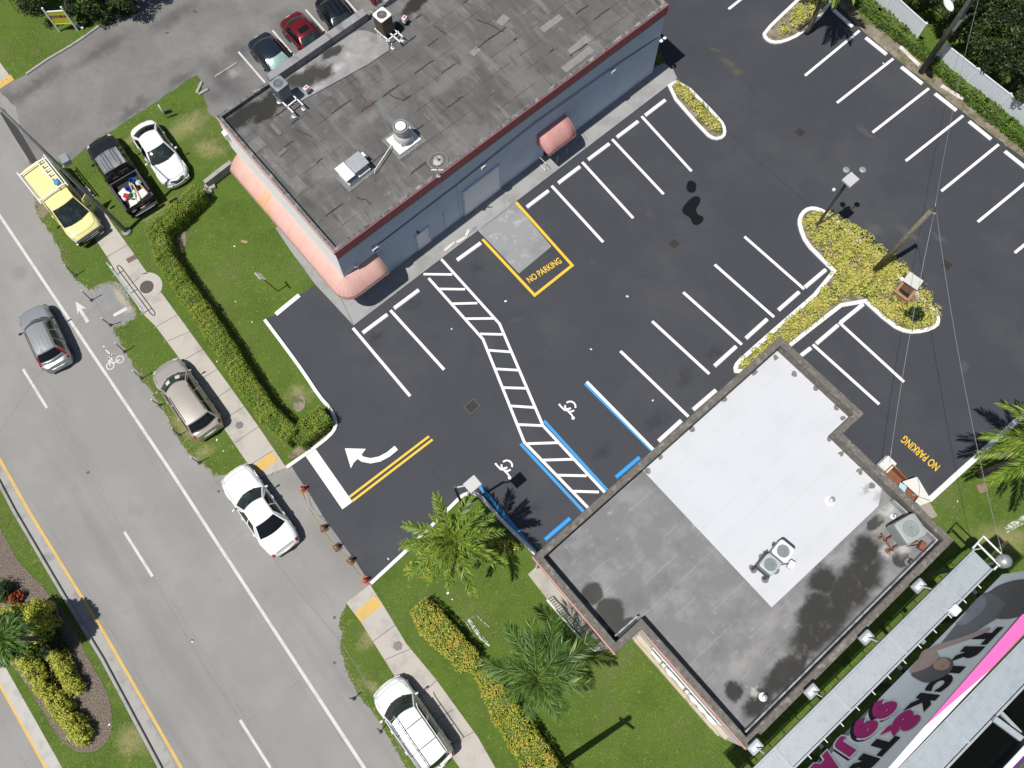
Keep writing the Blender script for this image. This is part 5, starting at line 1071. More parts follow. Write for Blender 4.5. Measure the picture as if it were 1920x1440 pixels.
junk('green_bottle', MB().lathe([(.07,0),(.07,.22),(.02,.28),(.02,.33)], n=12), mat('teal_plastic', (.05,.35,.32), rough=.4), xb(.22), -.62, .69, 'teal bottle by the cab end of the pickup bed', 'bottle', sm=True)
junk('timber_board', MB().box((0,0,.015), (1.1,.07,.03)), bpy.data.materials['raw_timber'], xb(.6), -.66, 1.0, 'thin timber strip leaning along the right side of the pickup bed', 'board', .12)
junk('blue_crate', MB().box((0,0,.1), (.3,.3,.2)), bm_, xb(.9), -.65, .69, 'dark blue crate in the tailgate corner of the pickup bed', 'crate', bevel=.01)
junk('clear_bag', MB().lathe([(.05,0),(.2,.04),(.18,.16),(.05,.22)], n=10), mat('pale_blue_bag', (.5,.6,.7), [((.8,.8,.8), ('n',8,.5,.6,3), .8)], .4), xb(.33), -.6, .75, 'pale blue and white plastic bag beside the bed wall of the pickup', 'bag', sm=True)
# ------------------------------------------------------------------ vegetation
def quads(name, V, mats, parent=None, mi=None):
    "V: (N, 4, 3) array of leaf corners -> one mesh of separate leaves"
    n = len(V); me = bpy.data.meshes.new(name)
    me.vertices.add(4*n); me.vertices.foreach_set('co', V.reshape(-1).astype(np.float32))
    me.loops.add(4*n); me.loops.foreach_set('vertex_index', np.arange(4*n, dtype=np.int32))
    me.polygons.add(n); me.polygons.foreach_set('loop_start', np.arange(0, 4*n, 4, dtype=np.int32)); me.polygons.foreach_set('loop_total', np.full(n, 4, dtype=np.int32))
    me.update(calc_edges=True); me.materials.append(mats)
    o = bpy.data.objects.new(name, me); C.objects.link(o)
    if parent is not None: o.parent = parent; WM[o.name] = WM[parent.name]
    return o
def unit(a): return a / np.maximum(np.linalg.norm(a, axis=1, keepdims=True), 1e-9)
def leafquads(P, N, size, asp=.55, tilt=.7, jit=.35, seed=0):
    r = np.random.default_rng(seed); n = len(P); N = unit(N + r.normal(0, tilt, (n, 3)))
    T = unit(np.cross(N, r.normal(0, 1, (n, 3)))); Bv = np.cross(N, T); L = size * (1 + r.uniform(-jit, jit, (n, 1))); Wd = L * asp
    return np.stack([P - T*L/2, P + Bv*Wd/2, P + T*L/2, P - Bv*Wd/2], 1)
def pip(x, y, poly):
    ins = np.zeros(len(x), bool); n = len(poly)
    for i in range(n):
        x0, y0 = poly[i][0], poly[i][1]; x1, y1 = poly[(i+1) % n][0], poly[(i+1) % n][1]
        c = ((y0 > y) != (y1 > y)); ins ^= c & (x < (x1-x0)*(y-y0)/((y1-y0) if y1 != y0 else 1e-9) + x0)
    return ins
G_G = [(0,(.012,.030,.006)),(.35,(.035,.085,.012)),(.7,(.075,.15,.02)),(1,(.14,.20,.03))]
M['lf_hedge'] = leafmat('hedge_leaf', [(0,(.08,.14,.018)),(.35,(.16,.26,.028)),(.65,(.27,.36,.040)),(.9,(.42,.44,.06)),(1,(.48,.30,.06))], .25, noise=(1.0,.35))
M['lf_croton'] = leafmat('croton_leaf', [(0,(.12,.20,.025)),(.3,(.30,.38,.045)),(.6,(.56,.54,.07)),(.82,(.68,.52,.12)),(.94,(.56,.27,.10)),(1,(.36,.15,.08))], .25, noise=(1.6,.35))
M['lf_yellow'] = leafmat('yellow_cover_leaf', [(0,(.20,.22,.04)),(.2,(.40,.43,.09)),(.5,(.60,.575,.13)),(.8,(.70,.665,.20)),(.95,(.56,.40,.16)),(1,(.42,.24,.14))], .25, noise=(1.3,.3))
M['lf_lime'] = leafmat('lime_shrub_leaf', [(0,(.12,.16,.02)),(.4,(.34,.38,.04)),(.75,(.64,.62,.10)),(1,(.78,.74,.2))], .25, noise=(2,.3))
M['lf_dark'] = leafmat('dark_tree_leaf', [(0,(.012,.022,.008)),(.45,(.025,.05,.012)),(.8,(.06,.10,.022)),(1,(.13,.18,.045))], .2, noise=(.8,.45))
M['lf_mid'] = leafmat('green_shrub_leaf', [(0,(.03,.06,.010)),(.5,(.09,.16,.02)),(.85,(.19,.31,.035)),(1,(.30,.40,.05))], .25, noise=(1.6,.4))
M['lf_red'] = leafmat('red_shrub_leaf', [(0,(.10,.02,.01)),(.5,(.36,.05,.02)),(1,(.5,.16,.03))], .2)
M['frond'] = leafmat('palm_leaflet', [(0,(.07,.13,.018)),(.4,(.16,.27,.03)),(.8,(.30,.41,.05)),(1,(.46,.50,.10))], .3, .45)
M['frond2'] = leafmat('dark_palm_leaflet', [(0,(.03,.07,.012)),(.5,(.075,.165,.024)),(.85,(.16,.29,.045)),(1,(.42,.50,.20))], .25, .45)
M['twig'] = mat('twig_mass', (.020,.026,.010), [((.045,.035,.02), ('n',9,.5,.7,3), .6)], .95)
M['bark'] = mat('bark', (.14,.115,.09), [((.06,.05,.04), ('n',9,.45,.65,4), .8)], .95, bump=[(20,.6,.03)])

M['twigg'] = mat('inner_leaf_mass', (.075,.12,.022), [((.02,.035,.01), ('n',9,.5,.7,3), .6)], .95)
def band(name, lab, cat, pts, zt, wd, m, size=.085, dens=420, grp=None, seed=1, lump=.09, rounded=.25):
    "a clipped hedge along a path given by the photo outline of its top"
    P = [W(x, y, zt) for x, y in pts]; c = P[len(P)//2]; r = np.random.default_rng(seed)
    t = thing(name, lab, cat, (c.x, c.y, 0), 0, grp); Q = [np.array([p.x, p.y]) for p in P]; ws = wd if isinstance(wd, list) else [wd]*len(P)
    seg = [(Q[i], Q[i+1], ws[i], ws[i+1]) for i in range(len(Q)-1)]; A = []; Nn = []
    for (a, b, w0, w1) in seg:
        l = np.linalg.norm(b-a); u = (b-a)/l; v = np.array([-u[1], u[0]]); ext = .35*min(w0, w1) if len(seg) > 1 else 0
        per = (w0+w1)/2 + 1.9*zt; n = int(l*per*dens); s_ = r.uniform(-ext*.6, l+ext*.6, n); f = np.clip(s_/l, 0, 1); hw = (w0*(1-f) + w1*f)/2
        q = r.uniform(-1, 1, n)*(hw + zt*.95); top = np.abs(q) < hw; y = np.where(top, q, np.sign(q)*hw); z = np.where(top, zt, zt - (np.abs(q)-hw))
        X = a[0] + u[0]*s_ + v[0]*y; Y = a[1] + u[1]*s_ + v[1]*y
        lum = lump*(np.sin(X*3.1+1)*np.sin(Y*2.7)+np.sin(X*7.3+Y*5.1)*.6 + np.sin(X*13-Y*11)*.4)
        edge = np.clip((np.abs(y)/hw - .75)/.25, 0, 1)
        z = np.where(top, z + lum - rounded*edge**2*zt*.6, z - rounded*zt*.5*(np.abs(z)>zt*.7)); dl = r.normal(0, .035, n)
        X += v[0]*(np.sign(y)*lum*.8*(1-top) + dl); Y += v[1]*(np.sign(y)*lum*.8*(1-top) + dl); z = np.maximum(z + r.normal(0, .03, n), .03)
        A.append(np.stack([X - c.x, Y - c.y, z], 1)); Nn.append(np.stack([np.where(top, 0, v[0]*np.sign(y)), np.where(top, 0, v[1]*np.sign(y)), np.where(top, 1, .35)], 1))
    ends = [(Q[0], Q[1], ws[0]), (Q[-1], Q[-2], ws[-1])]
    for (a, b, w0) in ends:
        u = (a-b)/np.linalg.norm(a-b); v = np.array([-u[1], u[0]]); n = int(w0*zt*dens); y = r.uniform(-w0/2, w0/2, n); z = r.uniform(.03, zt*.95, n); k = .2 + r.normal(0, .05, n) - .12*(np.abs(y)/w0*2)**2
        A.append(np.stack([a[0]+u[0]*k+v[0]*y-c.x, a[1]+u[1]*k+v[1]*y-c.y, z], 1)); Nn.append(np.tile([u[0], u[1], .3], (n, 1)))
    quads('foliage', leafquads(np.concatenate(A), np.concatenate(Nn), size, .6, .55, .35, seed), m, t)
    core = MB()
    for (a, b, w0, w1) in seg: 
        u = (b-a)/np.linalg.norm(b-a); k = .15*w0; core.strip([a - u*k, b + u*k], min(w0, w1)*.80, 0, zt*.86, cham=.08)
    o = ob('branches', core, M['twigg'], t); o.matrix_parent_inverse = WM[t.name].inverted()
    return t
band('hedge', 'long clipped green hedge running beside the upper sidewalk', 'hedge', [(366,354),(330,390),(288,428),(303,476),(335,526),(370,577),(413,642),(455,711),(498,776),(543,811)], 1.4, [.9,.95,1.05,1.0,1.0,1.1,1.1,1.1,1.05,1.0], M['lf_hedge'], .075, 620, seed=2)
band('hedge', 'short green hedge stub beside the white kerb corner of the car park', 'hedge', [(555,818),(578,798),(603,777)], 1.2, 1.15, M['lf_hedge'], .075, 620, seed=3)
band('hedge', 'red and yellow croton hedge on the lower lawn, upper piece', 'hedge', [(786,1140),(812,1172),(845,1207),(874,1236),(890,1248)], 1.2, [1.1,1.5,1.45,1.3,.8], M['lf_croton'], .085, 480, 'croton hedges on the lower lawn', seed=4, lump=.11)
band('hedge', 'red and yellow croton hedge on the lower lawn, long lower piece', 'hedge', [(908,1262),(925,1300),(950,1340),(985,1390),(1015,1440),(1060,1500)], 1.2, [.9,1.2,1.4,1.5,1.6,1.6], M['lf_croton'], .085, 480, 'croton hedges on the lower lawn', seed=5, lump=.11)
band('hedge', 'dark green hedge in front of the white fence beyond the car park', 'hedge', [(1568,-48),(1620,-6),(1648,18),(1694,54),(1725,82),(1764,116),(1805,151),(1852,188),(1896,225),(1956,277)], .7, [.9,.9,.85,.85,.7,.7,.85,.95,.95,.95], M['lf_mid'], .12, 260, seed=6, lump=.13)
# low yellow cover on the planted islands
def cover(name, lab, polys, m, size=.11, dens=5.2, h=.34, seed=1, per=42, rad=.24, skip=()):
    r = np.random.default_rng(seed); allq = []
    for poly in polys:
        P = np.array([[p[0], p[1]] for p in poly]); lo, hi = P.min(0), P.max(0); n = int((hi-lo).prod()*dens); x = r.uniform(lo[0], hi[0], n); y = r.uniform(lo[1], hi[1], n); k = pip(x, y, poly)
        gap = np.sin(x*1.9+3)*np.sin(y*1.7+1)+.5*np.sin(x*4.3+y*3.1) < 1.36; k &= gap
        for (sx, sy, sr) in skip: k &= (x-sx)**2+(y-sy)**2 > sr**2
        x, y = x[k], y[k]; n = len(x); hh = h*r.uniform(.7, 1.3, n); rr2 = rad*r.uniform(.7, 1.3, n)
        th = r.uniform(0, 2*PI, (n, per)); ph = np.arccos(r.uniform(0, 1, (n, per))); R_ = r.uniform(.75, 1.05, (n, per))
        N = np.stack([np.cos(th)*np.sin(ph), np.sin(th)*np.sin(ph), np.cos(ph)], -1); Pp = N*R_[..., None]*np.stack([rr2, rr2, hh*.8], -1)[:, None, :]
        Pp[..., 0] += x[:, None]; Pp[..., 1] += y[:, None]; Pp[..., 2] += .12 + (hh*.35)[:, None]
        allq.append(leafquads(Pp.reshape(-1, 3), N.reshape(-1, 3)+[0,0,.4], size, .62, .5, .35, seed+9))
    o = quads(name, np.concatenate(allq), m); tag(o, lab, 'ground cover', kind='stuff'); WM[o.name] = Matrix.Identity(4); return o
def inset(pts, z=.35, k=.94):
    P = smoothp(PX(pts, z), 1); c = sum(P, Vector((0,0,0)))/len(P); return P
bx = W(1700, 545, .1)
I1 = [(1388,694),(1388,680),(1400,668),(1580,516),(1551,482),(1524,452),(1510,428),(1508,412),(1520,400),(1542,398),(1572,406),(1640,448),(1708,512),(1752,562),(1760,590),(1754,606),(1732,614),(1704,615),(1678,604),(1607,540),(1560,574),(1490,630),(1430,680)]
cover('ground_cover', 'yellow leafed ground cover filling the T shaped island', [inset(I1, .3)], M['lf_yellow'], .115, 25, .38, 11, 24, .26, skip=[(bx.x, bx.y, .7)])
cover('ground_cover', 'yellow leafed ground cover in the narrow island by the long building', [inset([(1262,160),(1335,240),(1350,246),(1352,232),(1275,152)], .3)], M['lf_yellow'], .115, 24, .36, 12, 26, .25)
cover('ground_cover', 'yellow leafed ground cover in the island at the top edge', [inset([(1600,-60),(1540,15),(1500,50),(1470,64),(1462,50),(1480,30),(1560,-60)], .3)], M['lf_yellow'], .115, 18, .36, 13, 26, .25)
cover('ground_cover', 'red and yellow croton clump beneath the near palm', [inset([(757,1075),(765,1045),(790,1020),(860,1005),(940,1005),(975,1020),(970,1035),(900,1040),(820,1075),(780,1088)], .4)], M['lf_croton'], .11, 6, .5, 14, 40, .28)
def tuft(name, lab, cat, px, py, z, rad, h, m, n, size, seed, grp=None, flat=1.0, rot=0, ry=None):
    "a rounded shrub: leaves clustered over a lumpy dome, seen at photo pixel"
    r = np.random.default_rng(seed); c = W(px, py, z); t = thing(name, lab, cat, (c.x, c.y, 0), rot, grp); ry = ry or rad
    k = max(6, int(n/60)); d = unit(r.normal(0, 1, (k, 3))); d[:, 2] = np.abs(d[:, 2]); cl = d*np.array([rad*.72, ry*.72, h*.62])*r.uniform(.75, 1.08, (k, 1)) + [0, 0, h*.25]
    i = r.integers(0, k, n); e = unit(r.normal(0, 1, (n, 3))); cr = min(rad, ry)*.36*r.uniform(.7, 1.3, k); P = cl[i] + e*cr[i][:, None]*r.uniform(.6, 1.05, (n, 1)); P[:, 2] = np.maximum(P[:, 2], .03)
    quads('foliage', leafquads(P, e*.6 + d[i]*.5 + [0,0,.4], size, .6, .5, .35, seed), m, t)
    co = MB(); co.lathe([(.05,0),(.7,.15),(.85,.5),(.6,.8),(.1,.92)], n=12); co.v = [(a*rad*.72, b*ry*.72, c2*h*.72) for a, b, c2 in co.v]
    ob('branches', co, M['twig'], t, smooth=True); return t
for a in [('dark green spiky shrub among the yellow cover near the lamp end of the island',1577,443,.5,.28,.45,'lf_mid',260,.14,31,None),('dark green shrub in the yellow cover at the arm of the island',1565,540,.5,.35,.5,'lf_mid',260,.14,32,None),
    ('dark green shrub in the yellow cover at the inner corner of the island',1622,543,.5,.38,.5,'lf_mid',300,.14,33,None),('small green shrub beside the brick box on the island',1682,560,.5,.3,.45,'lf_mid',200,.14,34,None),('tall dark shrub at the round tip of the island below the brick box',1723,583,1.1,.55,1.3,'lf_dark',900,.12,35,None),
    ('green weeds at the verge side of the T shaped island',1604,435,.5,.35,.4,'lf_mid',200,.13,36,None)]:
    tuft('shrub', a[0], 'shrub', a[1], a[2], a[3], a[4], a[5], M[a[6]], a[7], a[8], a[9], 'dark shrubs on the T shaped island')
GM = 'shrubs on the median'
ORD = ['uppermost','second','third','fourth','fifth','sixth','lowest']
ML = [('tall lime yellow shrub in the median next to the palm',55,1146,1.9,.8,2.0,'lf_lime',3000,.10,41,.8,0),('lime and green shrub in the median just below the tallest one',66,1180,1.6,.85,1.6,'lf_lime',2800,.10,51,.8,0),('dark green bush in the median beside the palm shadow',88,1212,1.2,.8,1.2,'lf_dark',2000,.11,42,.7,0),('dark green bush below the palm crown in the median',40,1222,1.1,.8,1.2,'lf_mid',1800,.11,52,.7,0),
    ('lime yellow shrub at the left frame edge beside the red shrub',6,1152,1.5,.75,1.6,'lf_lime',2200,.10,43,None,0),('dark green shrub at the left frame edge above the red shrub',-8,1108,1.2,.7,1.3,'lf_dark',1600,.11,53,None,0),('red leafed shrub in the median mulch',22,1121,.9,.42,1.0,'lf_red',800,.10,44,None,0)]
ML += [('lime yellow shrub in the long left row of the median bed, %s of its row' % ORD[i],x,y,1.2,.8,1.35,'lf_lime',2300,.095,60+i,.62,R(-52)) for i,(x,y) in enumerate([(34,1236),(54,1262),(74,1288),(92,1312),(108,1336),(124,1358),(140,1374)])]
ML += [('lime yellow shrub in the short right row of the median bed, %s of three' % ['top','middle','bottom'][i],x,y,1.2,.68,1.3,'lf_lime',2000,.095,70+i,.55,R(-52)) for i,(x,y) in enumerate([(100,1236),(114,1262),(128,1286)])]
for a in ML: tuft('median_shrub', a[0], 'shrub', a[1], a[2], a[3], a[4], a[5], M[a[6]], a[7], a[8], a[9], GM, rot=a[11], ry=a[10])

def frond_mb(L, rise, drop, lw=.05, ll=.55, n=44, plum=.35, seed=0):
    "one feather leaf along +x"
    r = random.Random(seed); mb = MB(); lean = .9; pts = []
    for i in range(15):
        t = i/14; x = L*(t - .10*t*t*t); z = rise*math.sin(min(1, t*1.15)*PI*.5)*(1) - drop*t**2.4; pts.append(Vector((x, .05*math.sin(t*3+seed), z)))
    V = []
    def at(t):
        f = t*14; i = min(13, int(f)); return pts[i].lerp(pts[i+1], f-i), (pts[i+1]-pts[i]).normalized()
    for k in range(n):
        t = .10 + .9*k/(n-1)
        p, d = at(t); s = ll*(.35 + .65*math.sin(min(1, (1-t)*1.35+.12)*PI*.55)) * r.uniform(.85, 1.12)
        for sd in (1, -1):
            side = Vector((-d.y, d.x, 0)).normalized()*sd; a = R(52 - 26*t + r.uniform(-7, 7)); up = r.uniform(-plum, plum*.9) + .12
            q = (d*math.cos(a) + side*math.sin(a) + Vector((0,0,1))*up).normalized(); m = p + q*s*.5; e = p + q*s + Vector((0,0,-s*.28)); nrm = q.cross(Vector((0,0,1))).normalized()*lw*.5
            V.append([p - nrm*.4, m - nrm, e, m + nrm])
    return pts, V
PROTO = {}
def palm(name, lab, px, py, zc, nf, L, m, seed, ll=.55, lw=.06, plum=.5, sc=None, trunk=.14, rise=.9, drop=1.2):
    c = W(px, py, zc); t = thing(name, lab, 'palm tree', (c.x, c.y, 0), 0); r = random.Random(seed)
    mb = MB(); n = 9; mb.tube([(r.uniform(-.03,.03), r.uniform(-.03,.03), zc*k/n - .1) for k in range(n+1)], [trunk*(1.25 - .4*k/n) for k in range(n+1)], 12); ob('trunk', mb, M['bark'], t, smooth=True)
    for v in range(3):
        pts, V = frond_mb(L, rise, drop, lw, ll, 84, plum, seed+v)
        PROTO[v] = (pts, np.array([[list(q) for q in f] for f in V]))
    for k in range(nf):
        pts, V = PROTO[k % 3]; lvl = k / nf; a = k*2.39996 + r.uniform(-.2, .2); el = R(58 - 62*lvl**.9 + r.uniform(-6, 6)); s = (sc(a) if sc else 1)*r.uniform(.88, 1.06)*(.72 + .28*min(1, lvl*2.2))
        Mx = Matrix.Translation((0,0,zc-.15)) @ Matrix.Rotation(a, 4, 'Z') @ Matrix.Rotation(-el*.75, 4, 'Y') @ Matrix.Scale(s, 4); Mn = np.array(Mx)
        VV = V.reshape(-1, 3) @ Mn[:3, :3].T + Mn[:3, 3]; o = quads('frond', VV.reshape(-1, 4, 3), m, t)
        rb = MB().tube([Mx @ p for p in pts], [.035*(1-.8*i/14) for i in range(15)], 5); ob('frond_stalk', rb, M['frondstalk'], o, smooth=True)
    return t
M['frondstalk'] = mat('frond_stalk', (.17,.22,.05), rough=.6)
palm('palm_tree', 'bright green feathery palm beside the lamp at the accessible bays', 850, 1016, 5.6, 18, 2.75, M['frond'], 5, .58, .06, 1.0, trunk=.13, rise=.8, drop=1.5)
palm('palm_tree', 'dark green palm on the lower lawn by the porch of the shop building', 1008, 1276, 4.2, 19, 3.4, M['frond2'], 8, .95, .036, .6, sc=lambda a: .86 + .26*math.sin(a), trunk=.17, rise=1.5, drop=1.3)
palm('palm_tree', 'green palm on the right edge above the lawn and white kerb', 1966, 842, 6.6, 19, 3.4, M['frond'], 12, .75, .055, .6, trunk=.17, rise=1.0, drop=1.9)
palm('palm_tree', 'palm leaning in at the top edge over the planted island', 1568, -58, 5.6, 17, 2.4, M['frond'], 15, .6, .075, .6, trunk=.13, drop=1.6)
palm('fan_palm', 'dark spiky palm in the median at the left frame edge', 10, 1196, 4.0, 30, 1.35, M['frond2'], 19, .5, .05, .4, trunk=.12, rise=.5, drop=.55)

def tree(name, lab, px, py, z, rad, h, m, n, size, seed, grp, trunkh=None):
    r = np.random.default_rng(seed); c = W(px, py, z); t = thing(name, lab, 'tree', (c.x, c.y, 0), 0, grp); hc = z*.62
    k = max(14, int(rad*rad*7)); d = unit(r.normal(0, 1, (k, 3))); d[:, 2] = np.where(d[:, 2] < -.35, -d[:, 2], d[:, 2]); cl = d*np.array([rad, rad, h*.5])*r.uniform(.55, 1.0, (k, 1)) + [0, 0, hc]
    i = r.integers(0, k, n); e = unit(r.normal(0, 1, (n, 3))); cr = rad*.24*r.uniform(.6, 1.4, k); P = cl[i] + e*cr[i][:, None]*r.uniform(.35, 1.05, (n, 1))
    quads('crown', leafquads(P, e*.5 + [0,0,.55], size, .55, .6, .4, seed), m, t)
    mb = MB(); mb.tube([(0,0,-.1),(.1,.05,hc*.5),(.0,.1,hc*.95)], [.22,.17,.12], 10); ob('trunk', mb, M['bark'], t, smooth=True)
    lb = MB()
    for j in range(0, k, max(1, k//14)):
        a = Vector((0,.05,hc*.6)); b = Vector([float(q) for q in cl[j]]); ob('limb', MB().tube([a, a.lerp(b,.5)+Vector((0,0,.2)), b], [.09,.05,.015], 6), M['bark'], t, smooth=True)
    return t
GT = 'dark trees behind the white fence'
for i, (px, py, z, rad, lab) in enumerate([(px+32, py-40, z, rad*.92, lab) for px, py, z, rad, lab in [(1745,-20,3.6,2.3,'dark tree behind the white fence, left of the utility pole at the top edge'),(1812,28,4.2,2.3,'dark tree behind the white fence directly behind the utility pole'),(1868,72,4.2,2.4,'dark tree behind the white fence, right of the utility pole'),
    (1925,130,4.4,2.3,'dark tree behind the white fence at the right frame edge'),(1845,-38,5.0,2.8,'dark tree at the top edge, second row behind the utility pole'),(1920,20,5.0,2.9,'dark tree in the top right corner of the picture'),(1980,100,4.5,2.8,'dark tree beyond the right edge of the picture'),(1690,-75,3.6,2.2,'dark tree beyond the top edge left of the white fence')]]):
    tree('dense_tree', lab, px, py, z, rad, 2.8, M['lf_dark'], int(rad*rad*2000), .15, 60+i, GT)
GT2 = 'trees at the upper left edge'
for i, (px, py, z, rad, lab) in enumerate([(160,-34,3.0,1.5,'dark tree behind the yellow yard sign'),(212,-44,3.2,1.6,'dark tree overhanging the kerb of the old car park'),(30,-48,3.2,1.9,'dark tree in the top left corner'),(95,-40,3,1.5,'dark tree at the top edge left of the yellow sign')]):
    tree('dense_tree', lab, px, py, z, rad, 2.4, M['lf_dark'], int(rad*rad*1900), .13, 80+i, GT2)
for a in [('bushy weeds beside the post of the yellow yard sign',150,32,.6,.7,.9,'lf_mid',700,.12,91),('bushy dark shrub on the kerb of the old car park',190,24,.7,.9,1.0,'lf_dark',1000,.12,92),('small thorny shrub at the kerb above the old car park',232,6,.6,.8,.9,'lf_dark',900,.12,93)]:
    tuft('shrub', a[0], 'shrub', a[1], a[2], a[3], a[4], a[5], M[a[6]], a[7], a[8], a[9], 'shrubs at the upper left kerb')

# grass blades standing over the lawns and creeping across the edges
NB = 150000; r = np.random.default_rng(5)
cor = [W(-30,-30), W(1950,-30), W(1950,1470), W(-30,1470)]
xs = r.uniform(-34, 40, NB*3); ys = r.uniform(-9, 52, NB*3); k = pip(xs, ys, cor)
b1p = [WM[b1.name] @ Vector((x, y, 0)) for x, y in FP]; b2p = [WM[b2.name] @ Vector((x, y, 0)) for x, y in F2]
for poly in (ROAD, DRIVE, LOT, SW1P, SW2P, APR, b1p, b2p, VERGE, PX([(990,1077),(1012,1056),(1120,1195),(1150,1212),(1122,1222),(1098,1200),(1025,1122)])): k &= ~pip(xs, ys, poly)
for poly in DIRT2: k &= ~(pip(xs, ys, poly) & (r.uniform(0,1,len(xs)) < .8))
xs, ys = xs[k][:NB], ys[k][:NB]; zs = np.zeros(len(xs))
md = pip(xs, ys, PX(MEDO, .14)); bed = pip(xs, ys, PX([(0,993),(20,1027),(43,1063),(73,1093),(110,1130),(143,1190),(173,1250),(193,1280),(210,1327),(210,1377),(187,1407),(150,1413),(123,1397),(100,1370),(67,1310),(33,1260),(0,1220),(-60,1120),(-60,880)])); zs[md] = .14
far = pip(xs, ys, PX([(-420,-300),(0,1256),(103,1440),(300,1800),(-900,1800),(-1400,0)], .0)); kk = ~bed & ~(far & ~md); xs, ys, zs = xs[kk], ys[kk], zs[kk]
n = len(xs); h = r.uniform(.015, .05, n); a = r.uniform(0, 2*PI, n); l = r.uniform(.02, .07, n); w_ = r.uniform(.010, .022, n)
bx_, by_ = -np.sin(a)*w_, np.cos(a)*w_
V = np.stack([np.stack([xs-bx_, ys-by_, zs], 1), np.stack([xs+bx_, ys+by_, zs], 1), np.stack([xs+np.cos(a)*l+bx_*.3, ys+np.sin(a)*l+by_*.3, zs+h], 1), np.stack([xs+np.cos(a)*l-bx_*.3, ys+np.sin(a)*l-by_*.3, zs+h*.97], 1)], 1)
M['blade'] = leafmat('grass_blade', [(0,(.05,.09,.014)),(.4,(.15,.25,.033)),(.75,(.26,.37,.06)),(1,(.50,.46,.22))], .3, noise=(.5,.4))
o = quads('grass', V, M['blade']); tag(o, 'short green grass growing over the lawns and verges', 'grass', kind='stuff')
M['dryblade'] = leafmat('dry_grass_blade', [(0,(.12,.16,.04)),(.5,(.24,.27,.09)),(1,(.45,.40,.22))], .3)
# taller fringe along worn edges
E = [np.array([p.x, p.y]) for p in edge_j]; fx = []
for a_, b_ in zip(E, E[1:]):
    q = (a_+b_)/2
    if q[0] < -34 or q[0] > 6 or q[1] < -9 or q[1] > 26: continue
    nn = int(np.linalg.norm(b_-a_)*42); tt = r.uniform(0, 1, (nn, 1)); fx.append(a_ + (b_-a_)*tt + np.abs(r.normal(0, .10, (nn, 1)))*np.array([[.79,.61]]) + r.normal(0,.045,(nn,2)))
F_ = np.concatenate(fx); kk = ~pip(F_[:,0], F_[:,1], LOT) & ~pip(F_[:,0], F_[:,1], SW1P) & ~pip(F_[:,0], F_[:,1], SW2P) & ~pip(F_[:,0], F_[:,1], DRIVE)
dr_ = pip(F_[:,0], F_[:,1], PX([(425,860),(700,1040),(730,1100),(640,1150),(540,1000),(400,905)])); F_ = F_[kk & ~dr_]; n = len(F_)
a = r.uniform(0, 2*PI, n); l = r.uniform(.05, .14, n); w_ = r.uniform(.012, .026, n); h = r.uniform(.01, .05, n); bx_, by_ = -np.sin(a)*w_, np.cos(a)*w_; z0 = np.full(n, .006)
V = np.stack([np.stack([F_[:,0]-bx_, F_[:,1]-by_, z0], 1), np.stack([F_[:,0]+bx_, F_[:,1]+by_, z0], 1), np.stack([F_[:,0]+np.cos(a)*l+bx_*.3, F_[:,1]+np.sin(a)*l+by_*.3, z0+h], 1), np.stack([F_[:,0]+np.cos(a)*l-bx_*.3, F_[:,1]+np.sin(a)*l-by_*.3, z0+h*.97], 1)], 1)
o = quads('edge_grass', V, M['dryblade']); tag(o, 'ragged grass creeping over the edge of the road', 'grass', kind='stuff')
# ------------------------------------------------------------------ poles, lamps, wires
M['wood'] = mat('weathered_pole_wood', (.21,.19,.13), [((.11,.10,.07), ('n',3,.42,.62,5,(.3,.3,1)), .8), ((.30,.28,.2), ('n',9,.5,.7,3), .5)], .9, bump=[(30,.5,.02)])
M['darkpole'] = mat('dark_bronze_pole', (.07,.075,.08), rough=.45, metal=.3)
M['conc'] = mat('concrete_pole', (.22,.225,.22), [((.15,.15,.15), ('n',2,.45,.7,4), .6)], .6, .2)
def base(px, py, z=0.0): p = W(px, py, z); return (p.x, p.y, z)
def shoebox(lab, b, hd, z, arm=True, floods=False, z0=.1):
    B_ = W(*b, z0); Hh = W(*hd, z); t = thing('lot_lamp', lab, 'lamp post', (B_.x, B_.y, z0), 0, 'square headed car park lamps'); d = Hh - Vector((B_.x, B_.y, z)); zz = z - z0
    ob('pole', MB().box((0,0,zz/2), (.13,.13,zz), rz=.5), M['darkpole'], t); ob('pole_base', MB().box((0,0,.15), (.3,.3,.3), rz=.5), M['darkpole'], t, bevel=.02)
    if d.length > .25: ob('lamp_arm', MB().tube([(0,0,zz-.15),(d.x*.8,d.y*.8,zz-.05)], .05, 8), M['metal'], t)
    h_ = ob('lamp_head', MB().rbox((d.x,d.y,zz), (.72,.62,.16), .04, rz=AZ, top=.03), mat('lamp_head_paint', (.50,.51,.50), rough=.5) if 'lhp' not in M else M['lhp'], t); M['lhp'] = h_.data.materials[0]
    ob('lamp_lens', MB().box((d.x,d.y,zz-.09), (.5,.42,.03), rz=AZ), M['glassw'], h_)
    if floods:
        for (dx, dy) in ((-.25,.75),(.85,.75)):
            ob('floodlight', MB().lathe([(.05,0),(.16,.12),(.18,.14),(.15,.15)], (d.x+dx*.8,d.y+dy*.75,zz-.05), 14), M['metal'], t, auto=40); ob('flood_arm', MB().tube([(d.x,d.y,zz-.05),(d.x+dx*.75,d.y+dy*.7,zz)], .03, 6), M['darkpole'], t)
        ob('camera', MB().lathe([(.04,0),(.1,.05),(.1,.12),(.05,.18)], (-.35,.15,zz*.66), 12), M['whitem'], t, auto=40); ob('camera', MB().lathe([(.04,0),(.07,.1)], (.35,.05,zz*.66), 10), M['whitem'], t)
    return t
shoebox('square headed car park lamp with two floodlights standing in the T shaped island', (1530,425), (1595,337), 6.3, floods=True)
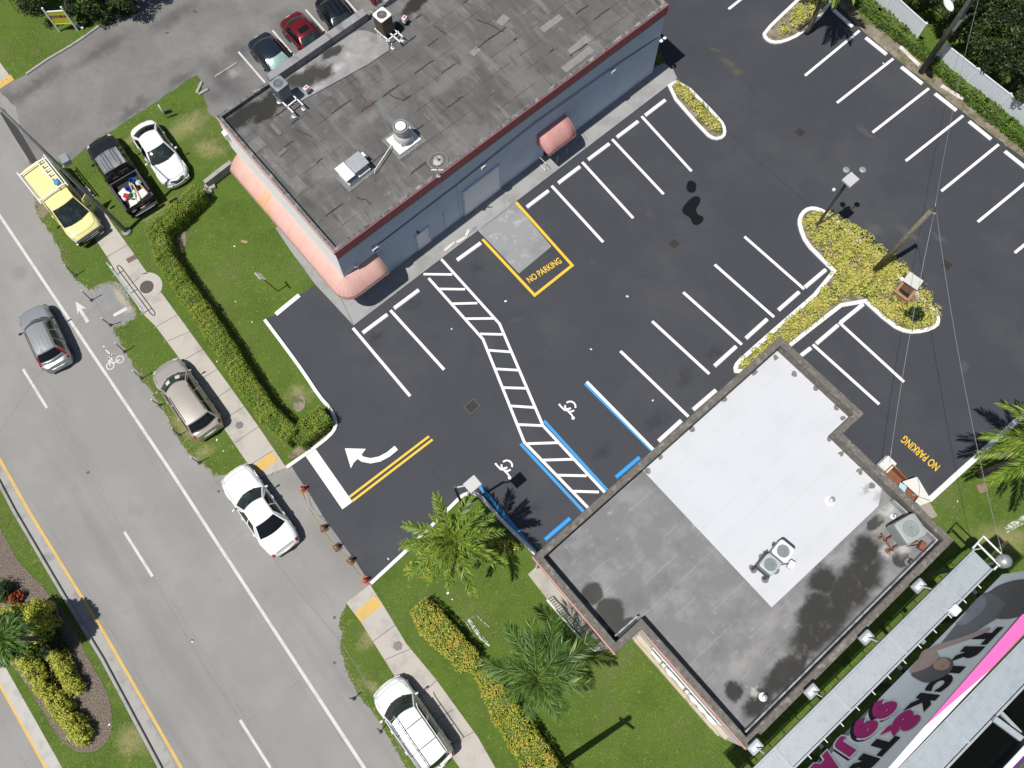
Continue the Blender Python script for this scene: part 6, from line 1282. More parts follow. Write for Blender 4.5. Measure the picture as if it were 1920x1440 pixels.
shoebox('square headed car park lamp beside the palm at the accessible bays', (868,950), (886,908), 6.3)
# concrete street light pole over the yellow van
B_ = W(238,435); Tp = W(0,203,11.5); t = thing('street_light_pole', 'tall grey street light pole reaching over the yellow van', 'street light', (B_.x, B_.y, 0), 0); e = Tp - B_; e2 = W(-70,140,11.9) - B_
ob('pole', MB().tube([(0,0,0),(e.x*.5,e.y*.5,5.75),(e.x,e.y,11.5)], [.14,.11,.075], 12), M['conc'], t, smooth=True); ob('pole_base', MB().lathe([(.3,0),(.3,.12),(.2,.18)], n=14), M['conc'], t, auto=40)
ob('lamp_arm', MB().tube([(e.x,e.y,11.4),(e2.x,e2.y,12.0)], .05, 8), M['metal'], t); ob('lamp_head', MB().rbox((e2.x,e2.y,12.0), (.7,.35,.18), .08), M['metal'], t)
q = W(121,298,7.7) - B_; s0 = W(115,312,7.6) - B_
ob('control_box', MB().rbox((q.x,q.y,7.6), (.42,.55,.36), .03, rz=.6), M['greym'], t); ob('box_bracket', MB().tube([(s0.x,s0.y,7.45),(q.x,q.y,7.5)], .03, 6), M['metal'], t)
# wooden utility pole in the island, wires
B_ = W(1638,509,.1); t = thing('utility_pole', 'bare greenish wooden utility pole standing in the T shaped island', 'utility pole', (B_.x, B_.y, .1), 0, 'wooden utility poles')
ob('pole', MB().tube([(0,0,0),(0,0,3.8),(.02,.02,7.7)], [.17,.15,.12], 12), M['wood'], t, smooth=True); ob('pole_cap', MB().lathe([(.13,7.66),(.14,7.74),(.08,7.78)], (.02,.02,0), 12), M['darkm'], t)
ob('insulator', MB().lathe([(.03,0),(.05,.1),(.03,.16)], (.2,.0,7.3), 8), M['metal'], t); ob('bracket', MB().tube([(0,0,7.35),(.3,-.1,7.35)], .025, 6), M['metal'], t)
top = Vector((B_.x+.2, B_.y, 7.55))
M['wire'] = mat('aluminium_wire', (.42,.43,.44), rough=.4, metal=.5); M['bwire'] = mat('black_cable', (.03,.03,.032), rough=.6)
def wire(lab, a, b, sag, r=.016, m='wire', n=16):
    pts = [a.lerp(b, i/n) - Vector((0,0,sag*4*(i/n)*(1-i/n))) for i in range(n+1)]; o = ob('overhead_wire', MB().tube(pts, r, 5), M[m], smooth=True); tag(o, lab, 'wire', 'overhead wires')
wire('thin overhead wire from the island pole to the shop building corner', top, W(1668,868,5.3), .35, .011)
wire('thin overhead wire from the island pole toward the billboard', top + Vector((.1,0,0)), W(1884,1058,8.2), .5, .011)
wire('thin overhead wire from the island pole running up past the top right trees', top, W(1850,-60,8.5), .5, .010)
wire('dark overhead cable crossing the upper part of the car park', W(1240,-20,7.0), W(1990,95,8.4), .4, .012, 'bwire') if 0 else None
# utility pole by the fence
B_ = W(1727,135); t = thing('utility_pole', 'dark wooden utility pole with a street lamp beside the white fence', 'utility pole', (B_.x, B_.y, 0), 0, 'wooden utility poles')
ob('pole', MB().tube([(0,0,0),(.05,.1,5),(.1,.2,10.5)], [.2,.17,.14], 12), mat('dark_pole_wood', (.085,.08,.065), [((.17,.16,.13), ('n',3,.45,.62,5,(.3,.3,1)), .7)], .9, bump=[(30,.5,.02)]), t, smooth=True)
q = W(1778,10,8.2) - B_; ob('lamp_arm', MB().tube([(.08,.15,8.3),(q.x*.6,q.y*.6+.0,8.5),(q.x,q.y,8.3)], .035, 8), M['metal'], t)
dd = Vector((q.x,q.y,0)).normalized(); ob('lamp_head', MB().lathe([(.08,0),(.2,.03),(.24,.1),(.18,.2),(.06,.24)], (0,0,0), 16), M['whitem'], t, smooth=True).matrix_local = Matrix.Translation((q.x,q.y,8.15)) @ Matrix.Rotation(math.atan2(q.y,q.x)+1.2, 4, 'Z') @ Matrix.Scale(2.0, 4, (1,0,0))
ob('cable_guard', MB().box((.05,-.2,4.6), (.16,.1,.9)), M['metal'], t); ob('conduit', MB().tube([(.0,-.2,.1),(.03,-.2,8)], .035, 6), M['darkm'], t)
B_ = W(1046,1437); t = thing('utility_pole', 'wooden pole at the bottom edge that throws the long shadow over the lawn', 'utility pole', (B_.x, B_.y, 0), 0, 'wooden utility poles')
ob('pole', MB().tube([(0,0,0),(0,0,5),(0,0,10.6)], [.19,.17,.14], 12), M['wood'], t, smooth=True)
ob('crossarm', MB().box((.1,-.1,9.9), (.9,.12,.12), rz=-.6), M['wood'], t)

# ------------------------------------------------------------------ white fence
M['vinyl'] = mat('white_vinyl', (.72,.75,.80), [((.55,.56,.58), ('n',2,.5,.75,5), .4)], .5)
def fence(lab, a, b, zt, n):
    A, Bq = W(*a, zt), W(*b, zt); d = Bq - A; L_ = d.length; t = thing('vinyl_fence', lab, 'fence', (A.x, A.y, 0), math.atan2(d.y, d.x), 'white fences behind the hedge')
    for i in range(n):
        x0, x1 = L_*i/n + .07, L_*(i+1)/n - .07; p = ob('fence_panel', MB().box(((x0+x1)/2,0,zt/2-.02), (x1-x0,.04,zt-.1)), M['vinyl'], t); ob('rail', MB().box(((x0+x1)/2,0,zt-.06), (x1-x0,.07,.1)), M['vinyl'], p)
        g_ = MB(); k = int((x1-x0)/.2)
        for j in range(1, k): g_.box((x0 + j*(x1-x0)/k, 0, zt/2-.02), (.012,.048,zt-.14))
        ob('board_joint', g_, mat('vinyl_joint', (.45,.47,.5)) if 'vj' not in M else M['vj'], p); M['vj'] = bpy.data.materials['vinyl_joint']
    for i in range(n+1): p = ob('post', MB().box((L_*i/n,0,zt/2), (.13,.13,zt+.06)), M['vinyl'], t); ob('post_cap', MB().lathe([(.1,zt+.03),(.1,zt+.05),(.01,zt+.12)], (L_*i/n,0,0), 4), M['vinyl'], p)
fence('white vinyl fence section left of the utility pole, ending in an open gap', (1560,-118), (1737,44), 1.9, 3)
fence('white vinyl fence section right of the utility pole', (1776,83), (2020,274), 1.9, 4)
# low wall by the building
A, Bq = W(383,341,.7), W(432,303,.7); d = Bq - A; t = thing('low_wall', 'low grey garden wall between the hedge and the pink awning', 'wall', (A.x, A.y, 0), math.atan2(d.y, d.x))
ob('wall_body', MB().box((d.length/2,0,.33), (d.length,.24,.66)), M['kerbg'], t); ob('wall_cap', MB().box((d.length/2,0,.685), (d.length+.04,.28,.05)), M['kerbg'], t, bevel=.01)
c = W(385,352,.2); t = thing('rubble_pile', 'broken concrete lumps at the end of the clipped hedge', 'rubble', (c.x, c.y, 0), 0); rg = random.Random(5)
for i in range(7):
    x, y, s = rg.uniform(-.45,.45), rg.uniform(-.35,.35), rg.uniform(.14,.3); ob('concrete_lump', MB().rbox((x,y,s*.4), (s*1.4,s,s*.8), s*.2, rz=rg.uniform(0,3), top=.03), M['kerbg'], t)
def slab(lab, px, py, sx, sy, h, rz, m, name='concrete_block', cat='block', z=0, grp=None):
    p = W(px, py, h); o = ob(name, MB().rbox((0,0,h/2), (sx,sy,h), min(sx,sy)*.18, top=.015), m); o.location = (p.x, p.y, z); o.rotation_euler = (0,0,rz); tag(o, lab, cat, grp)
slab('pale broken concrete bar pointing up the picture, grass corner by the old car park', 373,163, .9,.17,.12, R(75), M['kerbg'], grp='broken concrete pieces by the old car park'); slab('pale broken concrete bar lying slanted, grass corner by the old car park', 381,171, .7,.17,.12, R(35), M['kerbg'], grp='broken concrete pieces by the old car park')
slab('flat tan brick lying alone on the lawn by the pink awning', 458,453, .42,.16,.06, R(-14), mat('tan_brick', (.36,.24,.16), [((.45,.36,.28), ('n',9,.5,.7,3), .6)], .9), 'brick', 'brick')
slab('brown flat stone on the lawn near the palm shadow', 1842,915, .55,.5,.08, .3, mat('brown_stone', (.24,.17,.12), [((.14,.1,.07), ('n',5,.5,.7,3), .6)], .9), 'stone', 'stone', .01)
slab('loose pale brick at the wall foot by the parking apron', 1010,0, .1,.1,.05, 0, M['kerbg'], 'brick', 'brick') if 0 else None
for i, (px, py, sx, rz, lab) in enumerate([(843,463,.85,.75,'long white splintered debris on the apron edge'),(866,450,.75,.55,'crumpled white debris on the apron, middle of three'),(877,437,.45,1.2,'short white debris on the apron nearest the loading pad')]):
    slab(lab, px, py, sx, .18, .07, rz, mat('pale_debris', (.62,.60,.57), [((.35,.33,.3), ('n',6,.5,.7,3), .6)], .9) if i == 0 else bpy.data.materials['pale_debris'], 'debris', 'debris', .081, 'white debris on the apron')
rg = random.Random(8)
lt = mat('white_scrap', (.72,.72,.70), rough=.8)
for px, py, where in [(407,678,'on the narrow grass strip between the hedge and the upper sidewalk'),(419,846,'on the verge grass above the parked white sedan'),(407,825,'on the verge grass below the beige minivan'),(497,600,'on the lawn just left of the long white kerb'),(442,566,'on the lawn left of the small orange sign'),(440,462,'on the lawn beside the tan brick'),(473,604,'on the lawn between the hedge and the white kerb end'),(847,617,'on the asphalt left of the striped walkway'),(948,565,'on the asphalt under the yellow no parking box'),(1176,556,'on the asphalt in the middle of the aisle'),(1224,751,'on the asphalt between the two middle row lines'),(728,1048,'on the asphalt near the lower kerb of the entrance'),(848,1124,'on the lawn above the croton hedge'),(840,1112,'on the lawn between palm and croton hedge'),(1108,655,'on the asphalt near the end of a middle row line'),(208,1358,'at the edge of the median mulch bed'),(1795,940,'on the lawn by the white gates of the shop'),(310,272,'on the grass right of the white sleek sedan'),(361,1203,'on the road beside the lane seam marker'),(1656,119,'at the top of a stall line by the far verge')]:
    p = W(px, py); s = rg.uniform(.06, .11); o = ob('paper_scrap', MB().rbox((0,0,.018), (s*1.5,s,.03), s*.3, top=.012), lt); o.location = (p.x, p.y, .012 + (.15 if py == 1358 else 0)); o.rotation_euler = (rg.uniform(-.2,.2), rg.uniform(-.2,.2), rg.uniform(0,3)); tag(o, 'tiny white scrap ' + where, 'scrap', 'white scraps lying about')

# ------------------------------------------------------------------ verge delineators, railing, signs
for i, (b, tp) in enumerate([((142,517),(121,497)),((172,563),(153,545)),((208,610),(190,597)),((234,660),(216,643)),((266,710),(249,695)),((300,760),(284,750)),((337,816),(322,803)),((374,868),(358,858)),((664,1310),(656,1309)),((714,1372),(708,1366))]):
    p = W(*b); h_ = 1.35 if i < 8 else 1.0; e = W(*tp, h_) - p; pos = ['uppermost','second','third','fourth','fifth','sixth','seventh','eighth'][i] if i < 8 else ''
    lab = ('%s thin dark post along the road verge counted from the yellow van' % pos) if i < 8 else ('thin dark post at the verge just above the white van' if i == 8 else 'thin dark post beside the hood of the white van')
    t = thing('verge_post', lab, 'post', (p.x, p.y, 0), 0, 'thin dark posts along the road verge'); ob('post', MB().tube([(0,0,0),(e.x,e.y,h_)], .028, 7), M['darkm'], t, smooth=True)
    ob('post_tip', MB().tube([(e.x*.86,e.y*.86,h_*.9),(e.x*1.0,e.y*1.0,h_*1.03)], .034, 7), M['whitem'] if i < 8 else M['darkm'], t); ob('post_foot', MB().lathe([(.11,0),(.1,.05),(.05,.08)], n=10), M['darkm'], t)
A = W(197,489,1.05); Bq = W(267,584,1.05); d = Bq - A; L_ = d.length; t = thing('pedestrian_railing', 'silver tubular railing at the edge of the upper sidewalk', 'railing', (A.x, A.y, 0), math.atan2(d.y, d.x)); loop = []
for k in range(9): a = PI/2 + PI*k/8; loop.append((.28 + .28*math.cos(a), 0, .77 + .28*math.sin(a)))
for k in range(9): a = -PI/2 + PI*k/8; loop.append((L_-.28 + .28*math.cos(a), 0, .77 + .28*math.sin(a)))
M['galv'] = mat('bright_galvanised_tube', (.72,.74,.76), rough=.3, metal=.5)
ob('rail_loop', MB().tube(loop, .03, 8, closed=True), M['galv'], t, smooth=True)
for x in (.5, L_/2, L_-.5): ob('post', MB().tube([(x,0,1.05),(x,0,.35),(x,-.04,.18),(x,-.18,.06),(x,-.3,.02)], .027, 8), M['galv'], t, smooth=True)
def sign2(lab, b, tp, h_, sz, m, txt=None):
    p = W(*b); t = thing('small_sign', lab, 'sign', (p.x, p.y, 0), 0); e = W(*tp, h_) - p; ob('post', MB().tube([(0,0,0),(e.x,e.y,h_)], .035, 7), M['rust'], t)
    ob('sign_board', MB().box((e.x,e.y,h_), (sz,.03,sz), rz=AZ+PI/2, rx=-.5), m, t); return t
sign2('small white sign with an orange rusty lower half on the lawn by the pink awning', (521,546), (488,518), 2.5, .55, mat('faded_sign', (.7,.68,.6), [((.65,.25,.05), ('blobs',[B(0,0,.3,.3)],.4,2,.9), .0)], .6))
p = W(313,221); t = thing('small_sign', 'short white sign post on the grass above the white sedan', 'sign', (p.x, p.y, 0), 0); e = W(297,197,1.5) - p; ob('post', MB().tube([(0,0,0),(e.x,e.y,1.5)], .045, 7), M['whitem'], t, smooth=True); ob('sign_board', MB().box((.25,.1,.5), (.5,.05,.3), rz=.4), M['darkm'], t)
# yellow yard sign
p0, p1 = W(112,59), W(146,57); d = p1 - p0; t = thing('yard_sign', 'yellow board sign between two white posts on the upper left lawn', 'sign', (p0.x, p0.y, 0), math.atan2(d.y, d.x)); L_ = d.length; hz = 2.2
for x in (0, L_): ob('post', MB().box((x,0,hz/2), (.1,.1,hz)), M['whitem'], t)
bd = ob('sign_board', MB().box((L_/2,-.0,1.28), (L_-.1,.05,1.05)), mat('yellow_sign_board', (.62,.60,.02), rough=.5), t); ob('sign_frame', MB().box((L_/2,-.0,1.84), (L_-.1,.08,.07)), M['whitem'], t); ob('sign_frame', MB().box((L_/2,0,.72), (L_-.1,.08,.06)), mat('yellow_rim', (.7,.66,.2)), t)
tx = text_mb('JOTHRA', .30, .018, .004); ob('lettering', xform(tx, Matrix.Translation((L_/2,-.032,1.38)) @ Matrix.Rotation(R(90), 4, 'X')), mat('maroon_letter', (.25,.03,.12)), bd)
p = W(152,52); o = ob('marker_post', MB().box((0,0,.1), (.55,.14,.16)), M['whitem'], bevel=.02); o.location = (p.x,p.y,0); o.rotation_euler = (0,0,R(-35)); tag(o, 'short white post lying beside the yellow yard sign', 'post')
p = W(157,38); t = thing('marker_post', 'thin grey leaning post in the bushes right of the yellow yard sign', 'post', (p.x, p.y, 0), 0); ob('post', MB().tube([(0,0,0),(.0,.0,1.6)], .04, 7), M['metal'], t)
# cones and caution tape
M['cone'] = mat('faded_orange_cone', (.42,.10,.035), [((.22,.07,.04), ('n',6,.45,.7,3), .6)], .7); M['cone2'] = mat('red_orange_cone', (.42,.085,.04), rough=.6); M['conew'] = mat('cone_collar', (.5,.46,.42), rough=.7)
cp = []
for i, (px, py, lab) in enumerate([(570,917,'red orange traffic cone nearest the white sedan'),(608,990,'faded orange traffic cone, second from the white sedan'),(633,1026,'faded orange traffic cone, middle of the line'),(659,1051,'faded orange traffic cone, fourth from the white sedan'),(686,1088,'red orange traffic cone at the lower kerb end')]):
    p = W(px, py); t = thing('traffic_cone', lab, 'traffic cone', (p.x, p.y, .012), .3*i, 'traffic cones across the driveway'); m_ = M['cone2'] if i in (0,4) else M['cone']
    ob('cone_base', MB().rbox((0,0,.02), (.42,.42,.04), .05), M['trim'] if i not in (0,4) else m_, t); ob('cone_body', MB().lathe([(.17,.04),(.15,.07),(.035,.76),(.03,.78)], n=20), m_, t, auto=40); ob('cone_collar', MB().lathe([(.105,.38),(.075,.55)], n=20), M['conew'], t, smooth=True); cp.append(Vector((p.x, p.y, .76)))
ty = mat('yellow_caution_tape', (.78,.62,.08), rough=.5)
pts = []
for a, b_, s in zip(cp, cp[1:], (.45,.16,.1,.14)):
    for k in range(10): q = a.lerp(b_, k/10); sg3 = math.sin(PI*k/10); pts.append(q + Vector((-.25*sg3*s*2, 0, -s*sg3)))
pts.append(cp[-1]); mb = MB().grid([[tuple(p + Vector((0,0,.035)) ) for p in pts], [tuple(p + Vector((.02*math.sin(i), .045, -.03))) for i, p in enumerate(pts)]]); o = ob('caution_tape', mb, ty); o.modifiers.new('thick','SOLIDIFY').thickness = .004; tag(o, 'yellow caution tape strung along the five traffic cones', 'tape')
# brick box with white lid on the island
p = W(1694,549,.5); t = thing('monument_box', 'open brown masonry box with a white slab on the T shaped island', 'sign base', (p.x, p.y, .1), AZ + R(8)); br = mat('brown_masonry', (.30,.17,.10), [((.2,.12,.08), ('n',6,.5,.7,4), .6)], .9)
for (x, y, a, b_) in ((0,-.42,.9,.12),(0,.42,.9,.12),(-.42,0,.1,.72),(.42,0,.1,.72)): ob('box_wall', MB().box((x,y,.35), (a,b_,.7)), br, t)
ob('box_rim', MB().strip([(-.42,-.42),(.42,-.42),(.42,.42),(-.42,.42)], .16, .702, .74, closed=True), mat('brown_rim', (.36,.2,.12), rough=.8), t); ob('box_floor', MB().sheet([(-.38,-.36),(.38,-.36),(.38,.36),(-.38,.36)], .05), M['dark'], t); ob('slab', MB().box((.62,.05,1.0), (.75,.95,.06), rz=.05), mat('white_slab', (.58,.57,.52), rough=.7), t, bevel=.01)
ob('slab_leg', MB().box((.75,.3,.5), (.08,.08,.96)).box((.75,-.25,.5), (.08,.08,.96)), M['metal'], t); ob('soil_patch', MB().disc((-.3,-.5), .55, .02, 14), M['dirt'], t)
# porch railing of the shop building
RP = [W(1026,1124,1.2), W(1089,1197,1.2), W(1116,1221,1.2), W(1136,1203,1.2)]; t = thing('porch_railing', 'white railing along the porch of the shop building', 'railing', (RP[0].x, RP[0].y, .15), 0); Q = [p - Vector((RP[0].x, RP[0].y, .15)) for p in RP]
ob('handrail', MB().tube(Q, .035, 6), M['whitem'], t); ob('lower_rail', MB().tube([(q.x,q.y,.12) for q in Q], .025, 6), M['whitem'], t); bl = MB(); nb = 0
for a, b_ in zip(Q, Q[1:]):
    k = int((b_-a).length/.14)
    for j in range(k): q = a.lerp(b_, j/k); ob('baluster', MB().box((q.x,q.y,.56), (.03,.03,.96)), M['whitem'], t)
# enclosure behind the shop building
o_ = b2; IW = WM[b2.name]; inv = IW.inverted()
dq = W(1690,911,.7); t = thing('dumpster', 'brown open dumpster against the back wall of the shop building', 'dumpster', (dq.x, dq.y, .012), b2.rotation_euler.z); br2 = mat('brown_dumpster_paint', (.22,.085,.035), [((.13,.06,.03), ('n',3,.45,.7,4), .6)], .7)
for (x, y, a, b_) in ((-.45,0,.06,2.3),(.45,0,.06,2.3),(0,-1.12,.84,.06),(0,1.12,.84,.06)): ob('side_wall', MB().box((x,y,.42), (a,b_,.84)), br2, t)
ob('floor_pan', MB().box((0,0,.35), (.84,2.18,.05)), br2, t); ob('pale_liner', MB().box((-.1,-.1,.75), (.5,.4,.06), rz=.4), mat('pale_cyan_scrap', (.4,.6,.68)), t)
M['gate'] = mat('white_gate_panel', (.66,.66,.63), [((.5,.49,.46), ('n',2,.5,.7,4), .5)], .6)
t = thing('gate_panel', 'white folded gate panels standing over the asphalt behind the shop', 'gate', (*W(1722,920,.6)[:2], .012), 0)
for nm, P_, z0, z1 in (('gate_leaf', [(1692,903),(1719,894),(1724,912),(1722,930)], 1.25, 1.3), ('gate_leaf', [(1720,894),(1746,938),(1723,931),(1725,912)], 1.1, 1.15), ('gate_leaf', [(1722,932),(1746,940),(1726,948),(1716,940)], .9, .95)):
    P3 = [W(x, y, z1) for x, y in P_]; o = ob(nm, MB().prism(xy(P3), z0, z1), M['gate'], t, world=True)
for (x, y) in ((1700,905),(1742,936),(1722,925)): p = W(x, y, 1.0); ob('gate_post', MB().box((p.x, p.y, .5), (.08,.08,1.0)), M['gate'], t, world=True)
q = W(1680,880); struct('enclosure_pad', MB().sheet(xy(PX([(1655,862),(1668,862),(1702,900),(1745,945),(1758,968),(1740,975),(1690,925),(1645,875)])), .012), mat('tan_pad', (.33,.29,.24), [((.24,.21,.18), ('n',1,.45,.7,4), .6)], .9, coords='World'))
t = thing('storage_box', 'pale grey storage box with a white lid at the edge of the shop roof', 'box', (*W(1661,869,.8)[:2], .012), b2.rotation_euler.z); ob('box_body', MB().rbox((0,0,.35), (.8,.6,.7), .04), M['greym'], t); ob('lid', MB().rbox((.05,-.1,.74), (.8,.62,.08), .04), M['gate'], t)

# ------------------------------------------------------------------ billboard
O8 = W(1877,1077,8.0); ANG = R(220.6)
bb = thing('billboard', 'large two sided advertising billboard with steel catwalks behind the shop building', 'billboard', (O8.x, O8.y, 0), ANG)   # local x runs along the board, local -y faces the shop
LB = 17.0
M['face'] = mat('grey_blue_vinyl_face', (.86,.90,.92), [((.78,.83,.86), ('n',.5,.45,.7,3), .5)], .5)
zl = lambda s: min(14.0, 12.72 + .118*s)
M['steel'] = mat('pale_galvanised_steel', (.44,.49,.52), [((.34,.38,.41), ('n',3,.45,.7,4), .5)], .5, .3); M['dsteel'] = mat('dark_steel', (.03,.032,.036), rough=.6)
ZT = lambda s: 12.74 + .125*s if s < 11 else 14.115
YB = lambda s: max(.2, .58 - .034*s)
fc = ob('ad_panel', MB().add([(0,.0,8),(LB,.0,8),(LB,0,ZT(LB)),(11,0,ZT(11)),(0,0,ZT(0)),(0,.1,8),(LB,.1,8),(LB,.1,ZT(LB)),(11,.1,ZT(11)),(0,.1,ZT(0))], [(0,1,2,3,4),(9,8,7,6,5),(0,5,6,1),(1,6,7,2),(4,9,5,0)]), M['face'], bb)
def plate(name, poly, y, m, par, th=.012):
    "a flat cut-out on the board face, given as (s, z) points"
    n = len(poly); A = sum(poly[i][0]*poly[(i+1)%n][1] - poly[(i+1)%n][0]*poly[i][1] for i in range(n))
    if A < 0: poly = poly[::-1]
    return ob(name, MB().add([(p[0], y, p[1]) for p in poly], [tuple(range(n))]), m, par)
pk = mat('hot_pink_print', (.85,.16,.48), rough=.5); mg = mat('magenta_print', (.52,.03,.22), rough=.8, spec=.1); bk = mat('black_print', (.014,.013,.016), rough=.8, spec=.1); wh = mat('white_print', (.80,.81,.82), rough=.5); dp = mat('fold_shadow_maroon', (.22,.02,.09), rough=.5)
plate('fold_shadow', [(0,ZT(0)-.10),(3,ZT(3)-.10),(9,ZT(9)-.02),(9,ZT(9)),(0,ZT(0))], -.008, dp, fc)  # shadow of the folded top edge, painted as a maroon strip
top_ = lambda s, f: (s, f*YB(s), ZT(s) + .004 + .05*f)
ob('pink_band', MB().add([top_(0,0),top_(4,0),top_(9,0),top_(5.6,1),(0,YB(0),ZT(0)+.054)], [(0,1,2,3,4)]), pk, fc)
ob('white_band', MB().add([top_(9,0),top_(11,0),(LB,0,ZT(LB)+.004),(LB,YB(LB),ZT(LB)+.054),top_(11,1),top_(5.6,1)], [(0,1,2,3,4,5)]), wh, fc)
plate('dark_lower_band', [(0,7.99),(LB,7.99),(LB,8.12),(0,8.1)], -.004, bk, fc)
plate('slate_band', [(8,8.12),(LB,8.12),(LB,8.8),(10,8.7)], -.005, mat('slate_print', (.16,.2,.22), rough=.5), fc)  # darker slate wedge along the lower part of the ad
MT = lambda x, z, y=-.015, rot=0.0: Matrix.Translation((x, y, z)) @ Matrix.Rotation(R(90), 4, 'X') @ Matrix.Rotation(rot, 4, 'Z')
def letter(ch, x, z, h_, wd, m, y=-.015, bold=.03, shear=0):
    t_ = text_mb(ch, 1.0, bold, 0, shear); xs_ = [v[0] for v in t_.v]; ys_ = [v[1] for v in t_.v]; sx, sy = wd/(max(xs_)-min(xs_)), h_/(max(ys_)-min(ys_)); cx, cy = (max(xs_)+min(xs_))/2, (max(ys_)+min(ys_))/2
    t_.v = [((v[0]-cx)*sx, (v[1]-cy)*sy, v[2]) for v in t_.v]; return ob('letter', xform(t_, MT(x, z, y)), m, fc)
for ch, x, wd, hh in (('T',4.15,.98,1.45),('R',5.22,.9,1.45),('I',6.08,.38,1.4),('C',6.85,.92,1.5),('K',7.98,1.0,1.5),('T',10.25,1.0,1.5),('R',11.35,.95,1.5),('E',12.4,.85,1.5),('A',13.45,1.0,1.5),('T',14.5,.95,1.5)): letter(ch, x, 11.88 + .045*(x-4.15), hh*1.1, wd*1.04, bk, bold=.085)
letter('&', 9.15, 12.25, 2.0, 1.5, mg, -.030, .05)
for ch, x, wd in (('9',8.62,.95),('9',9.75,.95),('J',10.8,.8),('A',11.8,1.0)):
    letter(ch, x+.06, 9.30, 2.95, wd*1.34, bk, -.012, .13, .15); letter(ch, x, 9.38, 2.86, wd*1.27, wh, -.020, .12, .15); letter(ch, x, 9.38, 2.5, wd*1.08, mg, -.026, .075, .15)
# printed figures: two dark haired women leaning, generic shapes
sk = mat('print_skin', (.52,.35,.30), [((.36,.23,.2), ('n',3,.45,.7,3), .5)], .5); hr_ = mat('print_dark_hair', (.045,.042,.048), [((.10,.09,.1), ('n',6,.5,.7,3), .6)], .5); dn = mat('print_blue_cloth', (.20,.26,.31), [((.3,.16,.13), ('n',4,.52,.65,3), .7), ((.09,.11,.13), ('n',3,.5,.7,3), .6)], .5); ds = mat('print_grey_cloth', (.10,.11,.12), [((.17,.18,.19), ('n',4,.5,.7,3), .5)], .5)
def onf(px, py):
    q = WM[bb.name].inverted() @ Wp(px, py, tuple(O8), tuple((WM[bb.name].to_3x3() @ Vector((0,1,0))))); return (q.x, q.z)
def fig(name, pts, m, y): return plate(name, [ (p.x, p.y) for p in smoothp([Vector((*onf(x, y2), 0)) for x, y2 in pts], 2)], y, m, fc)
fig('figure_hair', [(1930,1085),(1900,1088),(1870,1098),(1858,1108),(1848,1112),(1840,1130),(1850,1150),(1900,1150),(1945,1120)], hr_, -.008)
fig('figure_clothes', [(1850,1108),(1838,1118),(1818,1140),(1790,1175),(1770,1200),(1760,1210),(1790,1205),(1830,1185),(1860,1165),(1880,1155),(1890,1130)], ds, -.010)
fig('figure_hair', [(1905,1120),(1885,1135),(1868,1155),(1870,1162),(1905,1160),(1940,1140)], hr_, -.012)
fig('figure_sleeve', [(1846,1112),(1832,1122),(1815,1142),(1800,1162),(1790,1172),(1812,1172),(1835,1155),(1852,1135)], dn, -.014)
fig('figure_arm', [(1858,1175),(1835,1183),(1800,1197),(1762,1207),(1745,1214),(1752,1222),(1790,1208),(1830,1195),(1858,1182)], sk, -.016)
fig('figure_shoulder', [(1745,1214),(1728,1222),(1722,1238),(1712,1248),(1702,1262),(1715,1262),(1738,1256),(1752,1250),(1762,1236),(1758,1220)], sk, -.018)
fig('figure_hair', [(1762,1232),(1783,1234),(1790,1246),(1782,1262),(1762,1274),(1738,1282),(1722,1276),(1704,1264),(1728,1258),(1745,1250),(1755,1240)], hr_, -.020)
fig('figure_face', [(1758,1238),(1768,1233),(1778,1236),(1784,1246),(1778,1256),(1764,1258),(1752,1255),(1750,1246)], mat('print_face', (.50,.30,.22), [((.34,.17,.13), ('n',8,.5,.65,3), .5)], .5), -.024)
fig('figure_mouth', [(1767,1250),(1771,1247),(1772,1248),(1768,1251)], mat('print_mouth', (.12,.02,.02)), -.028)
ob('panel_back', MB().box((LB/2,.17,10.4), (LB,.1,4.6)), M['dsteel'], bb)
# frames and columns
for x in (1.2, 6.2, 11.2, 16.2): ob('column', MB().tube([(x,1.3,0),(x,1.3,12.4)], .25, 14), M['dsteel'], bb, smooth=True); ob('cross_beam', MB().box((x,2.2,12.75), (.14,1.3,.3)), M['steel'], bb); ob('cross_beam', MB().box((x,.2,7.3), (.16,3.0,.16)), M['dsteel'], bb)
def catwalk(y0, y1, z, x0, x1, nb, xs_, name):
    cw = ob(name, MB().box(((x0+x1)/2,y0,z), (x1-x0,.07,.14)).box(((x0+x1)/2,y1,z), (x1-x0,.08,.16)), M['steel'], bb)
    g_ = MB()
    for k in range(nb): y = lerp(y0+.06, y1-.06, (k+.5)/nb); g_.box(((x0+x1)/2, y, z), (x1-x0,(y1-y0)/nb*.84,.03))
    n_ = int((x1-x0)/.62)
    for k in range(n_): g_.box((x0 + (k+.5)*(x1-x0)/n_, (y0+y1)/2, z-.005), (.025,(y1-y0)-.1,.02))
    ob('grating', g_, M['steel'], cw)
    for x in xs_: ob('cross_bar', MB().box((x,(y0+y1)/2,z+.02), (.1,(y1-y0),.06)), M['steel'], cw)
    return cw
cw = catwalk(-1.37, -.28, 7.5, -.1, LB, 17, (2.0,5.6,9.2,12.8), 'catwalk')
catwalk(.62, 1.72, 13.1, 0, LB, 14, (1.9,8.0,13.0), 'catwalk')
for i in range(16): x = .9 + i*1.0; ob('catwalk_bracket', MB().tube([(x,-.28,7.45),(x,-.02,7.45)], .025, 6), M['whitem'], cw)
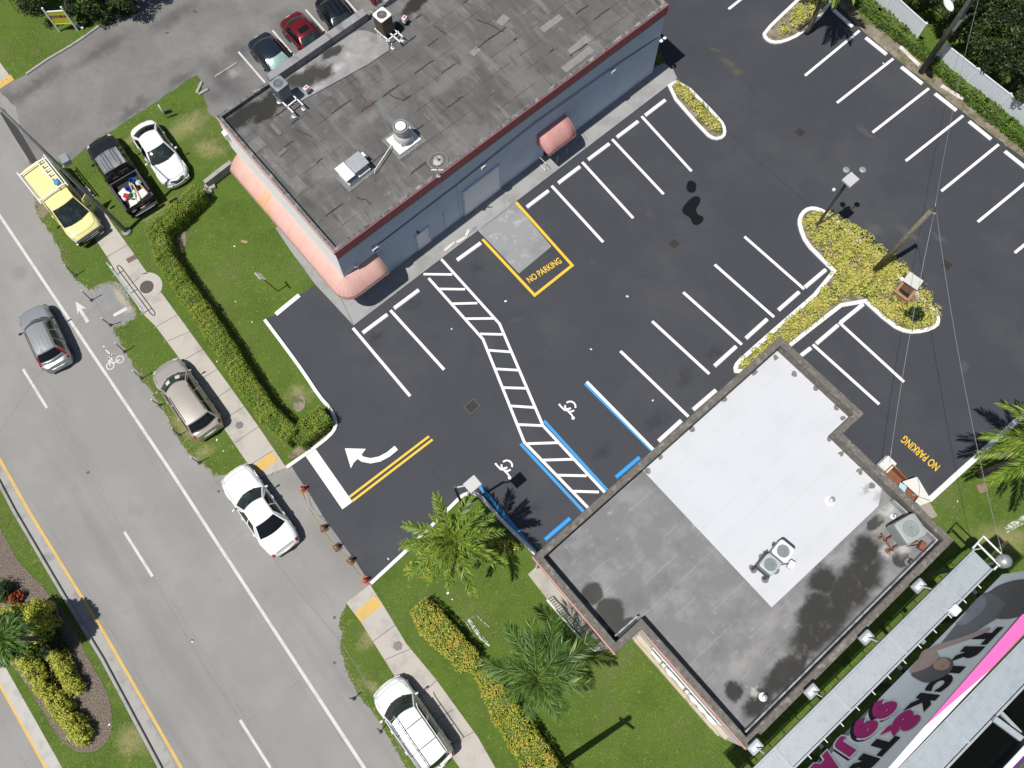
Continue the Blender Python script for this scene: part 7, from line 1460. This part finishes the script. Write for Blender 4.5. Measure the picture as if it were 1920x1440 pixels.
for x in (2.5,6.06,9.66,13.25):
    ob('floodlight_arm', MB().tube([(x+.0,-.3,7.42),(x,-1.3,7.35),(x,-1.6,6.35)], .03, 6), M['whitem'], cw)
    fl = ob('floodlight', MB().rbox((x,-1.62,6.25), (.66,.46,.14), .06, top=.03), M['metal'], bb); ob('lens', MB().rbox((x,-1.62,6.335), (.44,.22,.03), .04), mat('floodlight_lens', (.62,.68,.74), rough=.15, coat=.5) if 'fll' not in M else M['fll'], fl); M['fll'] = bpy.data.materials['floodlight_lens']
fr = ob('access_frame', MB().tube([(-.15,-1.45,7.5),(-.95,-1.5,7.5),(-.95,-.2,7.5),(-.15,-.2,7.5)], .05, 8), M['whitem'], bb)
ob('frame_bar', MB().tube([(-.5,-1.48,7.5),(-.5,-.2,7.5)], .04, 8), M['whitem'], fr); ob('guard_rail', MB().tube([(-.1,-1.4,8.3),(-.1,-.35,8.3)], .03, 6).tube([(-.1,-1.4,7.5),(-.1,-1.4,8.3)], .03, 6), M['whitem'], fr)
ob('box_light', MB().rbox((2.6,-.2,7.6), (.45,.4,.3), .06, top=.04), M['whitem'], bb); ob('control_box', MB().box((8.8,-.45,7.2), (.35,.4,.3)).box((4.6,-.15,7.3), (.2,.2,.2)), M['greym'], bb)
for x in (): ob('gusset', MB().add([(x-.35,-.02,13.62),(x+.25,.1,13.62),(x+.15,.85,13.66),(x-.35,-.02,13.72),(x+.25,.1,13.72),(x+.15,.85,13.70)], [(2,1,0),(3,4,5),(0,1,4,3),(1,2,5,4),(2,0,3,5)]), M['whitem'], bb)
sb = ob('back_panel', MB().box((LB/2,2.85,10.9), (LB,.1,5.8)), M['dsteel'], bb); ob('panel_cap', MB().box((LB/2,2.85,13.84), (LB,.2,.06)), M['whitem'], sb); ob('panel_face', MB().box((LB/2,3.0,10.9), (LB,.08,5.7)), mat('purple_print', (.10,.03,.16), rough=.5), sb)
ob('purple_edge', MB().box((LB/2,3.12,13.4), (LB,.14,.5)), bpy.data.materials['purple_print'], sb)
for x in (6.6, 12): ob('big_beam', MB().box((x,2.25,13.3), (.22,1.2,.16), rz=.2), M['steel'], bb)
q = W(1884,1052,2.2); t = thing('service_mast', 'short pole with a round grey cap beside the right end of the billboard catwalk', 'pole', (q.x, q.y, 0), 0); ob('mast', MB().tube([(0,0,0),(0,0,7.6)], .1, 10), M['conc'], t) ; ob('cap', MB().lathe([(.24,7.45),(.32,7.55),(.30,7.9),(.1,8.0)], n=14), M['metal'], t, smooth=True)
qq = W(1884,1052,7.8); t.location = (qq.x, qq.y, 0)
# chalk dust marks on the lawns
cm = mat('white_powder', (.55,.58,.50), [((.10,.16,.04), ('n',9,.40,.58,5), .95)], .9, coords='World')
mb = MB()
for k, (P_, w_) in enumerate((([(874,1158),(890,1185),(905,1203)],.05),([(878,1160),(896,1190),(912,1207),(918,1211)],.09),([(881,1160),(898,1186),(916,1206)],.05),([(872,1164),(884,1184)],.035),([(888,1146),(900,1160),(918,1176)],.035),([(892,1150),(904,1166)],.025),([(886,1172),(902,1196)],.04))): mb.strip(PX(P_), w_, .05 + k*.003)
for k, (P_, w_) in enumerate((([(1884,992),(1930,966),(1990,930)],.22),([(1888,986),(1935,958),(1990,925)],.10),([(1886,998),(1935,972),(1990,940)],.10))): mb.strip(PX(P_), w_, .05 + k*.003)
struct('powder_marks', mb, cm)
